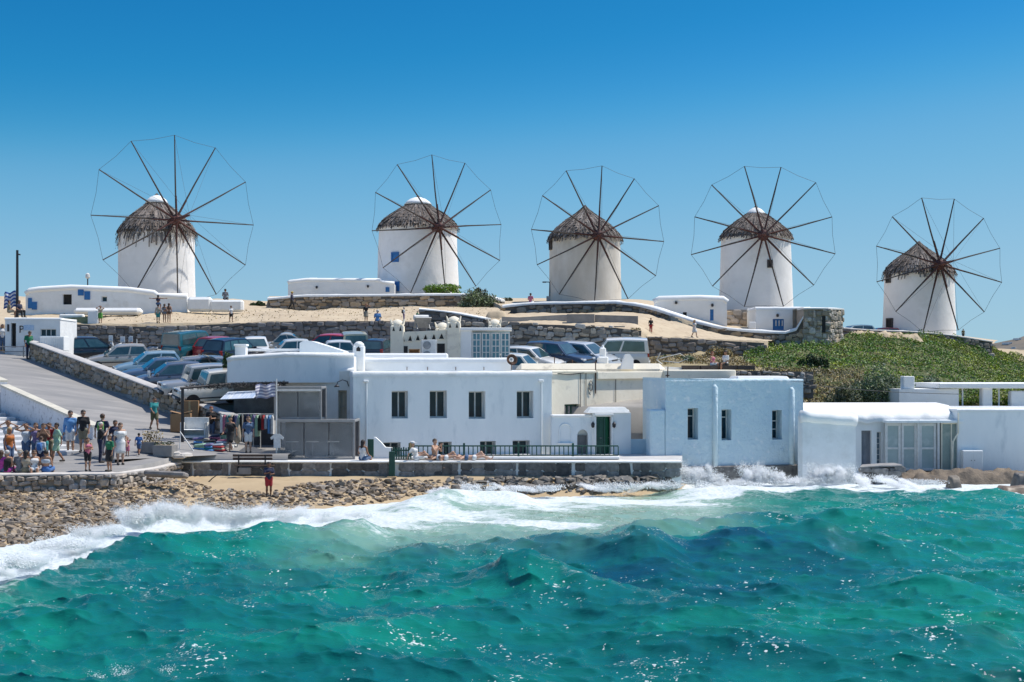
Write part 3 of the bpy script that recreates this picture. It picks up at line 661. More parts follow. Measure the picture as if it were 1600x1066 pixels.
# ramp wall with pale coping, running down from the kiosk to the souvenir shop
_q = lambda px, h0: None
rw = []
for s in (21.3, 16, 10.6, 5, 0, -2.2):
    b = RB + U * s; z = RB.z + RSLOPE * s
    px = 800 + b.x / b.y * F
    rw.append((px, HY - (z + .98 - CAMH) * F / b.y, HY - (z - .05 - CAMH) * F / b.y, b.y))
stone_wall('ramp_wall', 'brown stone wall with pale coping sloping down beside the paved ramp', rw, ST_BROWN, MORTL, size=.30, thick=.42, coping=pmat('ramp_coping', (0.52, 0.50, 0.48), (0.42, 0.40, 0.38), 2.0, .9, .3, 6), cop_h=.08, cop_out=.08, seed=10)
# white parapet between the ramp and the steps
sw = []
for s in (24, 17, 10, 9.9, 4, -.6):
    b = RB + PERP * 6.25 + U * s; z = max(RB.z + RSLOPE * s, PLZ) + (0.62 if s > 9.95 else 0.42)
    px = 800 + b.x / b.y * F
    sw.append((px, HY - (z - CAMH) * F / b.y, HY - (z - 1.9 - CAMH) * F / b.y, b.y))
mbp = MB()
root = empty('parapet', P(sw[3][0], sw[3][2], sw[3][3]), 0, 'white speckled parapet between the paved ramp and the pale steps', 'parapet')
for i in range(len(sw) - 1):
    if i == 2: continue
    a, b = sw[i], sw[i+1]; A0, A1, B0, B1 = P(a[0], a[1], a[3]), P(a[0], a[2], a[3]), P(b[0], b[1], b[3]), P(b[0], b[2], b[3]); nn = Vector((.35 * .751, .35 * .66, 0))
    q = [A1, B1, B0, A0]; q2 = [v + nn for v in q]
    mbp.add([v - root.location for v in q + q2], [(0, 1, 2, 3), (7, 6, 5, 4), (3, 2, 6, 7), (1, 5, 6, 2), (0, 3, 7, 4)])
mbp.build('wall', pmat('speckled_whitewash', (0.66, 0.67, 0.70), (0.58, 0.59, 0.62), 2.0, .9, .6, 8, c3=(.22, .22, .24), c3scale=5.0, c3amt=.9), root)
cp = MB()
for i in (0, 1, 3, 4):
    a, b = P(sw[i][0], sw[i][1], sw[i][3]), P(sw[i+1][0], sw[i+1][1], sw[i+1][3]); nn = Vector((.751, .66, 0))
    q = [a - nn * .05, b - nn * .05, b + nn * .42, a + nn * .42]; q2 = [v + Vector((0, 0, .1)) for v in q]; q = [v + Vector((0, 0, .004)) for v in q]
    cp.add([v - root.location for v in q + q2], [(3, 2, 1, 0), (4, 5, 6, 7), (0, 1, 5, 4), (1, 2, 6, 5), (2, 3, 7, 6), (3, 0, 4, 7)])
cp.build('coping', pmat('cream_coping', (0.62, 0.58, 0.48), (0.5, 0.47, 0.40), 2.0, .9, .3, 6), root)
# pale steps going up beside the parapet
STEPM = pmat('pale_step', (0.62, 0.62, 0.62), (0.50, 0.50, 0.50), 1.2, .9, .3, 6)
st = empty('steps', RB + PERP * 8.6 + U * -1, 0, 'broad pale steps climbing beside the white parapet', 'steps')
for k in range(14):
    c = RB + PERP * 8.75 + U * (-0.6 + k * 1.25); z = PLZ + 0.17 * (k + 1)
    mb = MB(); M = Matrix.Rotation(math.atan2(U.y, U.x), 3, 'Z'); mb.bbox((0, 0, 0), (.64, 2.3, .45), .03, M=M)
    mb.build('step', STEPM, st, loc=Vector((c.x, c.y, z - .45)) - st.location)

# ---- sea walls
cap = pmat('seawall_top', (0.62, 0.58, 0.53), (0.5, 0.46, 0.42), 2.0, .9, .4, 6)
pl = []
for px in (-360, -150, -60, 0, 60, 120, 180, 210, 240, 262, 280):
    d = seawall_d(px); pl.append((px, HY + (CAMH - (WALLL if px < 230 else lerp(WALLL, WALLT - .12, (px - 230) / 50))) * F / d, HY + (CAMH - .52) * F / d, d))
stone_wall('sea_wall', 'rough rubble sea wall with pale top in front of the crowd', pl, ST_RUB, MORTL, size=.21, thick=.5, coping=cap, cop_h=.07, cop_out=.02, seed=20, aspect=1.3, minpx=8, proud=.09)
d = 62.0; zt = HY + (CAMH - WALLT) * F / d; zb = HY + (CAMH - .78) * F / d
_bays = [(282, 300), (303, 356), (360, 450), (453, 514), (518, 608), (624, 716), (720, 806), (810, 893), (899, 985), (989, 1064)]
sw_root = empty('sea_wall', P(660, zb, d) - Vector((0, 0, .12)), 0, 'long low sea wall of dark stone panels between white piers below the white house', 'sea wall')
_bm = MB(); _bm.box((PX(672, d) - sw_root.location.x, .30, .16), (PX(1064, d)/2 - PX(280, d)/2, .24, .48)); _bm.build('core', WHITE2, sw_root)
_rs = random.Random(3)
for a, b in _bays:
    x0, x1 = PX(a, d), PX(b, d); x = x0
    while x < x1 - .08:
        w = min(_rs.uniform(.3, .75), x1 - x); z = 0
        hs = [.66] if _rs.random() < .3 else [_rs.uniform(.25, .42)]
        if len(hs) == 1 and hs[0] < .6: hs.append(.66 - hs[0])
        for h in hs:
            link('stone', stone_data(_rs.randrange(12), ST_SEA), sw_root, (x + w/2 - sw_root.location.x, .035, .02 + z + h/2), (0, 0, 0), (w * .52, .05, h * .53)); z += h
        x += w
_bm = MB(); _bm.bbox((PX(672, d) - sw_root.location.x, .26, .70), (PX(1066, d)/2 - PX(278, d)/2, .34, .045), .03); _bm.build('coping', WHITE, sw_root)
# ================================================================== WINDMILLS
THATCH = pmat('grey_thatch', (0.13, 0.112, 0.10), (0.24, 0.205, 0.18), 2.2, 0.95, 0.8, 14.0, rnd=0.5, island=True, spec=0.1)
THATCHD = pmat('dark_thatch_core', (0.07, 0.06, 0.055), (0.12, 0.105, 0.095), 2.0, 0.95, 0.8, 10.0, spec=0.1)
MILLW = pmat('mill_whitewash', (0.88, 0.87, 0.85), (0.80, 0.79, 0.77), 0.55, 0.9, 0.35, 2.6, spec=0.2, bdist=0.06, c3=(0.62, 0.60, 0.56), c3scale=0.8, c3amt=0.35)
MILLG = pmat('mill_dirty_whitewash', (0.74, 0.71, 0.65), (0.58, 0.54, 0.47), 0.5, 0.9, 0.5, 2.6, spec=0.2, bdist=0.06, c3=(0.42, 0.38, 0.31), c3scale=0.45, c3amt=0.7, stretch=(1, 1, .5))
def windmill(label, cx, d, r_px, r_top_px, base, eave, top, hub, wr_px, phase, mat, wins=(), cap_r=0.9, cap_pale=WHITE2, ragged=0.3, seed=0, bow=2.6):
    r = random.Random(seed); px = F / d
    rb, rt = r_px / px, r_top_px / px; c = P(cx, base, d); hw = (base - eave) / px; hr = (eave - top) / px
    root = empty('windmill', c, 0, label, 'windmill', 'thatched windmills on the hill')
    n = 48; mb = MB(); prof = [(rb * 1.03, -1.2), (rb * 1.01, 0), (lerp(rb, rt, .3), hw * .3), (lerp(rb, rt, .65), hw * .65), (rt, hw + .25)]
    mb.lathe(prof, n); mb.v = [(x * (1 + .006 * math.sin(5 * math.atan2(y, x) + z)), y * (1 + .006 * math.sin(4 * math.atan2(y, x) - z)), z) for x, y, z in mb.v]
    tower = mb.build('tower', mat, root, smooth=40)
    # thatched cone with a bell outline and a ragged eave
    ov = rt * 1.035
    def rr(t):   # t: 0 at eave, 1 at the peak
        t = min(t, 1.0); return ov * (1 - t) ** .88 * (1 + .16 * math.sin(math.pi * t)) + 0.06
    mb = MB(); K = 10
    mb.lathe([(rr(0) * .97, hw - .02)] + [(rr(k / K) - .04, hw + hr * .96 * k / K) for k in range(K + 1)], 40)
    roof = mb.build('roof', THATCHD, root, smooth=True)
    vs = []; fs = []
    # overlapping layers of straw bundles
    layers = 12
    for L_ in range(layers):
        t0 = L_ / layers * .93
        m = int(50 + 170 * (1 - t0))
        for k in range(m):
            a = 2 * math.pi * (k + r.random()) / m; w = 2 * math.pi * rr(t0) / m * r.uniform(.6, 1.5) * .55
            t1 = t0 + .16 + .08 * r.random(); drop = (r.random() ** 2 * ragged if L_ == 0 else r.random() * .16)
            lift = .05 + .09 * r.random()
            ca, sa = math.cos(a), math.sin(a)
            z0 = hw + hr * .96 * t0 - drop - (.1 if L_ == 0 else .02); z1 = hw + hr * .96 * t1; r0 = rr(t0) + lift; r1 = max(rr(t1) - .02, .05)
            sk = r.uniform(-.12, .12)
            def pt(rad, off, z): return (ca * rad - sa * off, sa * rad + ca * off, z)
            b = len(vs); vs += [pt(r0, -w + sk, z0 + r.uniform(-.05, .05)), pt(r0, w + sk, z0 + r.uniform(-.05, .05)), pt(r1, w * .8, z1), pt(r1, -w * .8, z1), pt(r0 - .08, sk, z0 + .02)]
            fs += [(b, b+1, b+2, b+3), (b, b+4, b+1)]
    # loose stray straws
    for k in range(220):
        a = r.uniform(0, 6.283); t0 = r.random() * .85; w = .02; ca, sa = math.cos(a), math.sin(a); le = r.uniform(.25, .6)
        z0 = hw + hr * .96 * t0; rad = rr(t0) + .12; sk = r.uniform(-.25, .25); b = len(vs)
        vs += [(ca * rad - sa * (-w + sk), sa * rad + ca * (-w + sk), z0 - .05), (ca * rad - sa * (w + sk), sa * rad + ca * (w + sk), z0 - .05), (ca * (rr(min(t0 + .2, 1)) + .03), sa * (rr(min(t0 + .2, 1)) + .03), z0 + hr * .2)]
        fs.append((b, b+1, b+2))
    me = bpy.data.meshes.new('straw'); me.from_pydata(vs, [], fs); me.materials.append(THATCH); tag(link('straw', me, roof), kind='stuff')
    mb = MB(); mb.lathe([(cap_r * 1.1, hw + hr - .70), (cap_r * .9, hw + hr - .42), (cap_r * .6, hw + hr - .18), (cap_r * .28, hw + hr - .05), (.05, hw + hr)], 20); mb.build('cap', cap_pale, root, smooth=True)
    # axle through the thatch, pointing at the sea
    a_len = rt + 1.15; hz = (base - hub[1]) * (d - a_len * .95) / F + (PZ(base, d - a_len * .95) - c.z)
    hx = PX(hub[0], d - a_len * .95) - c.x; phi = math.asin(max(-.9, min(.9, hx / a_len)))
    dirv = Vector((math.sin(phi), -math.cos(phi), 0.05)).normalized(); H_ = Vector((hx, -a_len * math.cos(phi), hz))
    wheel = empty('wheel', H_); wheel.parent = root
    mb = MB(); mb.tube([dirv * -(a_len * .8), dirv * .5, dirv * bow * .6, dirv * bow], [.2, .18, .12, .07], 8); mb.build('axle', WOODR, wheel)
    mb = MB(); mb.tube([dirv * -.32, dirv * -.12, dirv * .12, dirv * .32], [.26, .46, .46, .26], 10); mb.build('hub', WOODR, wheel)
    e1 = Vector((0, 0, 1)) - dirv * dirv.z; e1.normalize(); e2 = e1.cross(dirv) * -1; e2.normalize()
    if e2.x < 0: e2 = -e2
    Rw = 1.05 * wr_px / (F / (d - a_len)); tips = []
    for k in range(12):
        a = math.radians(phase + 30 * k); v = e2 * math.cos(a) + e1 * math.sin(a); Rk = Rw * r.uniform(.97, 1.03); off = dirv * (.12 if k % 2 else -.12)
        tip = v * Rk + off; tips.append(tip); side = v.cross(dirv).normalized()
        mb = MB(); mb.tube([off + v * .1, off + v * (Rk * .5) + side * r.uniform(-.04, .04), tip], [.08, .065, .045], 6)
        mb.build('spoke', WOODD, wheel)
        mb = MB(); mb.tube([off + v * .1 + dirv * .13, off + v * 2.0 + dirv * .11], [.08, .05], 5); mb.build('brace', WOODR, wheel)
    mb = MB()
    for k in range(12):
        a, b = tips[k], tips[(k + 1) % 12]; mb.tube([a, (a + b) / 2 * .985, b], .013, 4)
    mb.build('rim_rope', ROPE, wheel)
    mb = MB()
    for k in range(12): mb.tube([dirv * bow, tips[k] * .985], .009, 4)
    mb.build('stay_rope', ROPE, wheel)
    for (wx, wy, ww, wh, kind) in wins:
        lx = (wx - cx) / px; zz = (base - wy) / px; rad = lerp(rb, rt, zz / hw); ang = math.asin(max(-.97, min(.97, lx / rad))); nv = Vector((math.sin(ang), -math.cos(ang), 0)); rz = math.atan2(nv.x, -nv.y)
        o = empty('window' if wh < 14 else 'door', nv * (rad + .0) + Vector((0, 0, zz)), rz); o.parent = root
        hw_, hh_ = ww / px / 2 / max(.35, math.cos(ang)), wh / px / 2
        f = MB()
        for (cx_, cz_, ax_, az_) in ((-hw_, 0, .06, hh_ + .06), (hw_, 0, .06, hh_ + .06), (0, hh_, hw_ - .06, .06), (0, -hh_, hw_ - .06, .06)): f.box((cx_, -.0, cz_), (ax_, .10, az_))
        f.build('frame', BLUE if kind == 'blue' else WOODD, o)
        f = MB(); f.box((0, .0, 0), (hw_ - .06, .05, hh_ - .06)); f.build('shutter', BLUE if kind == 'blue' else DARK, o)
    return root
windmill('largest thatched windmill, standing above the low white shop with blue shutters', 245, 122, 58.5, 58, 466, 366, 305, (272, 343), 130, 0, MILLW, ragged=1.3, seed=1, bow=3.0, cap_r=.9)
windmill('broad thatched windmill with blue window and blue door beside a long white annex', 653, 128, 64, 60.5, 464, 357, 308, (685, 355), 108, 5, MILLW, wins=[(622, 406, 10, 13, 'blue'), (623, 451, 10, 13, 'blue')], seed=2, ragged=.25, cap_r=1.15, bow=1.2)
windmill('shabby grey-stained windmill with bare thatch tip above the curved wall', 914, 120, 56.5, 55, 473, 374, 323, (934, 368), 104, -4, MILLG, seed=3, ragged=.3, cap_r=.42, cap_pale=pmat('bleached_thatch', (.42, .38, .32), (.3, .27, .23), 3, .95, .6, 10), bow=1.2, wins=[(860, 384, 4, 13, 'dark')])
windmill('clean white windmill with a small dark window above the terrace houses', 1181, 118, 57.5, 53.5, 486, 372, 324, (1192, 368), 108, 15, MILLW, wins=[(1193, 416, 6, 10, 'dark')], seed=4, ragged=.2, cap_r=.78, bow=1.4)
windmill('lowest windmill with ragged thatch, alone on the headland wall', 1436, 121, 55.5, 52.5, 524, 428, 379, (1467, 414), 102, 15, MILLW, wins=[(1385, 434, 4, 16, 'dark'), (1385, 506, 5, 14, 'dark')], seed=5, ragged=.55, cap_r=.5, cap_pale=pmat('bleached_thatch_cap', (.40, .37, .33), (.26, .24, .21), 3, .95, .6, 10), bow=2.6)
# ================================================================== HOUSES
class Fac:
    """a wall plane through (px0, d0), turned by a degrees; pixels on it become local (along, up) coordinates"""
    def __init__(s, px0, d0, a):
        s.a = math.radians(a); s.O = Vector((PX(px0, d0), d0, 0)); s.t = Vector((math.cos(s.a), math.sin(s.a), 0)); s.n = Vector((math.sin(s.a), -math.cos(s.a), 0))
    def uz(s, px, py):
        r = Vector(((px - 800) / F, 1, (HY - py) / F)); k = s.O.dot(s.n) / r.dot(s.n); p = r * k
        return (Vector((p.x, p.y, 0)) - s.O).dot(s.t), CAMH + p.z
    def u(s, px): return s.uz(px, HY)[0]
    def z(s, px, py): return s.uz(px, py)[1]
    def rect(s, x0, y0, x1, y1):
        u0, z1 = s.uz(x0, y0); u1, z0 = s.uz(x1, y1); return u0, z0, u1, z1
    def at(s, px, py, out_=0.0):
        u, z = s.uz(px, py); q = s.O + s.t * u + s.n * out_; return Vector((q.x, q.y, z))
def wall_mesh(mb, x0, x1, z0, ztop, y, t, holes, mi=0):
    """front wall at local y with rectangular openings (x0, z0, x1, z1, depth); ztop: [(x, z)] outline of the top"""
    xs = sorted(set([x0, x1] + [h[0] for h in holes] + [h[2] for h in holes] + [p[0] for p in ztop if x0 < p[0] < x1]))
    zt = lambda x: interp(x, [p[0] for p in ztop], [p[1] for p in ztop])
    for i in range(len(xs) - 1):
        a, b = xs[i], xs[i+1]; m = (a + b) / 2
        hs = sorted([h for h in holes if h[0] <= m <= h[2]], key=lambda h: h[1]); z = z0
        for h in hs:
            if h[1] > z + 1e-4: mb.add([(a, y, z), (b, y, z), (b, y, h[1]), (a, y, h[1])], [(0, 1, 2, 3)], mi)
            z = h[3]
        if zt(m) > z: mb.add([(a, y, z), (b, y, z), (b, y, zt(b - 1e-5)), (a, y, zt(a + 1e-5))], [(0, 1, 2, 3)], mi)
    for h in holes:
        a, c, b, e, dp = h
        mb.add([(a, y, c), (b, y, c), (b, y, e), (a, y, e), (a, y + dp, c), (b, y + dp, c), (b, y + dp, e), (a, y + dp, e)],
               [(0, 4, 5, 1), (3, 2, 6, 7), (0, 3, 7, 4), (1, 5, 6, 2)], mi)
def block(root, x0, x1, z0, ztop, y0, y1, mat, holes=(), name='wall', roofmat=None):
    """house body: front with openings, plain sides and back, flat roof (outline ztop)"""
    mb = MB()
    if not isinstance(ztop, list): ztop = [(x0, ztop), (x1, ztop)]
    wall_mesh(mb, x0, x1, z0, ztop, y0, .3, list(holes))
    n = len(ztop); za, zb = ztop[0][1], ztop[-1][1]
    mb.add([(x0, y0, z0), (x0, y0, za), (x0, y1, za), (x0, y1, z0)], [(0, 1, 2, 3)]); mb.add([(x1, y0, z0), (x1, y1, z0), (x1, y1, zb), (x1, y0, zb)], [(0, 1, 2, 3)])
    mb.add([(x0, y1, z0), (x1, y1, z0), (x1, y1, zb), (x0, y1, za)], [(3, 2, 1, 0)])
    for i in range(n - 1):
        (a, c), (b, e) = ztop[i], ztop[i+1]
        if b - a > 1e-3: mb.add([(a, y0, c), (b, y0, e), (b, y1, e), (a, y1, c)], [(0, 1, 2, 3)])
        elif abs(e - c) > 1e-3: mb.add([(a, y0, c), (a, y1, c), (a, y1, e), (a, y0, e)], [(0, 1, 2, 3)])
    return mb.build(name, mat, root)
def rim(root, x0, x1, y0, y1, z, w=.28, h=.2, mat=None, sides='flrb', name='parapet', out_=.03, seed=0):
    """soft, slightly wavy whitewashed edge round a flat roof"""
    r = random.Random(seed); mb = MB(); prof = [(-.5, -.12), (-.52, .45), (-.42, .8), (-.18, 1.0), (.18, 1.0), (.42, .8), (.5, .45), (.5, -.12)]
    def run(a, b, nrm):
        n = max(2, int((b - a).length / .5)); prev = None
        for i in range(n + 1):
            c = a.lerp(b, i / n); k = 1 + r.uniform(-.07, .07); base = len(mb.v)
            for u, v in prof: q = c - nrm * (u * w); mb.v.append((q.x, q.y, z + v * h * k))
            if prev is not None:
                for j in range(len(prof) - 1): mb.f.append((prev + j, base + j, base + j + 1, prev + j + 1)); mb.m.append(0)
            else: mb.f.append(tuple(range(base, base + len(prof)))); mb.m.append(0)
            prev = base
        mb.f.append(tuple(range(prev + len(prof) - 1, prev - 1, -1))); mb.m.append(0)
    i_ = w / 2 - out_
    if 'f' in sides: run(Vector((x0 - out_, y0 + i_, 0)), Vector((x1 + out_, y0 + i_, 0)), Vector((0, 1, 0)))
    if 'b' in sides: run(Vector((x0, y1 - i_, 0)), Vector((x1, y1 - i_, 0)), Vector((0, 1, 0)))
    if 'l' in sides: run(Vector((x0 + i_, y1 - w, 0)), Vector((x0 + i_, y0 + w, 0)), Vector((1, 0, 0)))
    if 'r' in sides: run(Vector((x1 - i_, y0 + w, 0)), Vector((x1 - i_, y1 - w, 0)), Vector((-1, 0, 0)))
    return mb.build(name, mat or WHITE2, root, smooth=60)
def window(root, x0, z0, x1, z1, y, cols=2, rows=1, frame=METW, glass=GLASS, fw=.05, sill=True, name='window', splits=None, shut=None):
    """casement set back in its opening: frame, mullions, a pane for each light"""
    o = empty(name, ((x0 + x1) / 2, y, z0)); o.parent = root; w, h = (x1 - x0) / 2, z1 - z0; f = MB()
    f.box((-w + fw/2, 0, h/2), (fw/2, .035, h/2)); f.box((w - fw/2, 0, h/2), (fw/2, .035, h/2)); f.box((0, 0, fw/2), (w - fw, .035, fw/2)); f.box((0, 0, h - fw/2), (w - fw, .035, fw/2))
    xs = [-w + fw + (2*w - 2*fw) * k / cols for k in range(cols + 1)]; zs = [fw + (h - 2*fw) * k / rows for k in range(rows + 1)] if splits is None else [fw] + [h * q for q in splits] + [h - fw]
    for x in xs[1:-1]: f.box((x, .002, h/2), (fw * .45, .03, h/2 - fw))
    for z in zs[1:-1]: f.box((0, .004, z), (w - fw, .025, fw * .4))
    f.build('frame', frame, o)
    for i in range(cols):
        for j in range(len(zs) - 1):
            p = MB(); p.box(((xs[i] + xs[i+1]) / 2, .015, (zs[j] + zs[j+1]) / 2), ((xs[i+1] - xs[i]) / 2, .006, (zs[j+1] - zs[j]) / 2)); p.build('pane', glass, o)
    if sill: s = MB(); s.bbox((0, -.06, -.02), (w + .02, .09, .025), .01); s.build('sill', WHITE2, o)
    return o
def panel_door(root, x0, z0, x1, z1, y, mat, name='door', leaves=1, glass=None):
    o = empty(name, ((x0 + x1) / 2, y, z0)); o.parent = root; w, h = (x1 - x0) / 2, z1 - z0
    f = MB()
    for s in (-1, 1): f.box((s * (w - .04), 0, h/2), (.04, .05, h/2))
    f.box((0, 0, h - .04), (w - .08, .05, .04)); f.build('frame', mat, o)
    for k in range(leaves):
        a = -w + .08 + (2*w - .16) * k / leaves; b = -w + .08 + (2*w - .16) * (k + 1) / leaves; l = MB(); l.box(((a + b)/2, .02, h/2 - .04), ((b - a)/2 - .006, .02, h/2 - .045)); l.build('leaf', mat, o)
        for zc, zh in ((h * .25, h * .17), (h * .68, h * .2)):
            l = MB(); l.bbox(((a + b)/2, -.004, zc), ((b - a)/2 - .09, .012, zh), .01); l.build('panel', glass if glass and zc > h * .5 else mat, o)
    l = MB(); l.tube([(w - .18, -.03, h * .47), (w - .18, -.09, h * .47), (w - .28, -.09, h * .47)], .015, 5); l.build('handle', METG, o)
    return o
def fac_root(name, F_, label, cat='house', group=None):
    return empty(name, F_.O, F_.a, label, cat, group)

# ---- main white house on the sea front
fm = Fac(552, 65.8, 11)
R_ = fac_root('white_house', fm, 'large white sea-front house with four tall upper windows and green railing below')
u0, u1 = 0.0, fm.u(862); zt = fm.z(700, 588); zb = 0.7
holes = []; wins = []
for (a, b, c, dd) in ((612, 611, 633, 654), (671.5, 610.5, 694, 653.5), (732.5, 611.5, 754, 654.5), (807.5, 611, 829, 653.5)):
    q = fm.rect(a, b, c + 4.5, dd); holes.append((*q, .75)); wins.append((q, 2, 1))
for (a, b, c, dd) in ((599, 691.5, 622, 716), (685, 690.5, 702, 716), (750, 689.5, 771, 716), (801, 688.5, 824, 716)):
    q = fm.rect(a, b, c + 4, dd); holes.append((*q, .75)); wins.append((q, 2, 1))
block(R_, u0, u1, zb, zt, 0, 9.0, SHADEBLUE, holes)
for q, c, r_ in wins: window(R_, q[0], q[1], q[2], q[3], .68, c, r_, frame=METW, fw=.07, sill=False)
rim(R_, u0, u1, 0, 9.0, zt, .34, .24, WHITE, seed=1)
for px in (573, 846):
    b = MB(); q = fm.uz(px, 590); b.bbox((q[0] - .01, -.06, (zt - .25 + zb) / 2 + .05), (.035, .05, (zt - .4 - zb) / 2), .03); b.build('downpipe', SHADEBLUE, R_)
    b = MB(); b.bbox((q[0] - .05, -.09, zt - .22), (.12, .1, .06), .03); b.build('gutter_spout', WHITE2, R_)
# left flank of the same house: lit wall with a door
fl = Fac(441, 70.0, -42)
# ---- upper storey set back
fu = Fac(556, 70.5, 4)
R_ = fac_root('roof_storey', fu, 'low white roof storey set back above the four-window house')
b0, b1 = fu.u(556), fu.u(800)
block(R_, b0, b1, 4.6, fu.z(700, 566), 0, 5, WHITE2); rim(R_, b0, b1, 0, 5, fu.z(700, 566), .4, .22, WHITE, seed=2)
for px in (636, 712, 756, 668):
    b = MB(); q = fu.uz(px, 577); b.tube([(q[0], -.01, q[1] + .1), (q[0], -.1, q[1] + .08), (q[0], -.12, q[1] - .05)], .02, 5); b.build('hook', RUST, R_)

# ---- ramp-side house with the long blue-grey shaded parapet over the shop
fs = Fac(355, 67.6, 3)
R_ = fac_root('shop_house', fs, 'pale blue shaded upper wall over the souvenir shop and terrace')
a0, a1, a2 = fs.u(355), fs.u(446), fs.u(553)
zz = [(a0, fs.z(355, 565)), (a0 + .25, fs.z(362, 561.5)), (a1 - .4, fs.z(430, 557)), (a1, fs.z(446, 556)), (a2, fs.z(553, 557))]
block(R_, a0, a2, fs.z(400, 598), zz, 0, 4.5, SHADEBLUE)
b = MB(); b.tube([(x, .1, z + .03) for x, z in zz], .14, 8); b.build('parapet', WHITE, R_, smooth=True)
# rear wall of the shop
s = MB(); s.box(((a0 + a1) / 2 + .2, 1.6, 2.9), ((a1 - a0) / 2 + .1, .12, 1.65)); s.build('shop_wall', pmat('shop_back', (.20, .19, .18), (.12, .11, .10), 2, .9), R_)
# lit flank wall with shower lamp, between the shop and the white house
fk = Fac(436, 68.4, -10)
R_ = fac_root('side_wing', fk, 'cream-lit white wing with a narrow door and bracket lamp left of the big house'.replace('left of', 'joining'))
k0, k1 = fk.u(440), fk.u(553); q = fk.rect(528, 610, 542, 657)
ztk = [(k0, fk.z(440, 588)), (k0 + .3, fk.z(452, 584)), (k1, fk.z(553, 580))]
block(R_, k0, k1, 1.0, ztk, 0, 3.5, pmat('warm_whitewash', (.78, .75, .69), (.70, .67, .61), 1.1, .9, .4, 5, c3=(.5, .47, .42), c3scale=.8, c3amt=.5), [(*q, .3)])  # white wing; the warmth of sunlight is put into the wall colour
panel_door(R_, q[0], q[1], q[2], q[3], .22, pmat('beige_paint', (.45, .38, .28), (.38, .32, .24), 3, .7), 'door')
b = MB(); b.tube([(x, .12, z + .04) for x, z in ztk], .13, 8); b.build('parapet', WHITE, R_, smooth=True)
u_, z_ = fk.uz(545, 602)
b = MB(); b.tube([(u_, -.03, z_ - .05), (u_ - .05, -.1, z_ + .18), (u_ - .2, -.35, z_ + .26), (u_ - .38, -.55, z_ + .16), (u_ - .42, -.58, z_ + .02)], .022, 6); b.build('lamp_arm', METD, R_)
b = MB(); b.lathe([(.14, -.10), (.10, -.04), (.03, .02)], 12, (u_ - .42, -.58, z_ + .02)); b.build('lamp_shade', METD, R_, smooth=True)

# ---- small white terraces and walls behind, beside the car park
def lump(name, label, cat, px0, px1, py0, py1, d, depth, mat, a=0, r=.12, top=None, wob=0.0):
    f = Fac(px0, d, a); root = fac_root(name, f, label, cat); x0, x1 = 0, f.u(px1); z0, z1 = f.z(px0, py1), f.z((px0 + px1) / 2, py0)
    root.location.z = z0
    mb = MB(); mb.bbox(((x0 + x1) / 2, depth / 2, (z1 - z0) / 2), ((x1 - x0) / 2, depth / 2, (z1 - z0) / 2), r)
    mb.build('wall', mat, root, smooth=35); return root, f, x1 - x0, z1 - z0
def gable_block(name, label, cat, pts, d, depth, mat):
    f = Fac(pts[0][0], d, 0); root = fac_root(name, f, label, cat); z0 = min(f.z(*p) for p in pts); root.location.z = z0
    poly = [(f.u(a), f.z(a, b) - z0) for a, b in pts]; mb = MB(); mb.prism(poly, 0, depth); mb.build('wall', mat, root); return root
gable_block('sloping_parapet', 'white wedge-shaped parapet with round spout behind the shop roof', 'parapet', [(468, 557), (537, 557), (537, 549), (486, 533), (476, 532), (468, 536)], 71.5, 2.2, SHADEBLUE)
rt, f, w, h = lump('gate_pillar', 'square white pillar with flat cap beside the leafy shrub', 'pillar', 367, 384, 541, 566, 71, .5, WHITE2, r=.02)
b = MB(); b.bbox((w/2, .25, h + .05), (w/2 + .05, .33, .05), .02); b.build('cap', WHITE2, rt)
for (a, b_, y0, y1, d, lb) in ((384, 470, 545, 549, 72.2, 'upper'), (384, 470, 554.5, 558.5, 72.0, 'lower')):
    lump('terrace_rail', lb + ' white concrete rail of the terrace beside the shop', 'rail', a, b_, y0, y1, d, .15, WHITE2, r=.03)
rt, f, w, h = lump('chimney', 'square white chimney with arched openings behind the side wing', 'chimney', 551, 569, 540, 584, 70, .55, WHITE, r=.06)
b = MB(); b.lathe([(.27, 0), (.24, .1), (.12, .2), (.02, .22)], 10, (w/2, .27, h - .01)); b.build('cap', WHITE, rt, smooth=True)
b = MB(); b.prism([(w/2 - .1, h - .28), (w/2 + .1, h - .28), (w/2 + .1, h - .14), (w/2, h - .05), (w/2 - .1, h - .14)], -.012, .02); b.build('opening', DARK, rt)
lump('parapet', 'long white roof wall with a thin shadow line behind the chimney', 'parapet', 569, 700, 552, 578, 72.8, .4, WHITE2, r=.08)
# water heater / dark boxes on the wing roof
rt, f, w, h = lump('roof_unit', 'black ventilation box on the roof of the side wing', 'vent unit', 499, 521, 569, 581, 69.6, .7, METD, r=.03)
b = MB(); [b.box((w/2, -.01, .05 + .06 * k), (w/2 - .05, .01, .02)) for k in range(5)]; b.build('louvre', METG, rt)
gable_block('roof_duct', 'brown boxed duct beside the black ventilation box', 'duct', [(531, 578), (551, 577), (551, 562), (531, 564)], 70.6, .8, pmat('brown_duct', (.16, .12, .10), (.10, .08, .07), 4, .8))

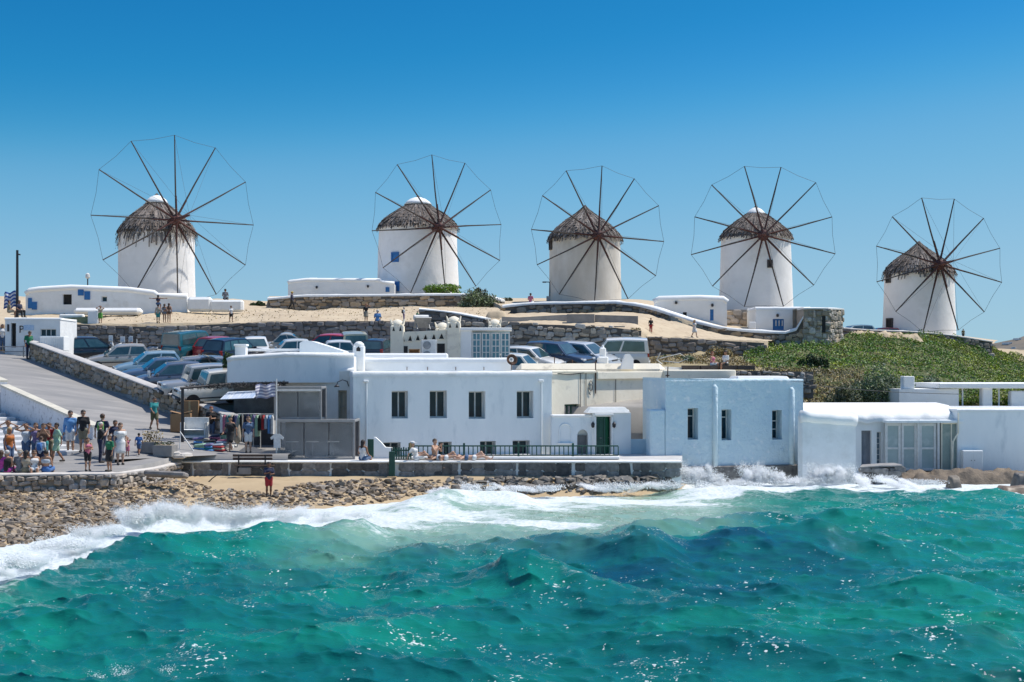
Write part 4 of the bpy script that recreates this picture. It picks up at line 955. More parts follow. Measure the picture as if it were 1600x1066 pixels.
# ---- house with horned turrets, air conditioners and a blue glass porch
ft = Fac(610, 80, 0)
R_ = fac_root('turret_house', ft, 'small white house with horned turrets, triangular vents and rooftop clutter')
t0, t1 = ft.u(612), ft.u(716); zw = ft.z(660, 518); zb = ft.z(660, 582)
mb = MB()
tri = []
block(R_, t0, t1, zb, [(t0, ft.z(620, 519.5)), (t1, ft.z(716, 515))], 0, 5, CREAM)
for k, px in enumerate((628.5, 640.5, 652.5, 664.5, 677.5, 689.5)):
    u_, z_ = ft.uz(px, 534 - k * .8); b = MB(); w_ = .17 if k in (0, 5) else .14; hh = .34
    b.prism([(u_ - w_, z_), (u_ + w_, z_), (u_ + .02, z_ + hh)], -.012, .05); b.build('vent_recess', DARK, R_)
    b = MB(); b.tube([(u_ - w_, -.03, z_), (u_ + w_, -.03, z_), (u_ + .02, -.03, z_ + hh), (u_ - w_, -.03, z_)], .025, 5); b.build('vent_frame', CREAM, R_)
for (a, c, y0, y1, dep) in ((610, 631, 502, 578, -.06), (698, 719.5, 497, 578, -.15), (675, 698, 504, 522, 3.2), (761, 782, 498, 520, 4.0)):
    u_, z_ = ft.u(a), ft.z(a, y1); ue, ze = ft.u(c), ft.z(a, y0); tw = empty('turret', (0, 0, 0)); tw.parent = R_
    w_ = (ue - u_) / 2; b = MB(); b.bbox((u_ + w_, dep + w_, (z_ + ze) / 2 - .12), (w_, w_, (ze - z_) / 2 - .12), .05); b.build('shaft', CREAM, tw)
    b = MB(); b.lathe([(w_ * 1.0, -.26), (w_ * .96, -.1), (w_ * .7, .06), (w_ * .3, .14), (.02, .16)], 14, (u_ + w_, dep + w_, ze - .05)); b.build('dome', CREAM, tw, smooth=True)
    for sx in (-1, 1):
        for sy in (-1, 1): b = MB(); b.tube([(u_ + w_ + sx * w_ * .8, dep + w_ + sy * w_ * .8, ze - .16), (u_ + w_ + sx * w_ * 1.05, dep + w_ + sy * w_ * 1.05, ze + .12)], [.07, .015], 5); b.build('horn', CREAM, tw)
    for k in (-1, 1):
        b = MB(); b.prism([(u_ + w_ + k * w_ * .5 - .07, ze - .55), (u_ + w_ + k * w_ * .5 + .07, ze - .55), (u_ + w_ + k * w_ * .5, ze - .3)], dep - .014, dep + .02); b.build('slit', DARK, tw)
for (a, b_, y0, y1) in ((623, 637, 541, 560), (682, 695, 537, 562)):
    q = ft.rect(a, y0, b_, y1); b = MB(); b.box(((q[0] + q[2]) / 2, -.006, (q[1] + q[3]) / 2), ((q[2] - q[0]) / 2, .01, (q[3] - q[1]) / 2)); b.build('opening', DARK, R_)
b = MB(); c = ft.uz(693, 566); b.tube([(c[0] + .36 * math.cos(t), -.25, c[1] - .2 + .42 * math.sin(t)) for t in np.linspace(0, math.pi, 9)], .06, 6); b.build('arch', WHITE2, R_)
# porch
p0, p1 = ft.u(719), ft.u(798); zt_ = ft.z(760, 516); b = MB(); b.bbox(((p0 + ft.u(737)) / 2, 1.2, (zb + zt_) / 2), ((ft.u(737) - p0) / 2, 1.2, (zt_ - zb) / 2), .02); b.build('porch_wall', WHITE2, R_)
b = MB(); b.bbox(((p0 + p1) / 2, 1.2, zt_ + .06), ((p1 - p0) / 2 + .05, 1.3, .08), .02); b.build('porch_roof', WHITE2, R_)
for k in range(4):
    a = lerp(737, 797, k / 4); q = ft.rect(a + .8, 520, a + 14.3, 562); window(R_, q[0], q[1], q[2], q[3], .02, 2, 4, glass=GLASSB, fw=.06, sill=False, name='glazed_panel')
b = MB(); b.box(((ft.u(737) + p1) / 2, .9, (zb + zt_) / 2), ((p1 - ft.u(737)) / 2 - .05, .02, (zt_ - zb) / 2 - .05)); b.build('blind', pmat('pale_blind', (.45, .6, .65), (.35, .5, .58), 2, .8), R_)

# ---- cream stained house in the middle, set back
fc = Fac(862, 68.6, 46)
R_ = fac_root('cream_house', fc, 'cream weather-stained house recessed between the two blue-white fronts')
c0, c1, c2 = fc.u(860), fc.u(930), fc.u(1042)
q = fc.rect(882, 632, 906, 649); q2 = fc.rect(1000.5, 659, 1014.5, 686)
block(R_, c0, c2, .8, [(c0, fc.z(864, 585)), (c1, fc.z(930, 583)), (c1 + .001, fc.z(930, 593)), (c2, fc.z(1042, 590.5))], 0, 6, CREAM, [(*q, .35), (*q2, .3)])
window(R_, q[0] + .08, q[1], q[2], q[3], .26, 3, 1, frame=GREEN, glass=pmat('pale_curtain', (.42, .38, .36), (.14, .14, .14), 8, .6), fw=.09)
b = MB(); b.box(((q2[0] + q2[2]) / 2, .28, (q2[1] + q2[3]) / 2), ((q2[2] - q2[0]) / 2, .02, (q2[3] - q2[1]) / 2)); b.build('blocked_window', GREYW, R_)
b = MB(); b.bbox(((c1 + c2) / 2 + .05, -.05, fc.z(985, 586.5)), ((c2 - c1) / 2 + .05, .12, .19), .03); b.build('cornice', CREAM, R_)
b = MB(); b.bbox(((c0 + c1) / 2, .1, fc.z(900, 581)), ((c1 - c0) / 2, .2, .08), .05); b.build('parapet', CREAM, R_)
for px, ya, yb in ((906, 580, 637), (914.5, 582, 650), (929.5, 565, 615), (961, 593, 640)):
    b = MB(); b.tube([(fc.u(px), -.05, fc.z(px, ya)), (fc.u(px), -.05, fc.z(px, yb))], .018 if px != 929.5 else .03, 5); b.build('pipe', RUST if px == 929.5 else ROPE, R_)
b = MB(); b.tube([(fc.u(870), -.06, fc.z(870, 584)), (fc.u(890), -.07, fc.z(890, 585.5)), (fc.u(915), -.06, fc.z(915, 582))], .018, 4); b.build('cable', ROPE, R_)
b = MB(); zc = fc.z(922, 600); uc = fc.u(922); b.tube([(uc + .12 * math.cos(t) * (1 + t * .03), -.04, zc + .2 * math.sin(t) - .03 * t) for t in np.linspace(0, 11, 26)], .018, 4); b.build('cable_coil', ROPE, R_)
# roofs behind the cream house
lump('roof_terrace', 'low cream roof with rounded edge behind the stained house', 'roof', 806, 1040, 568, 592, 76.5, 6, CREAM, r=.3)
lump('roof_terrace', 'rust-stained cream roof slab with dark bench edge above the blue house', 'roof', 1036, 1150, 578, 596, 74.5, 3, CREAM, r=.06)
rt, f, w, h = lump('roof_block', 'small white stepped finial on the cream roof', 'finial', 934, 951, 557, 570, 78, .7, WHITE, r=.08)
b = MB(); b.bbox((w/2, .35, h + .22), (.17, .17, .26), .06); b.build('shaft', WHITE, rt); b = MB(); b.lathe([(.1, 0), (.05, .12), (.01, .2)], 8, (w/2, .35, h + .46)); b.build('tip', WHITE, rt)
gable_block('roof_vent', 'white lean-to chimney box with scribbled side on the cream roof', 'chimney', [(970, 577), (990, 577), (990, 561), (984, 553), (978, 553), (974, 562)], 76, .7, WHITE2)
gable_block('roof_edge', 'white angled roof edge at the corner above the rust pole', 'roof', [(1040, 580), (1072, 580), (1072, 574.5), (1040, 573)], 77.5, 2.0, WHITE2)

# ---- gate and courtyard wall with green door
fg = Fac(862, 66.9, 8)
R_ = fac_root('courtyard_wall', fg, 'pale courtyard wall with arched niche, grated arch and open green door', 'wall')
g0, g1 = fg.u(862), fg.u(985); zb = .8
qd = fg.rect(930.5, 651, 954, 714); qa = fg.rect(902, 671, 919, 714); qo = fg.rect(979.5, 640, 1014, 686)
block(R_, g0, fg.u(925), zb, fg.z(890, 651), 0, .45, SHADEBLUE, [(*qa, .45)])
block(R_, fg.u(925), g1, zb, fg.z(950, 645), -.12, .6, WHITE2, [(qd[0], qd[1], qd[2], qd[3], .3)], name='gate_house')
block(R_, g1, fg.u(1042), zb, fg.z(1000, 687), 0, .5, SHADEBLUE2, name='low_wall')
b = MB(); b.bbox(((g0 + fg.u(925)) / 2, .22, fg.z(890, 650)), ((fg.u(925) - g0) / 2, .27, .06), .04); b.build('coping', WHITE, R_)
b = MB(); um = (fg.u(917) + g1) / 2 - .04; hw_ = (g1 - fg.u(917)) / 2
b.add([(um - hw_, -.2, 0), (um + hw_, -.2, 0), (um + hw_, .7, 0), (um - hw_, .7, 0), (um - hw_ + .22, -.05, .26), (um + hw_ - .22, -.05, .26), (um + hw_ - .22, .55, .26), (um - hw_ + .22, .55, .26)], [(3, 2, 1, 0), (4, 5, 6, 7), (0, 1, 5, 4), (1, 2, 6, 5), (2, 3, 7, 6), (3, 0, 4, 7)])
b.v = [(x, y, z + fg.z(950, 645)) for x, y, z in b.v]; b.build('gate_roof', WHITE, R_)
b = MB(); b.bbox(((qd[0] + qd[2]) / 2, -.2, qd[3] + .1), ((qd[2] - qd[0]) / 2 + .1, .1, .05), .03); b.build('lintel', WHITE, R_)
b = MB()
for s in (qd[0] - .05, qd[2] + .05): b.bbox((s, -.15, (qd[1] + qd[3]) / 2), (.05, .04, (qd[3] - qd[1]) / 2), .01)
b.build('door_surround', WHITE, R_)
panel_door(R_, qd[0], qd[1], lerp(qd[0], qd[2], .66), qd[3], .05, GREEN, 'door')
dl = panel_door(R_, 0, qd[1], lerp(0, qd[2] - qd[0], .5), qd[3], 0, GREEN2, 'door'); dl.location = (qd[2] - .1, .28, qd[1]); dl.rotation_euler = (0, 0, math.radians(62))
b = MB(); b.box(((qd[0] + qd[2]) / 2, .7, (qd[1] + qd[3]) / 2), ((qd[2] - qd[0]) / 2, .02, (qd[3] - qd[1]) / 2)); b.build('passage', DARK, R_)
# arch infill above the rectangular opening corners and grey grate
um, hw_ = (qa[0] + qa[2]) / 2, (qa[2] - qa[0]) / 2; zs_ = qa[3] - hw_ * 1.15
b = MB()
for sgn in (-1, 1):
    pts = [(um + sgn * hw_ * math.cos(t), zs_ + hw_ * 1.12 * math.sin(t)) for t in np.linspace(0, math.pi/2, 7)] + [(um, qa[3] + .01), (um + sgn * (hw_ + .001), qa[3] + .01)]
    b.prism(pts if sgn < 0 else pts[::-1], -.005, .42)
b.build('arch_spandrel', SHADEBLUE, R_)
b = MB()
for k in range(9): x = lerp(qa[0] + .04, qa[2] - .04, k / 8); b.box((x, .3, (qa[1] + zs_) / 2), (.012, .012, (zs_ - qa[1]) / 2))
b.build('grate', METG, R_)
b = MB(); b.box((um, .4, (qa[1] + zs_) / 2), (hw_, .01, (zs_ - qa[1]) / 2)); b.build('screen', pmat('grey_screen', (.2, .2, .21), (.15, .15, .16), 6, .8), R_)
# shallow arched niche: raised arch moulding with sill
un, zn = fg.uz(883, 692); b = MB(); pts = [(un - .28, zn)] + [(un + .28 * math.cos(t), zn + .62 + .28 * math.sin(t)) for t in np.linspace(math.pi, 0, 9)] + [(un + .28, zn)]
b.tube([(x, -.02, z) for x, z in pts], .035, 6); b.build('niche', SHADEBLUE, R_); b = MB(); b.bbox((un, -.05, zn - .02), (.36, .08, .03), .02); b.build('niche_sill', SHADEBLUE, R_)
for px in (925, 958):
    u_, z_ = fg.uz(px, 664); l = empty('lantern', (u_, -.22, z_)); l.parent = R_
    b = MB(); b.lathe([(.03, -.13), (.075, -.08), (.09, .06), (.03, .13), (.01, .17)], 8); b.build('body', METD, l); b = MB(); b.tube([(0, .1, .05), (0, 0, .1)], .015, 5); b.build('bracket', METD, l)
b = MB(); u_ = fg.u(979.5); b.bbox((u_ + .02, .28, (fg.z(985, 640) + fg.z(985, 687)) / 2), (.1, .3, (fg.z(985, 640) - fg.z(985, 687)) / 2), .05); b.build('pier', SHADEBLUE, R_)

# ---- big blue-white house with three slit windows
fb = Fac(1040, 66.0, 14)
R_ = fac_root('blue_house', fb, 'rough blue-white house with three narrow deep windows standing in the surf')
b0, b1 = fb.u(1020), fb.u(1255); bw = fb.u(1040); zt = fb.z(1150, 594.5); holes = []; qs = []
for (a, y0, c, y1) in ((1074.5, 638, 1091, 687), (1127.5, 640, 1143, 688), (1206.5, 641, 1222, 687)):
    q = fb.rect(a, y0, c, y1); holes.append((*q, .75)); qs.append(q)
block(R_, bw, b1, -.6, [(bw, fb.z(1040, 590.5)), (b1, fb.z(1255, 597))], 0, 3.2, SHADEBLUE2, holes)
for k, q in enumerate(qs): window(R_, q[0] - .02, q[1], q[0] + (q[2] - q[0]) * .98, q[3], .55, 1, 1, fw=.06, splits=([.74] if k < 2 else [.34, .62]), name='window')
b = MB(); b.bbox(((fb.u(1016) + bw) / 2, .3, (fb.z(1030, 640) + .3) / 2), ((bw - fb.u(1016)) / 2, .3, (fb.z(1030, 640) - .3) / 2), .06); b.build('buttress', SHADEBLUE2, R_)
rim(R_, bw, b1, 0, 3.2, fb.z(1150, 595) - .03, .22, .10, SHADEBLUE2, seed=5, out_=.01)
for px, y0 in ((1117, 602), (1237, 606)):
    u_, z_ = fb.uz(px, y0); b = MB(); b.tube([(u_, -.02, -.4), (u_, -.03, z_ - .1), (u_ - .02, -.0, z_ + .02)], [.15, .13, .06], 8); b.build('pilaster', SHADEBLUE2, R_, smooth=True)
b = MB(); b.bbox(((bw + b1) / 2, -.06, fb.z(1150, 733) - .25), ((b1 - bw) / 2 + .05, .12, .42), .05); b.build('plinth', ST_SEA, R_)
lump('roof_block', 'white raised roof strip behind the blue house', 'roof', 1150, 1234, 588, 600, 72, 2.5, WHITE2, r=.12)

# ---- low white houses at the right end, hugging the rock
fw1 = Fac(1254, 65.5, 14)
R_ = fac_root('boat_house_wall', fw1, 'low white wall with thick rounded coping beside the blue house', 'wall')
w0, w1 = fw1.u(1254), fw1.u(1337)
block(R_, w0, w1, -.4, [(w0, fw1.z(1256, 651)), (w1, fw1.z(1337, 659))], 0, .5, WHITE); b = MB(); b.tube([(lerp(w0, w1 + .05, k / 8), .15, lerp(fw1.z(1256, 651), fw1.z(1337, 658), k / 8) + .02 * math.sin(k * 2.1)) for k in range(9)], .3, 10); b.build('coping', WHITE2, R_, smooth=True)
fw = Fac(1255, 69.5, 3)
R_ = fac_root('boat_house', fw, 'low blue-shaded house with sloping rough roof and tall frosted glass doors')
h0, h1, h2 = fw.u(1255), fw.u(1496), fw.u(1640); zf = fw.z(1420, 658)
q1 = fw.rect(1346, 673, 1362, 729); q2 = fw.rect(1370, 675, 1377, 729)
block(R_, h0, h1, -.3, zf, 0, 3.0, SHADEBLUE, [(*q1, .4), (*q2, .25)])
b = MB(); n_ = 24
for i in range(n_ + 1):
    x = lerp(h0 - .1, h1, i / n_); w_ = .05 * math.sin(i * 1.7) + .04 * math.sin(i * 3.1)
    for yy, z in ((-.12, zf - .08 + w_), (-.16, zf + .12 + w_), (.05, zf + .34 + w_), (1.2, fw.z(1400, 638) + .12 + w_ * .5), (3.0, fw.z(1400, 638) + .2)): b.v.append((x, yy, z))
    if i:
        for j in range(4): s_ = (i - 1) * 5 + j; b.f.append((s_, s_ + 5, s_ + 6, s_ + 1)); b.m.append(0)
b.build('roof', WHITE, R_, smooth=True)
panel_door(R_, q1[0], q1[1], q1[2], q1[3], .3, pmat('grey_door', (.24, .26, .29), (.19, .21, .24), 3, .7), 'door')
window(R_, q2[0], q2[1], q2[2], q2[3], .2, 1, 6, fw=.04, sill=False, glass=pmat('grey_glass', (.16, .22, .26), (.1, .15, .2), 4, .3))
FROST = pmat('frosted_glass', (.40, .48, .47), (.30, .38, .38), .9, .35, c3=(.55, .60, .58), c3scale=1.4, c3amt=.8)
for (a, c) in ((1378, 1402), (1403, 1427), (1431, 1457)):
    q = fw.rect(a, 661, c, 734); o = window(R_, q[0], q[1], q[2], q[3], -.5, 1, 2, glass=FROST, fw=.12, sill=False, name='glass_door', splits=[.47])
q = fw.rect(1464, 660, 1496, 734); o = window(R_, q[0], q[1], q[2], q[3], -.55, 2, 1, glass=pmat('sea_glass', (.30, .37, .34), (.20, .27, .25), 1.5, .2, c3=(.45, .47, .42), c3scale=1.2, c3amt=.7), fw=.06, sill=False, frame=CREAM, name='glass_screen')
for px in (1428.5, 1459.5):
    q = fw.rect(px - 1.6, 655, px + 1.6, 738); b = MB(); b.box(((q[0] + q[2]) / 2, -.56, (q[1] + q[3]) / 2), ((q[2] - q[0]) / 2, .09, (q[3] - q[1]) / 2)); b.build('post', METW, R_)
for px in (1366.5, ):
    q = fw.rect(1328, 726, 1340, 745)
b = MB(); q = fw.rect(1378, 656, 1497, 660); b.bbox(((q[0] + q[2]) / 2, -.4, (q[1] + q[3]) / 2), ((q[2] - q[0]) / 2, .35, .07), .02); b.build('door_head', SHADEBLUE, R_)
fw2 = Fac(1496, 69.2, 2)
R_ = fac_root('end_house', fw2, 'blank blue-shaded end house with a white meter cupboard')
e1 = fw2.u(1880); zt = fw2.z(1560, 641.5)
block(R_, 0, e1, -.2, zt, 0, 5, SHADEBLUE); rim(R_, 0, e1, 0, 5, zt - .03, .2, .1, WHITE, seed=8)
q = fw2.rect(1500, 703, 1531, 735); cb = empty('meter_cupboard', ((q[0] + q[2]) / 2, -.2, q[1])); cb.parent = R_
w_, h_ = (q[2] - q[0]) / 2, q[3] - q[1]; b = MB(); b.bbox((0, 0, h_/2), (w_, .2, h_/2), .02); b.build('box', WHITE2, cb)
for s in (-1, 1):
    b = MB(); b.bbox((s * w_ * .5, -.205, h_/2), (w_ * .47, .012, h_ * .46), .006); b.build('leaf', WHITE2, cb)
    b = MB(); b.lathe([(.02, 0), (.02, .03)], 6, (s * .08, -.225, h_ * .5)); b.build('knob', METD, cb)
b = MB(); b.tube([(.02, -.06, fw2.z(1500, 645)), (.02, -.07, fw2.z(1500, 676)), (-.25, -.08, fw2.z(1500, 690)), (-.28, -.08, fw2.z(1500, 735))], .04, 6); b.build('pipe', CREAM, R_)
# rubble quay below them
stone_wall('quay_wall', 'short dark quay wall in the surf before the glass doors', [(1344, 731, 762, 66.5), (1378, 728.5, 760, 66.2), (1409, 728.5, 760, 66.2)], ST_SEA, size=.3, thick=1.4, coping=CONC, cop_h=.06, seed=31)
# ---- flat-roofed terrace house up the slope with open pergola
fp = Fac(1405, 78, 3)
R_ = fac_root('pergola_house', fp, 'white flat roof house with chimney stub and open pergola on the green slope')
p0, p1, p2 = 0, fp.u(1498), fp.u(1760)
block(R_, p0, p1, 1.5, fp.z(1450, 608), 0, 4, WHITE2)
q = fp.rect(1413, 588, 1430, 608); b = MB(); b.bbox(((q[0] + q[2]) / 2, .4, (q[1] + q[3]) / 2), ((q[2] - q[0]) / 2, .3, (q[3] - q[1]) / 2), .03); b.build('chimney', WHITE2, R_)
b = MB(); b.bbox(((fp.u(1466) + p2) / 2, 2, fp.z(1560, 603)), ((p2 - fp.u(1466)) / 2, 2.2, .14), .03); b.build('pergola_roof', WHITE2, R_)
for a, c in ((1535, 1551), (1580, 1640)):
    q = fp.rect(a, 603 if a < 1560 else 611, c, 642); b = MB(); b.bbox(((q[0] + q[2]) / 2, .25, (q[1] + q[3]) / 2), ((q[2] - q[0]) / 2, .25, (q[3] - q[1]) / 2), .05); b.build('pillar', WHITE2, R_)
for px in (1499, 1507, 1564):
    q = fp.rect(px - 1, 606, px + 1, 642); b = MB(); b.box(((q[0] + q[2]) / 2, .3, (q[1] + q[3]) / 2), ((q[2] - q[0]) / 2, .04, (q[3] - q[1]) / 2)); b.build('post', METW, R_)
b = MB(); b.bbox(((p1 + p2) / 2, 2, fp.z(1560, 641)), ((p2 - p1) / 2, 2.2, .12), .03); b.build('terrace_slab', WHITE2, R_)

# ---- houses up by the mills
fh = Fac(40, 108, 2)
R_ = fac_root('shop_cottage', fh, 'long low white cottage shop with blue shutters under the largest windmill')
a0, a1 = 0, fh.u(292); zb = fh.z(100, 494)
prof = [(fh.u(p), fh.z(p, y)) for p, y in ((40, 459), (46, 454), (60, 452), (110, 449), (200, 452.5), (240, 457.5), (246, 462), (292, 463))]
hl = [(*fh.rect(98, 460, 112, 476), .35), (*fh.rect(158.5, 463, 167.5, 472), .25)]
block(R_, a0, a1, zb, prof, 0, 5, WHITE, hl)
b = MB(); b.tube([(x, .15, z - .03) for x, z in prof], .24, 8); b.build('parapet', WHITE2, R_, smooth=True)
q = hl[1]; window(R_, q[0], q[1], q[2], q[3], .16, 1, 1, fw=.06)
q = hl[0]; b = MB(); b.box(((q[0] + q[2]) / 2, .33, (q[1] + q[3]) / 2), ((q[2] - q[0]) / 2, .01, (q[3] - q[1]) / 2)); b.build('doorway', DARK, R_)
for (x0, y0, x1, y1) in ((122, 452.5, 131, 462), (132, 455.5, 141, 468.5), (44, 466, 50, 482), (50, 472, 58, 484)):
    q = fh.rect(x0, y0, x1, y1); b = MB(); b.bbox(((q[0] + q[2]) / 2, -.04, (q[1] + q[3]) / 2), ((q[2] - q[0]) / 2, .035, (q[3] - q[1]) / 2), .01); b.build('shutter', BLUE, R_)
lump('terrace_bench', 'whitewashed stepped bench wall in front of the low cottage shop', 'bench wall', 114, 218, 481, 492, 105.5, 1.2, WHITE, r=.2)
lump('mill_wall', 'rough white rubble wall trailing down beside the largest windmill', 'wall', 292, 330, 464, 487, 108, .8, WHITE, r=.2)
lump('mill_wall', 'low end of the rough white wall near the largest windmill', 'wall', 328, 379, 468.5, 487, 108, .8, WHITE, r=.15)
lump('terrace_wall', 'whitewashed low wall strip under the cottage shop benches', 'wall', 92, 130, 491, 501, 101, .5, WHITE, r=.08)
fa = Fac(450, 121, 2)
R_ = fac_root('mill_annex', fa, 'long low white annex beside the broad windmill')
a1 = fa.u(616); ac = fa.u(479); prof = [(0, fa.z(451, 443)), (.15, fa.z(455, 441)), (ac, fa.z(479, 438)), (fa.u(592), fa.z(592, 438.5)), (fa.u(598), fa.z(598, 442)), (a1, fa.z(616, 443.5))]
block(R_, 0, a1, fa.z(450, 466), prof, 0, 5, WHITE2); b = MB(); b.tube([(x, .15, z) for x, z in prof], .2, 8); b.build('parapet', WHITE2, R_, smooth=True)
q = fa.rect(602.5, 449, 608.5, 456.5); b = MB(); b.bbox(((q[0] + q[2]) / 2, -.02, (q[1] + q[3]) / 2), ((q[2] - q[0]) / 2, .05, (q[3] - q[1]) / 2), .01); b.build('window', BLUE, R_)
for px, py in ((495, 449), (575, 447.5)):
    u_, z_ = fa.uz(px, py); b = MB(); b.lathe([(.02, -.12), (.09, -.08), (.09, .08), (.02, .12)], 8, (u_, -.1, z_)); b.build('lamp', METD, R_)
b = MB(); u_, z_ = fa.uz(487, 436); b.bbox((u_, 1.5, z_), (.4, .3, .18), .08); b.build('roof_vent', WHITE2, R_)
f4 = Fac(1022, 110, -6)
R_ = fac_root('terrace_cottage', f4, 'white rounded cottage with one narrow blue window behind the curved wall')
a1, am = f4.u(1136), f4.u(1094); prof = [(0, f4.z(1022, 472)), (.4, f4.z(1030, 467)), (am, f4.z(1094, 465.5)), (f4.u(1130), f4.z(1130, 467)), (a1, f4.z(1136, 472))]
qh = f4.rect(1109.5, 483.5, 1115, 501); qs_ = f4.rect(1067, 488, 1073, 496)
block(R_, 0, a1, f4.z(1022, 520), prof, 0, 4, WHITE2, [(*qh, .15), (*qs_, .15)]); b = MB(); b.tube([(x, .22, z - .05) for x, z in prof], .28, 8); b.build('parapet', WHITE2, R_, smooth=True)
b = MB(); b.box(((qh[0] + qh[2]) / 2, .1, (qh[1] + qh[3]) / 2), ((qh[2] - qh[0]) / 2, .03, (qh[3] - qh[1]) / 2)); b.build('shutter', BLUE, R_)
b = MB(); b.box(((qs_[0] + qs_[2]) / 2, .1, (qs_[1] + qs_[3]) / 2), ((qs_[2] - qs_[0]) / 2, .03, (qs_[3] - qs_[1]) / 2)); b.build('window', DARK, R_)
for px, py in ((1056.5, 473), (1113, 477)):
    u_, z_ = f4.uz(px, py); b = MB(); b.lathe([(.02, -.13), (.1, -.08), (.1, .08), (.02, .13)], 8, (u_, -.12, z_)); b.build('lamp', METD, R_)
f5 = Fac(1181, 106.5, 0)
R_ = fac_root('terrace_cottage', f5, 'white cottage with a blue barred gate beside the stone bastion')
a1 = f5.u(1266); zt = f5.z(1200, 483); q = f5.rect(1207.5, 498.5, 1225, 516)
block(R_, 0, a1, f5.z(1181, 524), zt, 0, 4, WHITE2, [(*q, .2)]); rim(R_, 0, a1, 0, 4, zt - .05, .5, .22, WHITE2, seed=9)
g = empty('gate', ((q[0] + q[2]) / 2, .05, q[1])); g.parent = R_; w_, h_ = (q[2] - q[0]) / 2, q[3] - q[1]
b = MB(); b.box((0, .06, h_/2), (w_, .02, h_/2)); b.build('backing', BLUE, g)
for k in range(6): b = MB(); b.box((lerp(-w_ * .7, w_ * .7, k / 5), 0, h_ * .62), (.035, .02, h_ * .25)); b.build('bar', METW if k % 2 else BLUE, g)
u_, z_ = f5.uz(1214.5, 493); b = MB(); b.lathe([(.02, -.13), (.1, -.08), (.1, .08), (.02, .13)], 8, (u_, -.12, z_)); b.build('lamp', METD, R_)
lump('meter_box', 'tiny white cupboard with blue door beside the barred gate cottage', 'cupboard', 1171, 1181, 503, 514, 106, .5, WHITE2, r=.03)
stone_wall('terrace_wall', 'patch of brown stone wall under the clean white mill', [(1128, 484, 520, 111.5), (1186, 484, 520, 111.5)], ST_BROWN, MORTL, size=.4, seed=40, thick=.5)
b = MB(); b.box((0, 0, 0), (.12, .05, .6)); s_ = b.build('slit', DARK); s_.parent = [o for o in bpy.data.objects if o.name.startswith('stone_tower')][0]; s_.location = P(1287, 507, 102.8) - s_.parent.location
# dark concrete ramps walls on the middle terrace
for (pts, d, lb) in (([(784, 502), (784, 495), (812, 496), (880, 492), (886, 492), (886, 512)], 98.0, 'pale grey sloping ramp wall below the shabby mill'), ([(886, 513), (886, 491), (929, 491), (929, 512)], 97.0, 'dark grey square retaining slab below the shabby mill'), ([(930, 508), (930, 492), (997, 494), (997, 510)], 97.6, 'dark grey long retaining slab with ragged white top edge')):
    gable_block('retaining_slab', lb, 'retaining wall', pts, d, .5, GREYW if d == 98.0 else CONC)
# parking kiosk
fk2 = Fac(8, 86, 3)
R_ = fac_root('parking_kiosk', fk2, 'white parking kiosk with a dark door, P sign and three-pane window', 'kiosk')
a1 = fk2.u(94); zt = fk2.z(50, 498); qd = fk2.rect(17, 505, 25, 543); qw = fk2.rect(63, 514, 88, 526)
block(R_, 0, a1, fk2.z(50, 556), zt, 0, 4, WHITE, [(*qd, .3), (*qw, .15)]); rim(R_, 0, a1, 0, 4, zt - .06, .3, .12, WHITE2, seed=11)
window(R_, qw[0], qw[1], qw[2], qw[3], .1, 3, 1, fw=.05, sill=False)
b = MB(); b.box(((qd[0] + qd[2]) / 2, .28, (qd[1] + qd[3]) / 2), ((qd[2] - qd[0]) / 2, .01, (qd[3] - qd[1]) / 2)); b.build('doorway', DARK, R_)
def text(body, size, root, x, y, z, mat, ext=.006, name='lettering'):
    cu = bpy.data.curves.new(name, 'FONT'); cu.body = body; cu.size = size; cu.extrude = ext; cu.align_x = 'LEFT'; cu.resolution_u = 2
    me = None; o = bpy.data.objects.new(name, cu); COL.objects.link(o); o.parent = root; o.location = (x, y, z); o.rotation_euler = (math.radians(90), 0, 0); cu.materials.append(mat)
    dg = bpy.context.evaluated_depsgraph_get(); me = bpy.data.meshes.new_from_object(o.evaluated_get(dg)); bpy.data.objects.remove(o)
    o = link(name, me, root, (x, y, z), (math.radians(90), 0, 0)); return o
u_, z_ = fk2.uz(29.5, 520); text('P', .62, R_, u_, -.02, z_, METD)
q = fk2.rect(37, 508.5, 53, 516.5); b = MB(); b.bbox(((q[0] + q[2]) / 2, -.03, (q[1] + q[3]) / 2), ((q[2] - q[0]) / 2, .02, (q[3] - q[1]) / 2), .008); b.build('sign_board', pmat('pale_sign', (.55, .66, .78), (.35, .5, .7), 9, .6), R_)
b = MB(); q = fk2.rect(11.5, 507, 14.5, 518); b.box(((q[0] + q[2]) / 2, -.02, (q[1] + q[3]) / 2), ((q[2] - q[0]) / 2, .02, (q[3] - q[1]) / 2)); b.build('notice', METD, R_)
rt, f, w, h = lump('booth', 'small white corrugated booth beside the parking kiosk', 'booth', 62, 100, 526, 548, 83.6, 1.0, WHITE2, r=.02)
for k in range(11):
    b = MB(); b.box((lerp(.06, w - .06, k / 10), -.012, h/2), (.03, .012, h/2 - .03)); b.build('rib', WHITE2, rt)
text_later = 0
rt, f, w, h = lump('gate_box', 'white square cabinet on the terrace edge beside the green-skirted person', 'cabinet', 137, 152.5, 486, 506, 100.6, .5, WHITE2, r=.02)
b = MB(); b.box(((fk2.u(95) + fk2.u(137)) / 2, 14.0, fk2.z(100, 500)), (2.6, .2, .5)); 
gable_block('green_fence', 'faded green boarded strip beside the white cabinet', 'fence', [(95, 507), (95, 497), (137, 495), (137, 506)], 100.8, .1, pmat('faded_green', (.12, .16, .10), (.18, .22, .14), 2, .9))
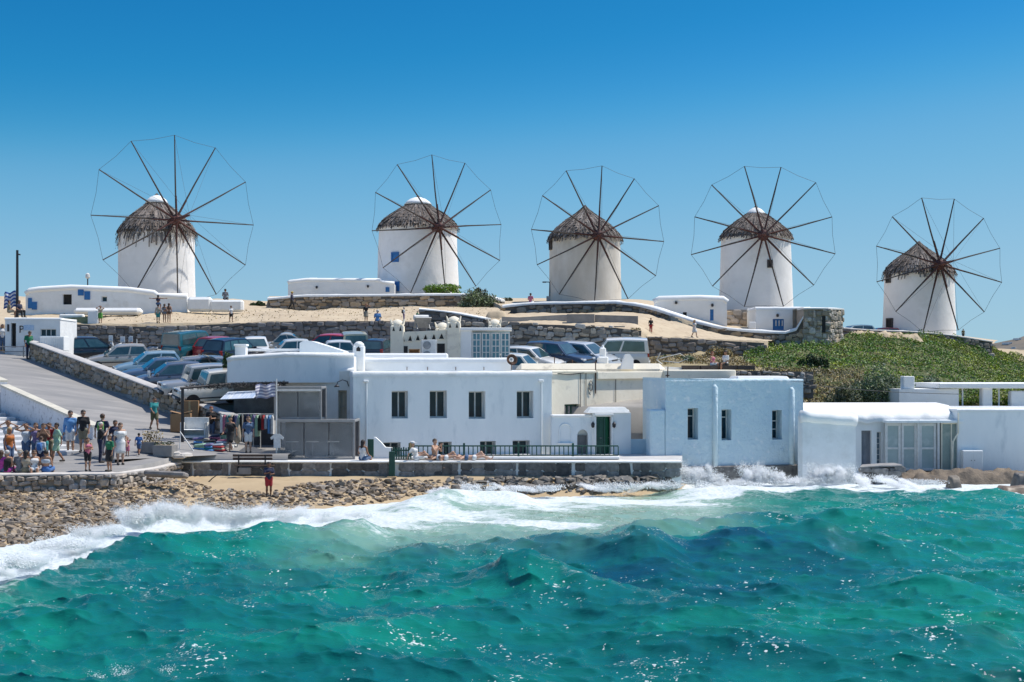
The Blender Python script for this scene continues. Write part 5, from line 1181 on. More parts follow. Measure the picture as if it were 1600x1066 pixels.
# ================================================================== CARS
TYRE = pmat('tyre_rubber', (.018, .018, .019), None, rough=.85)
RIM = pmat('alloy_rim', (.42, .43, .44), (.3, .31, .32), 20, .35, metal=.8)
CGLASS = pmat('car_glass', (.02, .05, .055), (.05, .10, .11), 1.2, .04, spec=.9, coat=.5)
LAMP = pmat('headlamp_glass', (.62, .66, .68), (.4, .44, .46), 14, .1, coat=.6)
TAIL = pmat('tail_lamp_red', (.33, .012, .012), (.22, .01, .01), 12, .15, coat=.6)
PLATE = pmat('number_plate_white', (.72, .72, .70), (.25, .25, .27), 30, .5, contrast=.35)
BLACKP = pmat('black_plastic', (.022, .022, .024), (.035, .035, .037), 9, .6)
def paint(name, c, metal=.0):
    return pmat('car_paint_' + name, c, tuple(x * .92 for x in c), 1.2, .28, metal=metal, coat=.8, spec=.5)
CARS = {  # length, width, height, belt, clearance, hood height, nose height, windscreen base/top, rear top/base (fractions of length from the front), tail height, wheel r
    'hatch': (3.95, 1.70, 1.48, .92, .20, .88, .66, .27, .47, .88, .985, .92, .31),
    'mpv': (4.35, 1.78, 1.62, .98, .20, .92, .70, .21, .42, .90, .99, .98, .32),
    'sedan': (4.35, 1.72, 1.43, .90, .19, .88, .66, .29, .46, .72, .86, .92, .31),
    'suv': (4.35, 1.82, 1.72, 1.05, .26, 1.04, .84, .27, .43, .90, .985, 1.05, .36),
    'jeep': (3.75, 1.66, 1.74, 1.03, .30, 1.02, .92, .33, .40, .95, .99, 1.03, .36),
    'van': (4.1, 1.72, 1.84, 1.02, .21, .98, .74, .20, .36, .97, 1.0, 1.02, .31),
    'bus': (4.9, 1.92, 1.98, 1.06, .22, 1.02, .80, .12, .28, .98, 1.0, 1.06, .33),
    'mini': (3.4, 1.52, 1.50, .90, .19, .86, .64, .24, .42, .84, .985, .90, .28),
    'beetle': (4.05, 1.72, 1.50, .92, .19, .90, .62, .33, .50, .66, .95, .72, .31)}
_car_cache = {}
def car_proto(kind, mat, hatch_open=False):
    L, Wd, H, BZ_, CL, HZ, NZ, ws0, ws1, rt1, rt0, TZ, WR = CARS[kind]; w = Wd / 2
    root = empty('car')
    X = lambda f: L/2 - f * L
    # lower body: lofted sections from nose to tail
    secs = [(0.0, .80, CL + .14, NZ - .14), (.02, .90, CL + .05, NZ - .02), (.08, .97, CL, NZ + .45 * (HZ - NZ)), (max(ws0 - .06, .1), 1.0, CL, HZ - .01), (ws0, 1.0, CL, HZ + .02), (.5, 1.0, CL, BZ_), (rt1 * .94, 1.0, CL, BZ_ + .01), (.94, .98, CL + .02, lerp(BZ_, TZ, .7)), (.985, .93, CL + .08, TZ - .02), (1.0, .86, CL + .14, TZ - .1)]
    mb = MB(); m = 0
    for i, (f, k, zb, zt) in enumerate(secs):
        ww = w * k; zm = lerp(zb, zt, .55)
        half = [(0, zb), (ww * .86, zb), (ww * .97, zb + .06), (ww, lerp(zb, zt, .3)), (ww, zm), (ww * .975, lerp(zb, zt, .86)), (ww * .90, zt - .015), (ww * .55, zt + .018), (0, zt + .025)]
        ring = [(X(f), y, z) for y, z in half] + [(X(f), -y, z) for y, z in half[-2:0:-1]]
        m = len(ring); b = len(mb.v); mb.v.extend(ring)
        if i:
            for j in range(m): j2 = (j + 1) % m; mb.f.append((b - m + j, b - m + j2, b + j2, b + j)); mb.m.append(0)
        else: mb.f.append(tuple(range(m))[::-1]); mb.m.append(0)
    mb.f.append(tuple(range(len(mb.v) - m, len(mb.v)))); mb.m.append(0)
    body = mb.build('body', mat, root, smooth=38)
    # greenhouse
    wb, wt = w * .955, w * (.76 if kind not in ('van', 'bus', 'jeep') else .86); zr = H - .03; zb = BZ_ - .03
    def sec(f, z, hw_): return (X(f), hw_, z)
    rows = []
    fs_b = [ws0, lerp(ws0, rt0, .33), lerp(ws0, rt0, .66), rt0]; fs_t = [ws1, lerp(ws1, rt1, .33), lerp(ws1, rt1, .66), rt1]
    mb = MB(); cols = []
    def fpt(t, v):   # t 0..1 front to back, v 0..1 belt to roof (for the left side)
        f = lerp(lerp(ws0, rt0, t), lerp(ws1, rt1, t), v); z = lerp(zb, zr, v) + .05 * v * math.sin(math.pi * min(max(t, 0), 1)); hw_ = lerp(wb, wt, v ** 1.3)
        return f, z, hw_
    nt_ = 7; nv = 4
    for i in range(nt_):
        ring = []
        for j in range(nv + 1): f, z, hw_ = fpt(i / (nt_ - 1), j / nv * .96); ring.append((X(f), hw_, z))
        f, z, hw_ = fpt(i / (nt_ - 1), 1.0); ring += [(X(f), hw_ * .86, z + .012), (X(f), hw_ * .45, z + .03)]
        full = ring + [(X(f), 0, z + .035)] + [(x, -y, zz) for x, y, zz in ring[::-1]]; m = len(full); b = len(mb.v); mb.v.extend(full)
        if i:
            for j in range(m - 1): mb.f.append((b - m + j, b - m + j + 1, b + j + 1, b + j)); mb.m.append(0)
        else: mb.f.append(tuple(range(m))[::-1]); mb.m.append(0)
    mb.f.append(tuple(range(len(mb.v) - m, len(mb.v)))); mb.m.append(0)
    mb.build('cabin', mat, root, smooth=45)
    # glass, standing 8 mm off the pillars
    def side(t0, t1, v0, v1, s, nm):
        P4 = []
        for (t, v) in ((t0, v0), (t1, v0), (t1, v1), (t0, v1)):
            f, z, hw_ = fpt(t, v); P4.append((X(f), s * (hw_ + .012), z))
        g = MB(); g.add(P4, [(0, 1, 2, 3) if s < 0 else (3, 2, 1, 0)]); g.build(nm, CGLASS, root)
    cuts = [(.06, .40), (.44, .72), (.755, .95)] if kind in ('mpv', 'suv', 'van', 'bus', 'jeep') else [(.07, .50), (.54, .93)]
    if kind == 'van': cuts = [(.06, .42), (.46, .92)]
    for s in (-1, 1):
        for a, b in cuts: side(a, b, .12, .86, s, 'side_window')
    for (f0, f1, nm, sg) in ((ws0, ws1, 'windscreen', 1), (rt0, rt1, 'rear_window', -1)):
        g = MB(); q = []
        for v, k in ((.10, .88), (.90, .82)):
            f = lerp(f0, f1, v); z = lerp(zb, zr, v); hw_ = lerp(wb, wt, v) * k; q += [(X(f) + sg * .012, hw_, z + .012), (X(f) + sg * .012, -hw_, z + .012)]
        g.add([q[0], q[1], q[3], q[2]], [(0, 1, 2, 3) if sg < 0 else (3, 2, 1, 0)]); g.build(nm, CGLASS, root)
    # wheels in dark arches
    for fx in (.175, .80):
        for s in (-1, 1):
            a = MB(); a.lathe([(WR * 1.16, 0), (WR * 1.16, .03)], 16, (X(fx), s * (w - .012) - .015, WR + .01), M=Matrix.Rotation(math.pi/2, 3, 'X')); a.v = [(x, s * abs(y) if abs(y) > .3 else y, z) for x, y, z in a.v]; a.build('wheel_arch', BLACKP, root)
            wh = empty('wheel', (X(fx), s * (w - .09), WR)); wh.parent = root; M = Matrix.Rotation(math.pi/2, 3, 'X')
            t = MB(); t.lathe([(WR * .6, -.1), (WR * .94, -.1), (WR, -.06), (WR, .06), (WR * .94, .1), (WR * .6, .1)], 18, M=M); t.build('tyre', TYRE, wh, smooth=40)
            t = MB(); t.lathe([(.02, -.085), (WR * .2, -.095), (WR * .6, -.075), (WR * .64, 0), (WR * .6, .075), (WR * .2, .095), (.02, .085)], 14, M=M); t.build('rim', RIM, wh)
    for s in (-1, 1):
        h = MB(); h.bbox((X(.03), s * w * .66, NZ - .06), (.10, w * .2, .075), .04); h.build('headlight', LAMP, root)
        h = MB(); h.bbox((X(.985), s * w * .82, lerp(BZ_, TZ, .5) - .12), (.06, w * .12, .17), .03); h.build('tail_light', TAIL, root)
        h = MB(); h.bbox((X(ws0 + .045), s * (w + .09), BZ_ + .06), (.05, .09, .065), .03); h.build('mirror', mat if kind != 'jeep' else BLACKP, root)
        h = MB(); h.box((X(.5), s * (w + .004), .5), (L * .27, .012, .03)); h.build('side_strip', BLACKP, root)
        for fx in (.47, .66): h = MB(); h.bbox((X(fx), s * (w * .985), BZ_ - .11), (.08, .02, .016), .008); h.build('door_handle', BLACKP, root)
    for f, sg in ((0.0, 1), (1.0, -1)):
        h = MB(); h.bbox((X(f) - sg * .02, 0, CL + .2), (.09, w * .9, .09), .05); h.build('bumper', BLACKP if kind in ('jeep', 'suv') else mat, root)
        h = MB(); h.box((X(f) + sg * .085, 0, CL + .21 if sg > 0 else CL + .24), (.008, .25, .055)); h.build('number_plate', PLATE, root)
    h = MB(); h.bbox((X(.012), 0, NZ - .09), (.05, w * .42, .06), .02); h.build('grille', BLACKP, root)
    if kind == 'jeep':
        t = MB(); t.lathe([(.05, -.1), (.34, -.1), (.36, 0), (.34, .1), (.05, .1)], 16, (X(1.03), 0, .95), M=Matrix.Rotation(math.pi/2, 3, 'Y')); t.build('spare_wheel', TYRE, root)
    if hatch_open:
        h = MB(); h.box((0, 0, 0), (.42, w * .8, .02), M=Matrix.Rotation(math.radians(-18), 3, 'Y')); h.v = [(x + X(1.06), y, z + H + .18) for x, y, z in h.v]; h.build('tailgate', mat, root)
        h = MB(); h.box((0, 0, 0), (.3, w * .66, .012), M=Matrix.Rotation(math.radians(-18), 3, 'Y')); h.v = [(x + X(1.06), y, z + H + .215) for x, y, z in h.v]; h.build('tailgate_glass', CGLASS, root)
    return root
def lot_d(py): return 9.331 / (.1046 - (570 - py) / 2222)
def put_car(kind, px, py, hd, colname, col, label, d=None, z=None, metal=0.0, hatch=False, pitch=True):
    d = d or lot_d(py); c = car_proto(kind, paint(colname, col, metal), hatch); x = PX(px, d)
    c.location = (x, d, z if z is not None else lot_z(d) + .01)
    h = math.radians(hd); sl = .1046 if pitch else 0
    # nose up when it points up the slope
    n = Vector((0, -sl, 1)).normalized(); fwd = Vector((math.cos(h), math.sin(h), 0)); fwd = (fwd - n * fwd.dot(n)).normalized(); lf = n.cross(fwd)
    c.rotation_euler = Matrix((fwd, lf, n)).transposed().to_euler()
    return tag(c, label, 'car', 'cars parked above the sea front', 'thing')
put_car('mpv', 141, 566, 28, 'black', (.012, .014, .02), 'black people carrier parked nearest the white corrugated booth')
put_car('hatch', 186, 577, 198, 'champagne', (.50, .46, .40), 'champagne hatchback behind the ramp wall next to the black people carrier', metal=.3)
put_car('hatch', 232, 590, 200, 'ice_blue', (.36, .50, .56), 'ice blue hatchback in the row along the ramp wall', metal=.3)
put_car('sedan', 248, 600, 200, 'slate_blue', (.13, .19, .27), 'slate blue car squeezed between the ice blue and grey cars', metal=.4)
put_car('hatch', 266, 610, 200, 'storm_grey', (.16, .18, .22), 'storm grey hatchback with its tailgate raised', metal=.4, hatch=True)
put_car('jeep', 308, 624, 205, 'silver', (.48, .48, .47), 'silver boxy jeep just above the lower end of the ramp wall', metal=.3)
put_car('jeep', 334, 634, 207, 'ivory', (.62, .59, .52), 'ivory jeep with black bumper half hidden by the shop roof')
put_car('mpv', 338, 603, 20, 'pewter', (.30, .30, .30), 'pewter estate seen over the roofs of the jeeps', metal=.4)
put_car('van', 300, 561, 62, 'teal', (.015, .13, .17), 'teal van with its back to the sea below the dark stone wall', metal=.2)
put_car('hatch', 345, 561, 66, 'red', (.42, .03, .035), 'red hatchback beside the teal van')
put_car('suv', 367, 571, 60, 'navy', (.015, .02, .035), 'navy off-road car with a red tail lamp near the leafy shrub', metal=.2)
put_car('sedan', 400, 562, 282, 'white', (.72, .72, .70), 'white saloon facing the sea with blue-lit windscreen')
put_car('mini', 452, 568, 195, 'pearl', (.66, .66, .63), 'small pearl car beside the white saloon')
put_car('beetle', 440, 556, 185, 'sand', (.45, .43, .38), 'sand grey round-roofed car under the dark stone wall')
put_car('hatch', 506, 557, 172, 'scarlet', (.50, .035, .045), 'scarlet car roof showing above the wedge parapet')
put_car('mini', 519, 570, 190, 'white', (.72, .72, .70), 'white car almost hidden behind the wedge parapet')
put_car('van', 553, 563, 100, 'olive', (.44, .42, .29), 'pale olive boxy car near the square chimney')
put_car('hatch', 592, 565, 80, 'graphite', (.05, .055, .06), 'graphite car partly hidden by the horned turret', metal=.2)
_lz = lambda px, d: lot_z(d) - max(0, PX(px, d) - 2) * .03 + .01
for (k, px, d, hd, cn, cc, lb) in (('hatch', 832, 85, -28, 'white', (.72, .72, .70), 'white hatchback beside the blue glass porch'), ('mini', 812, 80.5, -20, 'cream', (.66, .65, .60), 'white small car peeping out beside the satellite dish'),
        ('suv', 872, 86, -30, 'midnight', (.03, .05, .09), 'midnight blue off-road car between two white cars'), ('mpv', 912, 87.5, -32, 'pale_grey', (.50, .53, .56), 'pale grey people carrier next to the white van'), ('van', 962, 88.6, 176, 'white', (.74, .74, .73), 'white delivery van with blue windows before the field-stone wall')):
    put_car(k, px, 0, hd, cn, cc, lb, d=d, z=_lz(px, d))
put_car('hatch', 1331, 0, 190, 'mint', (.45, .55, .52), 'pale car roof peeking behind the stone bastion', d=116, z=PZ(530, 116) - .35, pitch=False)
put_car('hatch', 1372, 0, 180, 'brick', (.4, .06, .05), 'red car roof peeking out beside the headland mill', d=119, z=PZ(530, 119) - .55, pitch=False)
# ---- scooters against the dark wall
def scooter(px, py, hd, col, label, d=None):
    d = d or lot_d(py); r = empty('scooter', (PX(px, d), d, lot_z(d)), math.radians(hd), label, 'scooter', 'scooters in the car park'); m = paint('scooter_' + col[0], col[1])
    for x in (-.62, .62):
        w = empty('wheel', (x, 0, .24)); w.parent = r
        t = MB(); t.lathe([(.14, -.05), (.23, -.05), (.25, 0), (.23, .05), (.14, .05)], 14, M=Matrix.Rotation(math.pi/2, 3, 'X')); t.build('tyre', TYRE, w); t = MB(); t.lathe([(.02, -.04), (.15, -.03), (.15, .03), (.02, .04)], 10, M=Matrix.Rotation(math.pi/2, 3, 'X')); t.build('rim', RIM, w)
    b = MB(); b.tube([(-.78, 0, .55), (-.5, 0, .55), (-.15, 0, .42), (.2, 0, .27), (.38, 0, .38), (.52, 0, .7)], [.06, .17, .17, .1, .13, .1], 8); b.build('body', m, r, smooth=True)
    b = MB(); b.bbox((-.45, 0, .76), (.36, .13, .06), .05); b.build('seat', BLACKP, r)
    b = MB(); b.tube([(.62, 0, .3), (.52, 0, .7), (.45, 0, .98)], .04, 6); b.build('fork', METD, r)
    b = MB(); b.tube([(.40, -.33, 1.02), (.47, 0, .98), (.40, .33, 1.02)], .022, 6); b.build('handlebar', METD, r)
    b = MB(); b.bbox((.58, 0, .95), (.02, .17, .2), .03, M=None); b.build('windshield', pmat('clear_screen', (.6, .65, .68), None, rough=.1), r)
    b = MB(); b.lathe([(.02, -.05), (.08, -.04), (.09, .04), (.03, .06)], 10, (.60, 0, .82), M=Matrix.Rotation(math.pi/2, 3, 'Y')); b.build('headlight', LAMP, r)
    for s in (-1, 1): b = MB(); b.tube([(.40, s * .26, 1.02), (.38, s * .33, 1.16)], .012, 4); b.bbox((.38, s * .34, 1.19), (.015, .06, .04), .01); b.build('mirror', BLACKP, r)
for a in ((181, 551, 250, ('white', (.65, .65, .63)), 'white scooter standing before the dark wall behind the people carrier'), (197, 553, 262, ('black', (.02, .02, .025)), 'black scooter second in the row by the dark wall'), (211, 552, 255, ('orange', (.45, .12, .03)), 'orange scooter third in the row by the dark wall'), (228, 557, 190, ('silver', (.4, .4, .4)), 'silver scooter at the end of the row near the teal van'), (249, 613, 215, ('graphite', (.06, .06, .065)), 'dark touring scooter with screen below the raised tailgate')): scooter(*a)
# ================================================================== PEOPLE
def surface_nets(f, lo, h):
    """smooth quad surface of f = 0 on a regular grid"""
    s = f < 0; n = np.array(f.shape); c = np.zeros(tuple(n - 1) + (3,)); cnt = np.zeros(tuple(n - 1))
    sl = lambda o, ax=None: tuple(slice(o[k], n[k] - 1 + o[k]) for k in range(3))
    for ax in range(3):
        for o1 in (0, 1):
            for o2 in (0, 1):
                o = [0, 0, 0]; oth = [k for k in range(3) if k != ax]; o[oth[0]] = o1; o[oth[1]] = o2; e = list(o); e[ax] = 1
                a, b = f[sl(o)], f[sl(e)]; x = (a < 0) != (b < 0); t = np.where(x, a / np.where(a == b, 1, a - b), 0)
                cnt += x
                for k in range(3): c[..., k] += np.where(x, (t if k == ax else o[k]), 0)
    act = cnt > 0; idx = -np.ones(tuple(n - 1), int); idx[act] = np.arange(act.sum())
    I = np.argwhere(act); V = lo + h * (I + c[act] / cnt[act][:, None]); Q = []
    for ax in range(3):
        o1, o2 = [k for k in range(3) if k != ax]
        lo_s = [slice(1, n[k] - 1) for k in range(3)]; lo_s[ax] = slice(0, n[ax] - 1); hi_s = list(lo_s); hi_s[ax] = slice(1, n[ax])
        a, b = s[tuple(lo_s)], s[tuple(hi_s)]; E = np.argwhere(a != b)
        if not len(E): continue
        off = np.ones(3, int); off[ax] = 0; E = E + off; flip = s[tuple(E.T)]
        def cell(d1, d2): q = E.copy(); q[:, o1] -= d1; q[:, o2] -= d2; return idx[tuple(q.T)]
        q = np.stack([cell(1, 1), cell(0, 1), cell(0, 0), cell(1, 0)], -1)
        if ax == 1: flip = ~flip
        q[~flip] = q[~flip][:, ::-1]; Q.append(q)
    return V, np.concatenate(Q)
def caps_sdf(G, caps, k=.035):
    """smooth union of tapered capsules"""
    d = None
    for a, b, ra, rb in caps:
        a = np.array(a); b = np.array(b); ab = b - a; t = np.clip(((G - a) @ ab) / max(ab @ ab, 1e-9), 0, 1)
        q = np.linalg.norm(G - a - t[..., None] * ab, axis=-1) - (ra + (rb - ra) * t)
        if d is None: d = q
        else: h_ = np.clip(.5 + .5 * (d - q) / k, 0, 1); d = d * (1 - h_) + q * h_ - k * h_ * (1 - h_)
    return d
def field_mesh(caps, cut=None, vox=.03, k=.035):
    P_ = np.array([c[0] for c in caps] + [c[1] for c in caps]); R = max(max(c[2], c[3]) for c in caps) + .06
    lo = P_.min(0) - R; hi = P_.max(0) + R; n = np.ceil((hi - lo) / vox).astype(int) + 1
    G = np.stack(np.meshgrid(*[lo[i] + vox * np.arange(n[i]) for i in range(3)], indexing='ij'), -1)
    f = caps_sdf(G, caps, k)
    if cut is not None: f = cut(G, f)
    return surface_nets(f, lo, vox)
def pmesh(name, caps, mat, parent=None, cut=None, vox=.03, k=.035, extra=None):
    V, Q = field_mesh(caps, cut, vox, k)
    if extra:
        ev = np.array(extra.v); eq = [q if len(q) == 4 else (q[0], q[1], q[2], q[2]) for q in extra.f if len(q) <= 4]
        Q = np.concatenate([Q, np.array(eq) + len(V)]); V = np.concatenate([V, ev])
    me = arr_mesh(name, V, Q, mat); me.validate(); me.shade_smooth()
    o = bpy.data.objects.new(name, me); COL.objects.link(o)
    if parent: o.parent = parent
    return o
def _v(*a): return np.array(a, float)
# joint tables: local frame, the person looks towards -y, 1.75 m tall
def skeleton(pose):
    J = dict(pel=_v(0, 0, .95), chest=_v(0, -.01, 1.28), neck=_v(0, .0, 1.47), head=_v(0, -.015, 1.62),
             hl=_v(.09, 0, .92), hr=_v(-.09, 0, .92), kl=_v(.10, -.02, .50), kr=_v(-.10, -.02, .50), al=_v(.10, .02, .08), ar=_v(-.10, .02, .08),
             sl=_v(.185, 0, 1.42), sr=_v(-.185, 0, 1.42), el=_v(.25, .03, 1.13), er=_v(-.25, .03, 1.13), wl=_v(.25, -.06, .88), wr=_v(-.25, -.06, .88))
    def arm(s, e, w): J['e' + s] = _v(*e); J['w' + s] = _v(*w)
    def leg(s, k, a): J['k' + s] = _v(*k); J['a' + s] = _v(*a)
    if pose in ('walk', 'walk_bag'): leg('l', (.09, -.16, .52), (.09, -.22, .09)); leg('r', (-.09, .06, .50), (-.09, .30, .14)); arm('l', (.25, .14, 1.15), (.26, .12, .90)); arm('r', (-.25, -.10, 1.15), (-.22, -.30, .98))
    elif pose == 'shade': arm('l', (.40, -.16, 1.50), (.10, -.20, 1.66)); arm('r', (-.40, -.16, 1.50), (-.10, -.20, 1.66))
    elif pose == 'photo': arm('l', (.24, -.20, 1.20), (.07, -.34, 1.46)); arm('r', (-.24, -.20, 1.20), (-.07, -.34, 1.46))
    elif pose == 'one_up': arm('l', (.36, -.14, 1.50), (.10, -.22, 1.64))
    elif pose == 'phone': arm('r', (-.23, -.12, 1.17), (-.05, -.30, 1.22)); arm('l', (.24, -.08, 1.15), (.06, -.28, 1.15))
    elif pose == 'out': arm('l', (.46, 0, 1.42), (.72, -.02, 1.44)); arm('r', (-.46, 0, 1.42), (-.72, -.02, 1.44))
    elif pose == 'hip': arm('l', (.36, .10, 1.18), (.17, -.03, 1.00))
    elif pose == 'lean': leg('l', (.12, -.12, .52), (.12, -.02, .08)); J['neck'] += _v(0, -.1, -.02); J['head'] += _v(0, -.14, -.03)
    if pose in ('sit', 'sit_photo', 'ride', 'sit_side'):
        J['hl'] = _v(.09, 0, .92); leg('l', (.13, -.42, .96), (.13, -.45, .54)); leg('r', (-.13, -.42, .96), (-.13, -.45, .54))
        arm('l', (.25, -.02, 1.16), (.18, -.26, 1.04)); arm('r', (-.25, -.02, 1.16), (-.18, -.26, 1.04))
        if pose == 'sit_photo': arm('l', (.24, -.20, 1.20), (.07, -.32, 1.44)); arm('r', (-.24, -.20, 1.20), (-.07, -.32, 1.44))
        if pose == 'ride': arm('l', (.46, 0, 1.40), (.72, -.02, 1.42)); arm('r', (-.46, 0, 1.40), (-.72, -.02, 1.42))
    if pose == 'recline':      # sitting on a ledge, legs along -y with the knees up, leaning back on the hands
        J['chest'] = _v(0, .12, 1.26); J['neck'] = _v(0, .2, 1.43); J['head'] = _v(0, .2, 1.58); J['sl'] = _v(.185, .19, 1.38); J['sr'] = _v(-.185, .19, 1.38)
        leg('l', (.10, -.36, 1.22), (.10, -.62, .96)); leg('r', (-.10, -.42, 1.15), (-.10, -.72, .95)); arm('l', (.27, .05, 1.15), (.20, -.2, 1.18)); arm('r', (-.27, .36, 1.16), (-.26, .42, .93))
    if pose == 'lie':          # on the back, head towards +y, one knee raised
        J['pel'] = _v(0, 0, .12); J['chest'] = _v(0, .36, .14); J['neck'] = _v(0, .55, .15); J['head'] = _v(0, .70, .17); J['hl'] = _v(.09, -.02, .12); J['hr'] = _v(-.09, -.02, .12)
        leg('l', (.10, -.36, .38), (.10, -.60, .06)); leg('r', (-.10, -.44, .20), (-.10, -.84, .07)); J['sl'] = _v(.185, .5, .13); J['sr'] = _v(-.185, .5, .13); arm('l', (.3, .3, .08), (.33, .04, .06)); arm('r', (-.34, .62, .08), (-.2, .85, .08))
    return J
SKIN = [pmat('skin_%d' % k, c, tuple(x * .9 for x in c), 3, .55, spec=.35) for k, c in enumerate([(.52, .31, .21), (.42, .235, .15), (.32, .165, .10), (.18, .09, .055), (.58, .36, .26)])]
HAIR = {k: pmat('hair_' + k, c, tuple(x * 1.6 for x in c), 14, .6, .5, 40) for k, c in dict(black=(.012, .01, .009), brown=(.05, .028, .016), blond=(.32, .22, .10), grey=(.36, .35, .33), red=(.14, .04, .02)).items()}
CLOTH = dict(black=(.014, .014, .016), navy=(.015, .022, .06), blue=(.05, .16, .42), sky=(.13, .32, .62), pale=(.50, .56, .62), white=(.72, .72, .71), red=(.40, .025, .03), pink=(.55, .16, .24), magenta=(.45, .05, .30), green=(.01, .17, .08),
             teal=(.02, .26, .26), mint=(.36, .56, .40), lime=(.12, .36, .06), grey=(.17, .18, .20), beige=(.42, .36, .27), khaki=(.24, .21, .14), purple=(.20, .16, .32), denim=(.07, .13, .24), brown=(.12, .07, .045), yellow=(.6, .45, .05), orange=(.5, .15, .03), olive=(.10, .10, .05))
def cloth(c): return pmat('cloth_' + c, CLOTH[c], tuple(x * .8 for x in CLOTH[c]), 7, .9, .5, 25, sheen=.2, bdist=.01)
EYEM = pmat('eye_dark', (.02, .016, .014), None, rough=.3); LIPM = pmat('lips', (.34, .13, .11), None, rough=.5)
SHOE = pmat('shoe_dark', (.04, .035, .03), (.07, .06, .05), 9, .7)
def person(label, loc, face, hgt, pose='stand', skin=0, hair='brown', top='white', bottom='navy', style='tee', hat=None, bag=None, shades=False, bare=False, shoes=True, group='people on the waterfront', female=False):
    """top: colour or None; style: tee, tank, long, dress, bikini; bottom: colour with ':shorts', ':long' or ':skirt'"""
    J = skeleton(pose); a = J; k = hgt / 1.75
    lim = []
    torso = [(a['hl'], a['hr'], .105, .105), (a['pel'], a['chest'], .115 if female else .125, .125), (a['chest'] + (a['sl'] - a['sr']) * .22, a['chest'] - (a['sl'] - a['sr']) * .22, .118, .118), (a['sl'] * .82 + a['sr'] * .18, a['sr'] * .82 + a['sl'] * .18, .068, .068)]
    if female: torso.append((a['chest'] + _v(.07, -.09, .03), a['chest'] + _v(-.07, -.09, .03), .07, .07)) if pose not in ('lie',) else None
    legs = []; arms = []
    for s in 'lr':
        legs += [(a['h' + s], a['k' + s], .088, .058), (a['k' + s], a['k' + s] * .6 + a['a' + s] * .4, .054, .058), (a['k' + s] * .6 + a['a' + s] * .4, a['a' + s], .056, .036)]
        arms += [(a['s' + s], a['e' + s], .052, .040), (a['e' + s], a['w' + s], .040, .027)]
    up = (a['head'] - a['neck']); up = up / np.linalg.norm(up); fw = _v(0, -1, 0) if pose != 'lie' else _v(0, 0, 1); hd = a['head']
    headc = [(a['neck'] - up * .06, hd, .054, .056), (hd + up * .035, hd + up * .035, .098, .098), (hd - up * .03 + fw * .02, hd - up * .045 + fw * .03, .078, .062), (hd + fw * .09, hd + fw * .112 - up * .02, .018, .014)]
    sx = _v(1, 0, 0); headc += [(hd + sx * .092, hd + sx * .096 - up * .02, .022, .016), (hd - sx * .092, hd - sx * .096 - up * .02, .022, .016)]
    feet = []; fing = MB()
    for s in 'lr':
        A = a['a' + s]; sh = a['a' + s] - a['k' + s]; sh = sh / np.linalg.norm(sh)
        toe = fw if pose != 'lie' else _v(0, -.35, .94)
        feet.append((A + sh * .035, A + sh * .05 + toe * .17, .038, .030))
        Wp = a['w' + s]; dr = Wp - a['e' + s]; dr = dr / np.linalg.norm(dr); side = np.cross(dr, fw); nn = np.linalg.norm(side); side = side / nn if nn > .1 else _v(1, 0, 0)
        arms.append((Wp, Wp + dr * .075, .030, .036)); pn = np.cross(side, dr)
        for j, (o, l) in enumerate(((-.03, .075), (-.01, .088), (.011, .082), (.031, .062))):
            b0 = Wp + dr * .085 + side * o; b1 = b0 + dr * l * .55 + pn * .012; b2 = b1 + dr * l * .4 + pn * .032; fing.tube([b0, b1, b2], [.0095, .0088, .0065], 4)
        sgn = 1 if s == 'l' else -1; t0 = Wp + dr * .03 - side * .028; fing.tube([t0, t0 - side * .035 + dr * .03, t0 - side * .045 + dr * .07], [.011, .010, .007], 4)
    body = pmesh('person', torso + legs + arms + headc + feet, SKIN[skin], extra=fing)
    body.scale = (k, k, k); body.rotation_euler = (0, 0, face); body.location = loc
    tag(body, label, 'person', group, 'thing')
    inf = lambda L_, r: [(p, q, ra + r, rb + r) for p, q, ra, rb in L_]
    axis = up if pose in ('lie',) else _v(0, 0, 1)
    pz = a['pel'] @ axis
    if top and not bare:
        caps = inf(torso, .018); sl_ = {'tee': .75, 'long': 1.0, 'dress': .55, 'tank': 0, 'bikini': 0}[style]
        if sl_:
            for s in 'lr':
                e = a['s' + s] + (a['e' + s] - a['s' + s]) * min(sl_ * 1.0, 1); caps.append((a['s' + s], e, .072, .062))
                if sl_ == 1.0: caps.append((a['e' + s], a['w' + s], .058, .044))
        nk = (a['neck'] @ axis) - (.0 if style in ('tee', 'long') else .06); lo_ = pz - (.10 if style != 'bikini' else -.24)
        if style == 'dress': lo_ = pz - .1
        hi_ = nk if style != 'bikini' else pz + .42
        pmesh('shirt' if style != 'dress' else 'dress_top', caps, cloth(top), body, cut=lambda G, f: np.maximum(np.maximum(f, G @ axis - hi_), lo_ - G @ axis))
    bc, _, bk = (bottom or 'navy:shorts').partition(':'); bk = bk or 'shorts'
    if bk == 'briefs':
        pmesh('swimwear', inf(torso[:2] + [(a['h' + s], a['h' + s] * .8 + a['k' + s] * .2, .088, .082) for s in 'lr'], .014), cloth(bc), body, cut=lambda G, f: np.maximum(f, G @ axis - (pz + .06)))
    elif bk == 'skirt':
        ln = .48 if pose != 'lie' else .4; mb = MB(); n = 18; kk = (a['kl'] + a['kr']) / 2; hh = a['pel']
        caps = inf(torso[:2], .02) + [(a['h' + s], a['h' + s] * .2 + a['k' + s] * .8, .12, .13) for s in 'lr'] + [((a['hl'] + a['hr']) / 2, (a['kl'] + a['kr']) / 2 * .75 + (a['hl'] + a['hr']) / 2 * .25, .14, .15)]
        pmesh('skirt', caps, cloth(bc), body, cut=lambda G, f: np.maximum(f, G @ axis - (pz + .12)))
    else:
        caps = inf(torso[:1], .02) + [(a['pel'], a['pel'], .13, .13)]
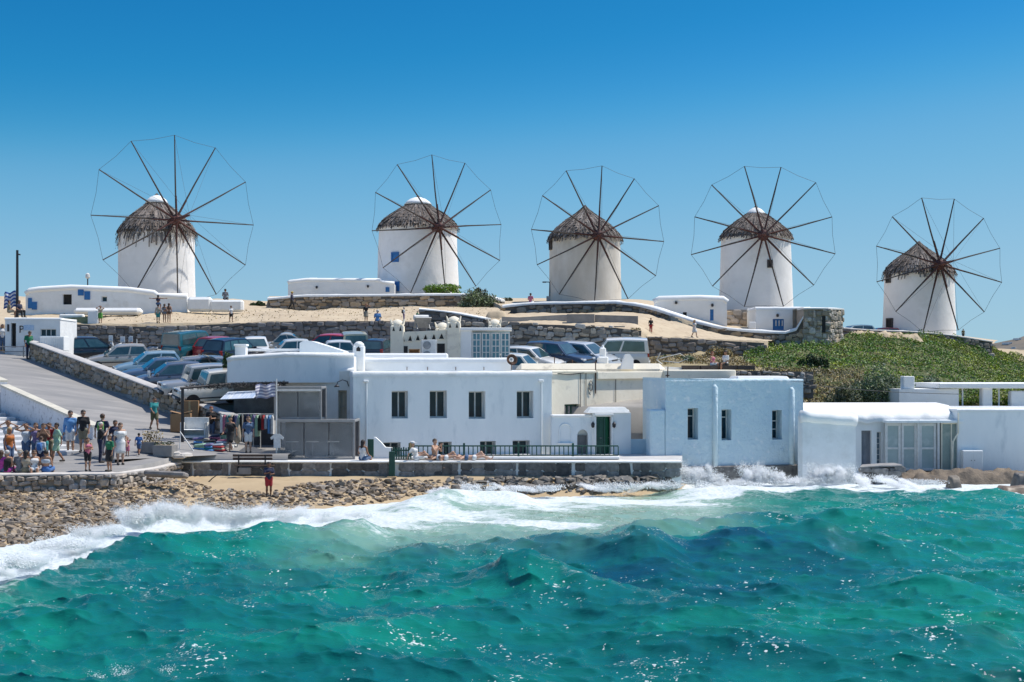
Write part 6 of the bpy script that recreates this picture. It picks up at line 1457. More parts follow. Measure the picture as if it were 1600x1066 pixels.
        for s in 'lr':
            if bk == 'shorts': caps.append((a['h' + s], a['h' + s] * .22 + a['k' + s] * .78, .112, .095))
            else: caps += [(a['h' + s], a['k' + s], .108, .078), (a['k' + s], a['a' + s], .078, .062)]
        pmesh('trousers' if bk == 'long' else 'shorts', caps, cloth(bc), body, cut=lambda G, f: np.maximum(f, G @ axis - (pz + .09)))
    if shoes: pmesh('shoes', [(p, q, ra + .012, rb + .014) for p, q, ra, rb in feet], SHOE, body, vox=.022, k=.01)
    # hair: a cap over the skull, open at the face; long hair falls down the back
    hc = [(hd + up * .045 - fw * .012, hd + up * .045 - fw * .012, .108, .108)]
    long_ = female and not hat == 'bun'
    if long_: hc += [(hd + up * .02 - fw * .05, hd - up * .20 - fw * .075, .085, .06)]
    pmesh('hair', hc, HAIR[hair], body, vox=.022, cut=lambda G, f: np.maximum(f, np.minimum(((G - hd) @ fw) + .012 + .0 * f, (hd @ up + .058) - G @ up)))
    fc = MB()
    for s in (-1, 1): q = hd + fw * .090 + sx * (s * .034) + up * .012; fc.bbox(q, (.013, .008, .008), .004)
    fc.build('eyes', EYEM, body)
    fc = MB(); q = hd + fw * .088 - up * .052; fc.bbox(q, (.022, .008, .006), .003); fc.build('mouth', LIPM, body)
    if shades: fc = MB(); q = hd + fw * .102 + up * .014; fc.bbox(q, (.072, .010, .02), .008); fc.build('sunglasses', BLACKP, body)
    if hat:
        if hat != 'bun':
            hm = MB(); wide = hat.startswith('straw'); hm.lathe([(.19 if wide else .112, .0), (.18 if wide else .112, .012), (.112, .02), (.108, .075), (.07, .10), (.01, .105)], 18)
            if not wide: hm.bbox((0, -.14, .008), (.075, .07, .008), .006)
            hm.v = [tuple(hd + up * (.055 + z) + sx * x - fw * y) for x, y, z in hm.v]; hm.build('hat', pmat('straw_hat', (.62, .52, .33), (.5, .4, .24), 20, .9) if wide else cloth(hat), body, smooth=40)
    if bag:
        bm = MB(); c = a['chest'] + _v(0, .19, -.06); bm.bbox(c, (.14, .085, .2), .06); o = bm.build('backpack', cloth(bag), body, smooth=40)
        bm = MB()
        for s in (-1, 1): bm.tube([c + _v(s * .09, -.05, .18), _v(s * .11, -.1, 1.46) if pose != 'lie' else c, _v(s * .12, -.16, 1.25)], .016, 5)
        bm.build('strap', cloth(bag), o) if pose not in ('lie',) else None
    return body
from mathutils.bvhtree import BVHTree
_bv = []
for o in bpy.data.objects:
    if o.type == 'MESH' and o.get('kind') == 'structure' and not o.name.startswith(('sea', 'ground', 'far', 'hill')):
        me = o.data; V = np.empty(len(me.vertices) * 3, np.float32); me.vertices.foreach_get('co', V); _bv.append(BVHTree.FromPolygons(V.reshape(-1, 3).tolist(), [tuple(p.vertices) for p in me.polygons]))
def ground_at(px, py):
    dr = Vector(((px - 800) / F, 1, (HY - py) / F)).normalized(); best = None
    for t in _bv:
        h = t.ray_cast(Vector((0, 0, CAMH)), dr)
        if h[0] is not None and (best is None or h[3] < best[1]): best = (h[0], h[3])
    return best[0] if best else None
def drop(x, y, ztop=30):
    best = None
    for t in _bv:
        h = t.ray_cast(Vector((x, y, ztop)), Vector((0, 0, -1)))
        if h[0] is not None and (best is None or h[0].z > best): best = h[0].z
    return best
def folk(label, px, py, face, head=None, d=None, z=None, pose='stand', hgt=None, **kw):
    """px, py: where the feet (or seat) are; head: row of the crown; face: degrees, 0 looks at the camera, positive turns to the right of the picture"""
    if d is None: g = ground_at(px, py) or P(px, py, 86); x, d, z_ = g.x, g.y, g.z
    else: x = PX(px, d); z_ = None
    if z is None: z = z_ if z_ is not None else drop(x, d)
    if hgt is None:
        hgt = ((PZ(head, d) - z) if head else 1.7); hgt = min(max(hgt, 0.8), 1.88)
    if pose in ('sit', 'sit_photo', 'recline', 'sit_side', 'ride'): z = z - .82 * hgt / 1.75      # z is the seat
    return person(label, (x, d, z), math.radians(face), hgt, pose, **kw)
B_ = 180
# -- crowd at the sea wall
SW = WALLL + .09
for a in (
    ('person in magenta top sitting on the rubble wall at the edge of the crowd', 2, 0, dict(top='magenta', bottom='denim:long', hair='brown', female=True, skin=1), 56.0),
    ('grey-haired person in black vest with patterned bag on the rubble wall', 11, 0, dict(top='black', bottom='magenta:long', hair='grey', style='tank', skin=1), 56.0),
    ('person in grey shirt and beige cap sitting on the rubble wall', 31, 0, dict(top='grey', bottom='beige:long', hat='beige', hair='grey', skin=0), 56.1),
    ('dark-haired woman in tan sundress sitting on the rubble wall', 41, 0, dict(top='beige', bottom='khaki:skirt', hair='black', style='tank', female=True, skin=2), 56.0),
    ('woman in white top and sunglasses on the rubble wall next to the strapless blue dress', 53, 0, dict(top='white', bottom='pale:shorts', hair='brown', style='tank', female=True, skin=1, shades=True), 56.1),
    ('woman in strapless blue and white dress sitting on the rubble wall', 72, 0, dict(top='pale', bottom='blue:skirt', hair='black', style='bikini', female=True, skin=1, hat='bun'), 56.1)):
    folk(a[0], a[1], 0, 175 if a[1] != 53 else 20, d=a[4] + .25, z=SW, pose='sit', hgt=1.62, **a[3])
for a in (
    ('person in pale top shading the eyes with both hands by the steps', 13, 722, 10, 657, dict(pose='shade', top='pale', bottom='denim:shorts', hair='brown', skin=1)),
    ('blond woman in tan top among the crowd by the rubble wall', 15, 731, 60, 668, dict(d=57.2, top='orange', bottom='denim:shorts', hair='blond', female=True, style='tank', skin=2)),
    ('woman in pale blue tank with both hands raised to her head', 41, 724, 0, 662, dict(pose='shade', top='pale', bottom='denim:shorts', style='tank', hair='brown', female=True, skin=1)),
    ('woman in purple vest standing in the crowd', 56, 724, -10, 661, dict(top='purple', bottom='denim:shorts', style='tank', hair='brown', female=True, skin=0)),
    ('person in brown top holding a camera in the crowd', 68, 726, 15, 662, dict(pose='photo', top='brown', bottom='teal:shorts', hair='brown', skin=1)),
    ('person in red top raising an arm at the back of the crowd', 77, 722, -15, 661, dict(pose='one_up', top='red', bottom='khaki:shorts', hair='brown', skin=2)),
    ('person in pale shirt with blue shoulder strap standing behind the wall sitters', 64, 735, 170, 682, dict(d=57.0, top='pale', bottom='navy:shorts', hair='brown', skin=0, bag='blue')),
    ('person in mint shirt and mint shorts stepping towards the crowd', 89, 724, -60, 661, dict(pose='walk', top='mint', bottom='mint:shorts', hair='black', skin=2)),
    ('man in sky blue long-sleeved shirt and white shorts on the promenade', 110, 702, 0, 642, dict(d=62.3, top='sky', bottom='white:shorts', style='long', hair='black', skin=1)),
    ('man in black tee and khaki shorts next to the man in sky blue', 130, 700, 0, 641, dict(d=62.0, top='black', bottom='khaki:shorts', hair='black', skin=1, shades=True)),
    ('man with lime and grey backpack walking away on the promenade', 160, 713, 170, 647, dict(pose='walk', top='navy', bottom='navy:long', hair='brown', bag='lime', skin=0)),
    ('person in black top and dark trousers in the group of four', 157, 723, 100, 660, dict(pose='photo', top='black', bottom='navy:long', hair='grey', skin=0)),
    ('dark-haired person half hidden behind the woman in white dress', 180, 716, 20, 657, dict(top='navy', bottom='denim:long', hair='black', skin=2, female=True)),
    ('woman in short white dress standing on the promenade', 188, 726, 30, 661, dict(top='white', bottom='white:skirt', style='dress', hair='brown', female=True, skin=0)),
    ('girl in pink floral top and black shorts holding up a phone', 137, 740, 40, 684, dict(d=56.9, pose='phone', top='pink', bottom='black:shorts', style='tank', hair='brown', female=True, skin=1, bag='brown')),
    ('woman in green tee and black skirt beside the rubble wall', 171, 741, -35, 680, dict(d=56.8, top='green', bottom='black:skirt', hair='brown', female=True, skin=1)),
    ('small girl in pink dress with her hand to her face', 199, 713, 0, 683, dict(pose='one_up', top='pink', bottom='pink:skirt', style='dress', hair='red', female=True, skin=1)),
    ('small boy in blue outfit walking away across the promenade', 217, 712, 180, 677, dict(pose='walk', top='blue', bottom='denim:shorts', hair='black', skin=2)),
    ('person in teal tee and olive shorts striding down the ramp', 241, 672, 40, 621, dict(pose='walk', top='teal', bottom='olive:shorts', hair='black', skin=2)),
    ('person in green top leaning on the ramp wall near the kiosk', 45, 561, 40, 517, dict(pose='lean', top='green', bottom='navy:long', hair='black', skin=2)),
    ('person in white shirt at the kiosk at the top of the ramp', 4, 548, 20, 507, dict(top='white', bottom='denim:long', hair='black', skin=2)),
    ('boy in navy tee and red shorts standing on the beach stones', 420, 776, 20, 722, dict(pose='phone', top='navy', bottom='red:shorts', hair='black', skin=3))):
    folk(a[0], a[1], a[2], a[3], a[4], **a[5])
# -- on the hill terraces
for a in (
    ('person in dark clothes standing on the kiosk-side terrace edge', 71, 0, 160, 459, 99.5, dict(top='black', bottom='khaki:long', hair='black', skin=2)),
    ('person in red shirt and white shorts pointing a camera on the terrace edge', 90, 0, 150, 464, 99.5, dict(pose='photo', top='red', bottom='beige:shorts', hair='red', skin=1)),
    ('person with green skirt behind the white cabinet', 157, 0, 0, 478, 100.8, dict(pose='shade', top='beige', bottom='lime:skirt', hair='brown', female=True, skin=1)),
    ('person in teal shorts carrying a woman on the shoulders', 247, 0, 180, 476, 100.9, dict(top='beige', bottom='teal:shorts', hair='brown', skin=1, style='tank')),
    ('tanned woman in dark swimwear beside the shoulder-riding pair', 257, 0, 170, 475, 100.9, dict(top='grey', bottom='grey:briefs', style='bikini', hair='brown', female=True, skin=1, shoes=False)),
    ('tanned woman in brown swimwear farther along from the shoulder-riding pair', 264, 0, 175, 474, 101.0, dict(top='brown', bottom='brown:briefs', style='bikini', hair='brown', female=True, skin=1, shoes=False)),
    ('person in white with dark shorts walking alone on the sandy terrace', 361, 0, 30, 478, 100.9, dict(pose='walk', top='white', bottom='black:shorts', hair='black', skin=2)),
    ('person in blue jacket and yellow hat walking below the brown wall', 456, 0, 80, 456, 116.5, dict(pose='walk', top='navy', bottom='black:long', hat='yellow', hair='black', skin=1, style='long')),
    ('woman in black top shading her eyes at the terrace edge', 572, 0, 20, 475, 100.9, dict(pose='one_up', top='black', bottom='beige:skirt', hair='red', female=True, skin=1)),
    ('grey-haired person in white with dark shoulder bag', 631, 0, 90, 480, 100.9, dict(top='white', bottom='purple:long', hair='grey', bag='black', skin=0)),
    ('person in green top beside the slab-topped wall stub', 652, 0, 60, 488, 101.2, dict(top='green', bottom='black:long', hair='black', skin=2)),
    ('person in black top and red trousers on the sandy path', 1017, 0, 0, 497, 97.6, dict(top='black', bottom='red:long', hair='brown', skin=1)),
    ('woman in white dress and hat walking on the low grey wall', 1085, 0, 40, 500, 97.6, dict(pose='walk', top='white', bottom='white:skirt', style='dress', hat='straw', hair='blond', female=True, skin=0)),
    ('person in green top standing behind the headland wall', 1505, 0, 0, 514, 116.5, dict(top='olive', bottom='black:long', hair='black', skin=1))):
    folk(a[0], a[1], 0, a[3], a[4], d=a[5], **a[6])
g = drop(PX(247, 100.9), 100.9); folk('woman with outstretched arms riding on the shoulders of a person', 247, 0, 180, d=100.9, z=g + 1.30, pose='ride', hgt=1.3, top='navy', bottom='denim:shorts', style='bikini', hair='black', female=True, skin=2, shoes=False)
for (lb, px, d, z, fc, kw) in (
    ('child sitting between the two people on the terrace edge', 79, 99.6, drop(PX(79, 99.6), 99.6) + .02, 180, dict(hgt=1.15, top='brown', bottom='navy:shorts', hair='black', skin=2)),
    ('person in blue shirt sitting on the dark wall with back turned', 590, 100.3, PZ(503, 100.3), 180, dict(hgt=1.6, top='sky', bottom='denim:long', hair='grey', skin=0)),
    ('person in dark top sitting on the low end of the rough white wall', 352, 108.4, PZ(468, 108.4), 180, dict(hgt=1.5, top='grey', bottom='black:long', hair='black', skin=2)),
    ('person in pink sitting behind the white coping of the shabby mill terrace', 829, 112.3, PZ(473.5, 112.3), 160, dict(hgt=1.45, top='pink', bottom='white:shorts', hair='black', skin=1)),
    ('woman in pink and white sitting on the dark roof bench', 1113, 77.6, PZ(572, 77.6), 60, dict(hgt=1.45, top='pink', bottom='white:shorts', style='tank', hair='red', female=True, skin=1)),
    ('man in white tee and dark shorts sitting on the dark roof bench', 1134, 77.4, PZ(573, 77.4), -60, dict(hgt=1.65, top='white', bottom='black:shorts', hair='black', skin=2)),
    ('person in khaki sitting at the far edge by the flagpole', 14, 91.5, PZ(489, 91.5), 120, dict(hgt=1.5, top='khaki', bottom='beige:shorts', hair='brown', skin=1)),
    ('person in dark blue sitting by the foot of the flagpole', 30, 91.5, PZ(489, 91.5), 60, dict(hgt=1.5, top='navy', bottom='black:long', hair='black', skin=2))):
    folk(lb, px, 0, fc, d=d, z=z, pose='sit', **kw)
# -- shop front and sea wall sitters
_pz = 1.40
for (lb, px, d, head, fc, kw) in (
    ('shopkeeper in black tee and jeans beside the white chest', 330, 67.2, 637, 10, dict(pose='phone', top='black', bottom='denim:long', hair='red', skin=0)),
    ('woman in short black dress with dark curly hair walking past the wooden bench', 360, 63.6, 672, -20, dict(pose='walk', top='black', bottom='black:skirt', style='dress', hair='black', female=True, skin=1)),
    ('woman with sunglasses in blue vest and white shorts near the stall rails', 388, 63.6, 676, 10, dict(top='denim', bottom='white:shorts', hair='brown', female=True, skin=0, shades=True, bag='black'))):
    folk(lb, px, 0, fc, head, d=d, z=1.66 if px > 340 else 2.0, hgt=1.62, **kw)
folk('woman in white top and denim shorts sitting on the sea wall by the green gate', 567, 0, 150, d=62.25, z=1.41, pose='sit', hgt=1.68, top='white', bottom='denim:shorts', style='tank', hair='black', female=True, skin=2)
folk('woman in white with pale cap reclining on the sea wall', 651, 0, 90, d=62.25, z=1.41, pose='recline', hgt=1.62, top='white', bottom='white:shorts', hat='white', hair='blond', female=True, skin=0)
folk('bare-chested man in blue shorts sitting on the sea wall looking at his phone', 679, 0, 60, d=62.4, z=1.43, pose='sit_photo', hgt=1.72, top=None, bare=True, bottom='navy:shorts', hair='brown', skin=0, shoes=False)
for lb, px, fc, kw in (('sunbather in white bottoms lying beside the bare-chested man', 696, 90, dict(top='pale', bottom='white:briefs', skin=0)), ('sunbather in blue top and white bottoms lying alone on the sea wall', 740, 90, dict(top='denim', bottom='white:briefs', skin=4))):
    o = folk(lb, px, 0, fc, d=62.25, z=1.42, pose='lie', hgt=1.6, style='bikini', hair='brown', female=True, shoes=False, **kw)
# ================================================================== BEACH STONES
_rk = np.random.RandomState(21)
ROCKM = pmat('beach_rock', (0.31, 0.245, 0.175), (0.18, 0.145, 0.112), 3.0, .9, .6, 9.0, rnd=.45, island=True, spec=.25)
ROCKD = pmat('wet_dark_rock', (0.14, 0.125, 0.105), (0.22, 0.195, 0.165), 3.0, .6, .7, 9.0, rnd=.4, island=True, spec=.4)
rocks = []
def rock_field(n, poly, smin, smax, pw, mat):
    """n stones whose feet lie inside a patch of the beach (given as the photograph shows it)"""
    poly = np.array(poly, float); lo, hi = poly.min(0), poly.max(0); q = _rk.uniform(lo, hi, (n * 8, 2)); c = np.zeros(len(q), bool); j = len(poly) - 1
    for i in range(len(poly)):
        a, b = poly[i], poly[j]; j = i
        if a[1] == b[1]: continue
        c ^= ((a[1] > q[:, 1]) != (b[1] > q[:, 1])) & (q[:, 0] < (b[0] - a[0]) * (q[:, 1] - a[1]) / (b[1] - a[1]) + a[0])
    q = q[c][:n]; d = np.full(len(q), 70.0); done = np.zeros(len(q), bool)
    for dd in np.arange(34, 70, .06):      # walk out along the sight line until the beach rises above it
        hit = ~done & (beach_z((q[:, 0] - 800) / F * dd, np.full(len(q), dd)) >= CAMH - (q[:, 1] - HY) * dd / F); d[hit] = dd; done |= hit
    x = (q[:, 0] - 800) / F * d; z = beach_z(x, d)
    s = smin + (smax - smin) * _rk.rand(len(q)) ** pw
    for k in range(len(q)): rocks.append((s[k], x[k], d[k], z[k], mat, _rk.rand(4)))
rock_field(8800, [(-330, 778), (0, 766), (200, 752), (300, 752), (340, 766), (420, 770), (470, 756), (560, 750), (640, 750), (700, 754), (700, 768), (620, 782), (560, 789), (400, 797), (240, 808), (180, 824), (100, 842), (0, 868), (-330, 925)], .04, .15, 2.2, 0)
rock_field(260, [(-60, 800), (0, 790), (150, 785), (230, 792), (200, 814), (100, 838), (0, 860), (-60, 872)], .08, .22, 1.8, 0)
rock_field(80, [(470, 758), (560, 754), (660, 755), (680, 764), (620, 775), (500, 778)], .10, .26, 1.3, 0)
rock_field(330, [(700, 752), (760, 748), (900, 749), (1060, 750), (1062, 766), (940, 770), (800, 771), (700, 772)], .09, .27, 1.4, 1)
rock_field(40, [(870, 750), (945, 748), (945, 764), (870, 765)], .16, .30, 1.0, 1)
rock_field(60, [(1260, 738), (1345, 738), (1345, 752), (1260, 756)], .1, .24, 1.3, 1)
rock_field(60, [(1408, 748), (1620, 746), (1620, 756), (1408, 755)], .08, .2, 1.3, 1)
def rock_mesh(seed):
    r = random.Random(seed); bm = bmesh.new()
    for _ in range(15):
        v = Vector((r.gauss(0, 1), r.gauss(0, 1), r.gauss(0, 1))).normalized(); bm.verts.new([math.copysign(abs(c) ** .75, c) * r.uniform(.85, 1.1) for c in v])
    bmesh.ops.convex_hull(bm, input=bm.verts[:]); bmesh.ops.delete(bm, geom=[v for v in bm.verts if not v.link_faces], context='VERTS'); bm.verts.index_update()
    mb = MB(); mb.v = [tuple(v.co) for v in bm.verts]; mb.f = [tuple(v.index for v in f.verts) for f in bm.faces]; bm.free(); return mb
_RM = [rock_mesh(k + 50) for k in range(12)]; _RMV = [np.array(m.v) for m in _RM]; _rc = {}
def rock_data(k, mat):
    if (k, mat.name) not in _rc:
        me = bpy.data.meshes.new('rock'); me.from_pydata(_RM[k].v, [], _RM[k].f); me.materials.append(mat); _rc[(k, mat.name)] = me
    return _rc[(k, mat.name)]
rocks.sort(key=lambda r: -r[0] / r[2])
allv = {0: [], 1: []}; allf = {0: [], 1: []}; nb = {0: 0, 1: 0}
for i, (s, x, y, z, mi, q) in enumerate(rocks):
    k = int(q[0] * 12) % 12; sc = (s * (1.0 + .5 * q[1]), s * (.75 + .3 * q[2]), s * (.42 + .32 * q[3])); rz = q[1] * 6.28; rx = (q[2] - .5) * .7; ry = (q[3] - .5) * .6
    if i < 300: link('rock', rock_data(k, (ROCKM, ROCKD)[mi]), BEACH, (x, y, z + sc[2] * .35), (rx, ry, rz), sc)
    else:
        M = np.array(Euler((rx, ry, rz)).to_matrix()); v = (_RMV[k] * np.array(sc)) @ M.T + np.array((x, y, z + sc[2] * .35)); allv[mi].append(v); allf[mi].extend([tuple(j + nb[mi] for j in f) for f in _RM[k].f]); nb[mi] += len(v)
for mi in (0, 1):
    me = bpy.data.meshes.new('pebbles'); me.from_pydata(np.concatenate(allv[mi]).tolist(), [], allf[mi]); me.materials.append((ROCKM, ROCKD)[mi]); tag(link('pebbles', me, BEACH), kind='stuff')
def slab(name, label, cat, px0, px1, py0, py1, d, depth, mat, seed, n=14, zjit=.12):
    """irregular low rock mass: a lumpy eroded sheet over its own footprint"""
    x0, x1 = PX(px0, d), PX(px1, d); z1, z0 = PZ(py0, d), PZ(py1, d); h = z1 - z0; o = Vector(((x0 + x1) / 2, d, z0)); nx = max(12, int((x1 - x0) / .14)); ny = 14
    U_, V_ = np.meshgrid(np.linspace(0, 1, nx), np.linspace(0, 1, ny)); X_ = (U_ - .5) * (x1 - x0); Y_ = V_ * (depth + .4) - .2
    e = np.clip(np.minimum(U_, 1 - U_) * 7, 0, 1) ** .6 * np.clip(np.minimum(V_ * 5, (1 - V_) * 3), 0, 1) ** .55
    nz = fbm(X_ * .9 + seed * 7.1, Y_ * 1.4, seed * 1.3, 5, .6); rid = np.abs(fbm(X_ * 1.7 + seed, Y_ * 2.2, 3.3 + seed, 4))
    Z_ = h * e * (.86 + .0 * nz) + e * (zjit * 2.2 * nz - zjit * 1.5 * rid) - .5 * (1 - e)
    Y2 = Y_ + .25 * fbm(X_ * 1.3, Z_ * 2.0 + seed, 8.0, 3)
    ob = grid_obj(name, np.stack([X_, Y2, Z_], -1), mat); ob.location = o; return tag(ob, label, cat, None, 'thing')
_sl = MB(); _sl.bbox((0, 0, 0), (.82, .42, .11), .06, M=Matrix.Rotation(-.16, 3, 'X') @ Matrix.Rotation(.05, 3, 'Y')); tag(_sl.build('concrete_slab', pmat('grey_slab', (.27, .25, .235), (.18, .165, .155), 2.5, .9, .6, 9), loc=P(260, 746, 57.2) + Vector((0, 0, .12))), 'flat grey concrete slab lying on the stones below the rubble wall', 'slab', None, 'thing')
slab('rock_ledge', 'brown rock ledge in the surf below the end house', 'rock', 1405, 1660, 737, 757, 66.2, 3.0, pmat('ledge_rock', (.22, .17, .12), (.09, .075, .06), 1.6, .85, .9, 5, bdist=.08), 4, 40, .2)
slab('rock_ledge', 'tan rock bank under the low white wall beside the blue house', 'rock', 1256, 1312, 690, 745, 66.6, 1.5, pmat('bank_rock', (.34, .25, .16), (.17, .13, .09), 1.6, .9, .9, 5, bdist=.08), 5, 14, .25)
slab('rock_outcrop', 'pale eroded rock outcrop beside the stone bastion', 'rock', 1312, 1462, 515, 553, 107.5, 6.0, pmat('pale_outcrop', (.55, .45, .31), (.40, .31, .20), .8, .95, .9, 3, c3=(.2, .15, .1), c3scale=1.3, c3amt=.8, bdist=.12), 6, 40, .35)
slab('boulder', 'sandy boulder hump on the terrace behind the turret house', 'boulder', 756, 795, 484, 500, 103, 3.0, SANDT, 8, 12, .1)
slab('tidal_rock', 'dark rock just breaking the waves near the end of the beach', 'rock', 1588, 1606, 738, 752, 63.5, .8, ROCKD, 9, 6, .05)
slab('tidal_rock', 'small pointed rock in the foam before the meter cupboard', 'rock', 1484, 1502, 743, 753, 63.8, .7, ROCKD, 10, 6, .05)
slab('tidal_rock', 'low brown rock awash at the edge of the picture', 'rock', 1562, 1640, 759, 769, 60.5, 1.4, pmat('tan_wet_rock', (.25, .18, .12), (.15, .11, .08), 2, .5, .6, 6), 11, 10, .05)

# ================================================================== PLANTS
def leaves(name, pts, size, mats, parent=None, flat=.0, aspect=.5, seed=0):
    """many small leaf faces at the given points (n, 3)"""
    r = np.random.RandomState(seed); n = len(pts); u = r.normal(size=(n, 3)); u /= np.linalg.norm(u, axis=1)[:, None]; v = r.normal(size=(n, 3)); v[:, 2] *= (1 - flat); v -= (v * u).sum(1)[:, None] * u; v /= np.linalg.norm(v, axis=1)[:, None]
    s = size * r.uniform(.6, 1.3, (n, 1)); a = u * s; b = v * s * aspect
    V = np.stack([pts - a, pts + b * 1.0 + a * .1, pts + a, pts - b + a * .1], 1).reshape(-1, 3); Q = np.arange(4 * n).reshape(n, 4)
    me = arr_mesh(name, V, Q, mats); return link(name, me, parent)
LEAF = lambda n, c, r=.45: pmat('leaf_' + n, c, tuple(x * .6 for x in c), 1.6, .6, spec=.3, rnd=r, island=True)
LG, LD, LO, LT, LDRY = LEAF('green', (.19, .33, .045)), LEAF('dark_green', (.045, .085, .028)), LEAF('oleander', (.06, .11, .035)), LEAF('tamarisk', (.21, .27, .14)), LEAF('dry_straw', (.36, .28, .13), .3)
def blob_points(n, blobs, r):
    w = np.array([b[3] * b[4] * b[5] for b in blobs]) ** .7; w /= w.sum(); out_ = []
    for b, k in zip(blobs, r.multinomial(n, w)):
        q = r.normal(size=(k, 3)); q /= np.linalg.norm(q, axis=1)[:, None]; q *= (r.uniform(.35, 1.0, (k, 1)) ** .45) * (1 + .18 * r.normal(size=(k, 1))); out_.append(q * np.array(b[3:6]) + np.array(b[:3]))
    return np.concatenate(out_)
def bush(name, label, px0, px1, py0, py1, d, mat, n=1500, size=.09, lobes=8, seed=0, stem=True, group='shrubs', cat='shrub'):
    r = np.random.RandomState(seed); x0, x1, z1, z0 = PX(px0, d), PX(px1, d), PZ(py0, d), PZ(py1, d); w, h = (x1 - x0) / 2, z1 - z0; o = Vector(((x0 + x1) / 2, d, z0)); root = empty(name, o, 0, label, cat, group)
    bl = []
    for k in range(lobes):
        a = r.uniform(-1, 1); bl.append((a * w * .72, r.uniform(-.5, .5) * w * .6, h * (r.uniform(.32, .8) - .22 * abs(a)), w * r.uniform(.25, .45), w * r.uniform(.25, .42), h * r.uniform(.18, .34)))
    leaves('crown', blob_points(n, bl, r), size, mat, root, seed=seed)
    mb = MB()
    for b in bl[:6]: mb.tube([(b[0] * .1, 0, -.1), (b[0] * .5, b[1] * .4, b[2] * .5), (b[0], b[1], b[2])], [.05, .035, .015], 5)
    mb.build('stems', WOODB, root); return root
bush('shrub', 'round green shrub before the broad windmill', 660, 728, 442, 463, 122, LG, 2600, .11, 14, 1)
bush('shrub', 'grey-green bush hanging over the brown terrace wall', 712, 782, 450, 488, 116.4, LT, 2600, .10, 14, 2)
bush('shrub', 'bare brownish bush crowning the end of the brown wall', 728, 760, 444, 474, 117.4, LEAF('brownish', (.14, .12, .06)), 1000, .09, 7, 3)
bush('shrub', 'small dark shrub on the skyline past the brown wall', 780, 800, 463, 476, 126, LD, 500, .1, 6, 4)
bush('shrub', 'low dark shrubs on the skyline between the two nearest mills'.replace('two nearest', 'first two'), 392, 420, 470, 482, 122, LD, 800, .1, 8, 5)
bush('oleander', 'leafy oleander growing between the jeep and the white pillar', 342, 368, 545, 592, 70.6, LO, 1200, .10, 10, 6)
bush('tamarisk', 'large feathery tamarisk in the middle of the green slope', 1326, 1425, 571, 640, 80.5, LT, 9000, .07, 26, 7)
bush('tamarisk', 'smaller feathery tamarisk behind the chimney stub', 1428, 1478, 583, 622, 83, LT, 3000, .07, 12, 8)
bush('tamarisk', 'pale tamarisk low behind the boat house roof', 1286, 1345, 602, 645, 78, LEAF('tamarisk_pale', (.17, .19, .10)), 3200, .07, 14, 9)
bush('shrub', 'dark leafy shrub on the slope beside the bare sitting couple', 1246, 1300, 552, 590, 92, LD, 3000, .10, 12, 10)
bush('shrub', 'green plant clinging to the rock beside the blue house', 1256, 1272, 693, 728, 66.2, LG, 500, .08, 6, 12)
bush('shrub', 'scrubby plants below the low grey wall', 1030, 1090, 553, 572, 91, LT, 1200, .09, 10, 13)
bush('shrub', 'dry brown bush above the sitting couple', 1086, 1150, 541, 562, 93.5, LDRY, 1500, .09, 10, 14)
# ground cover over the slope: succulents with yellow-green and dark patches, dry grass at the foot
r = np.random.RandomState(9); rows_ = [[P(*q) for q in row] for row in SLOPE_ROWS]
me = slope.data; V = np.empty(len(me.vertices) * 3, np.float32); me.vertices.foreach_get('co', V); SV = V.reshape(-1, 90, 3)[1:]
def slope_pt(n, umin=0, umax=1, vmin=0, vmax=1):
    i = r.uniform(vmin, vmax, n) * (SV.shape[0] - 1.001); j = r.uniform(umin, umax, n) * (SV.shape[1] - 1.001); i0, j0 = i.astype(int), j.astype(int); a, b = (i - i0)[:, None], (j - j0)[:, None]
    return SV[i0, j0] * (1 - a) * (1 - b) + SV[i0 + 1, j0] * a * (1 - b) + SV[i0, j0 + 1] * (1 - a) * b + SV[i0 + 1, j0 + 1] * a * b
q = slope_pt(130000, 0, 1, .1, .985); cl = fbm(q[:, 0] * .45, q[:, 1] * .45, 2.0, 3); fine_ = fbm(q[:, 0] * 1.6, q[:, 1] * 1.6, 5.0, 3)
pxq = q[:, 0] / q[:, 1] * F + 800; pyq = HY - (q[:, 2] - CAMH) * F / q[:, 1]
keep = (cl + .5 * fine_ > -.42) & ~((pxq < 1345) & (pyq > 585) & (cl < .25)); dry = (pxq < 1350) & (pyq > 578)
mound = np.clip(fbm(q[:, 0] * .9, q[:, 1] * .9, 7.0, 2) * 1.6 + .3, 0, 1)
hh = (.06 + .55 * mound * np.clip(.5 + fine_, 0, 1)) * r.rand(len(q)) ** .6; q = q + np.stack([hh * 0, hh * 0, hh], -1)
c1 = keep & ~dry & (cl < .1); c2 = keep & ~dry & (cl >= .1); c3 = dry | (keep & (r.rand(len(q)) < .06))
for nm, mk_, m_, s_ in (('ground_cover', c1, LG, .075), ('ground_cover', c2, LEAF('yellow_green', (.34, .42, .055)), .075), ('dry_grass', c3, LDRY, .08)):
    o = leaves(nm, q[mk_], s_, m_, None, seed=3); tag(o, {'ground_cover': 'low green succulent ground cover on the headland slope' if m_ is LG else 'yellow-green succulent patches on the headland slope', 'dry_grass': 'dry straw-coloured grass at the foot of the green slope'}[nm], 'plants', None, 'stuff')
qq = []
for (a, b, y0, y1, d0, d1, n) in ((985, 1180, 552, 572, 88, 94, 5000), (420, 780, 484, 500, 101, 116, 500), (95, 420, 490, 506, 101, 112, 500)):
    for k in range(n):
        d = r.uniform(d0, d1); x = PX(r.uniform(a, b), d); z = drop(x, d)
        if z: qq.append((x, d, z + .12 * r.rand()))
o = leaves('dry_tufts', np.array(qq), .07, LDRY, None, seed=5); tag(o, 'scattered dry tufts on the bank and terraces', 'plants', None, 'stuff')

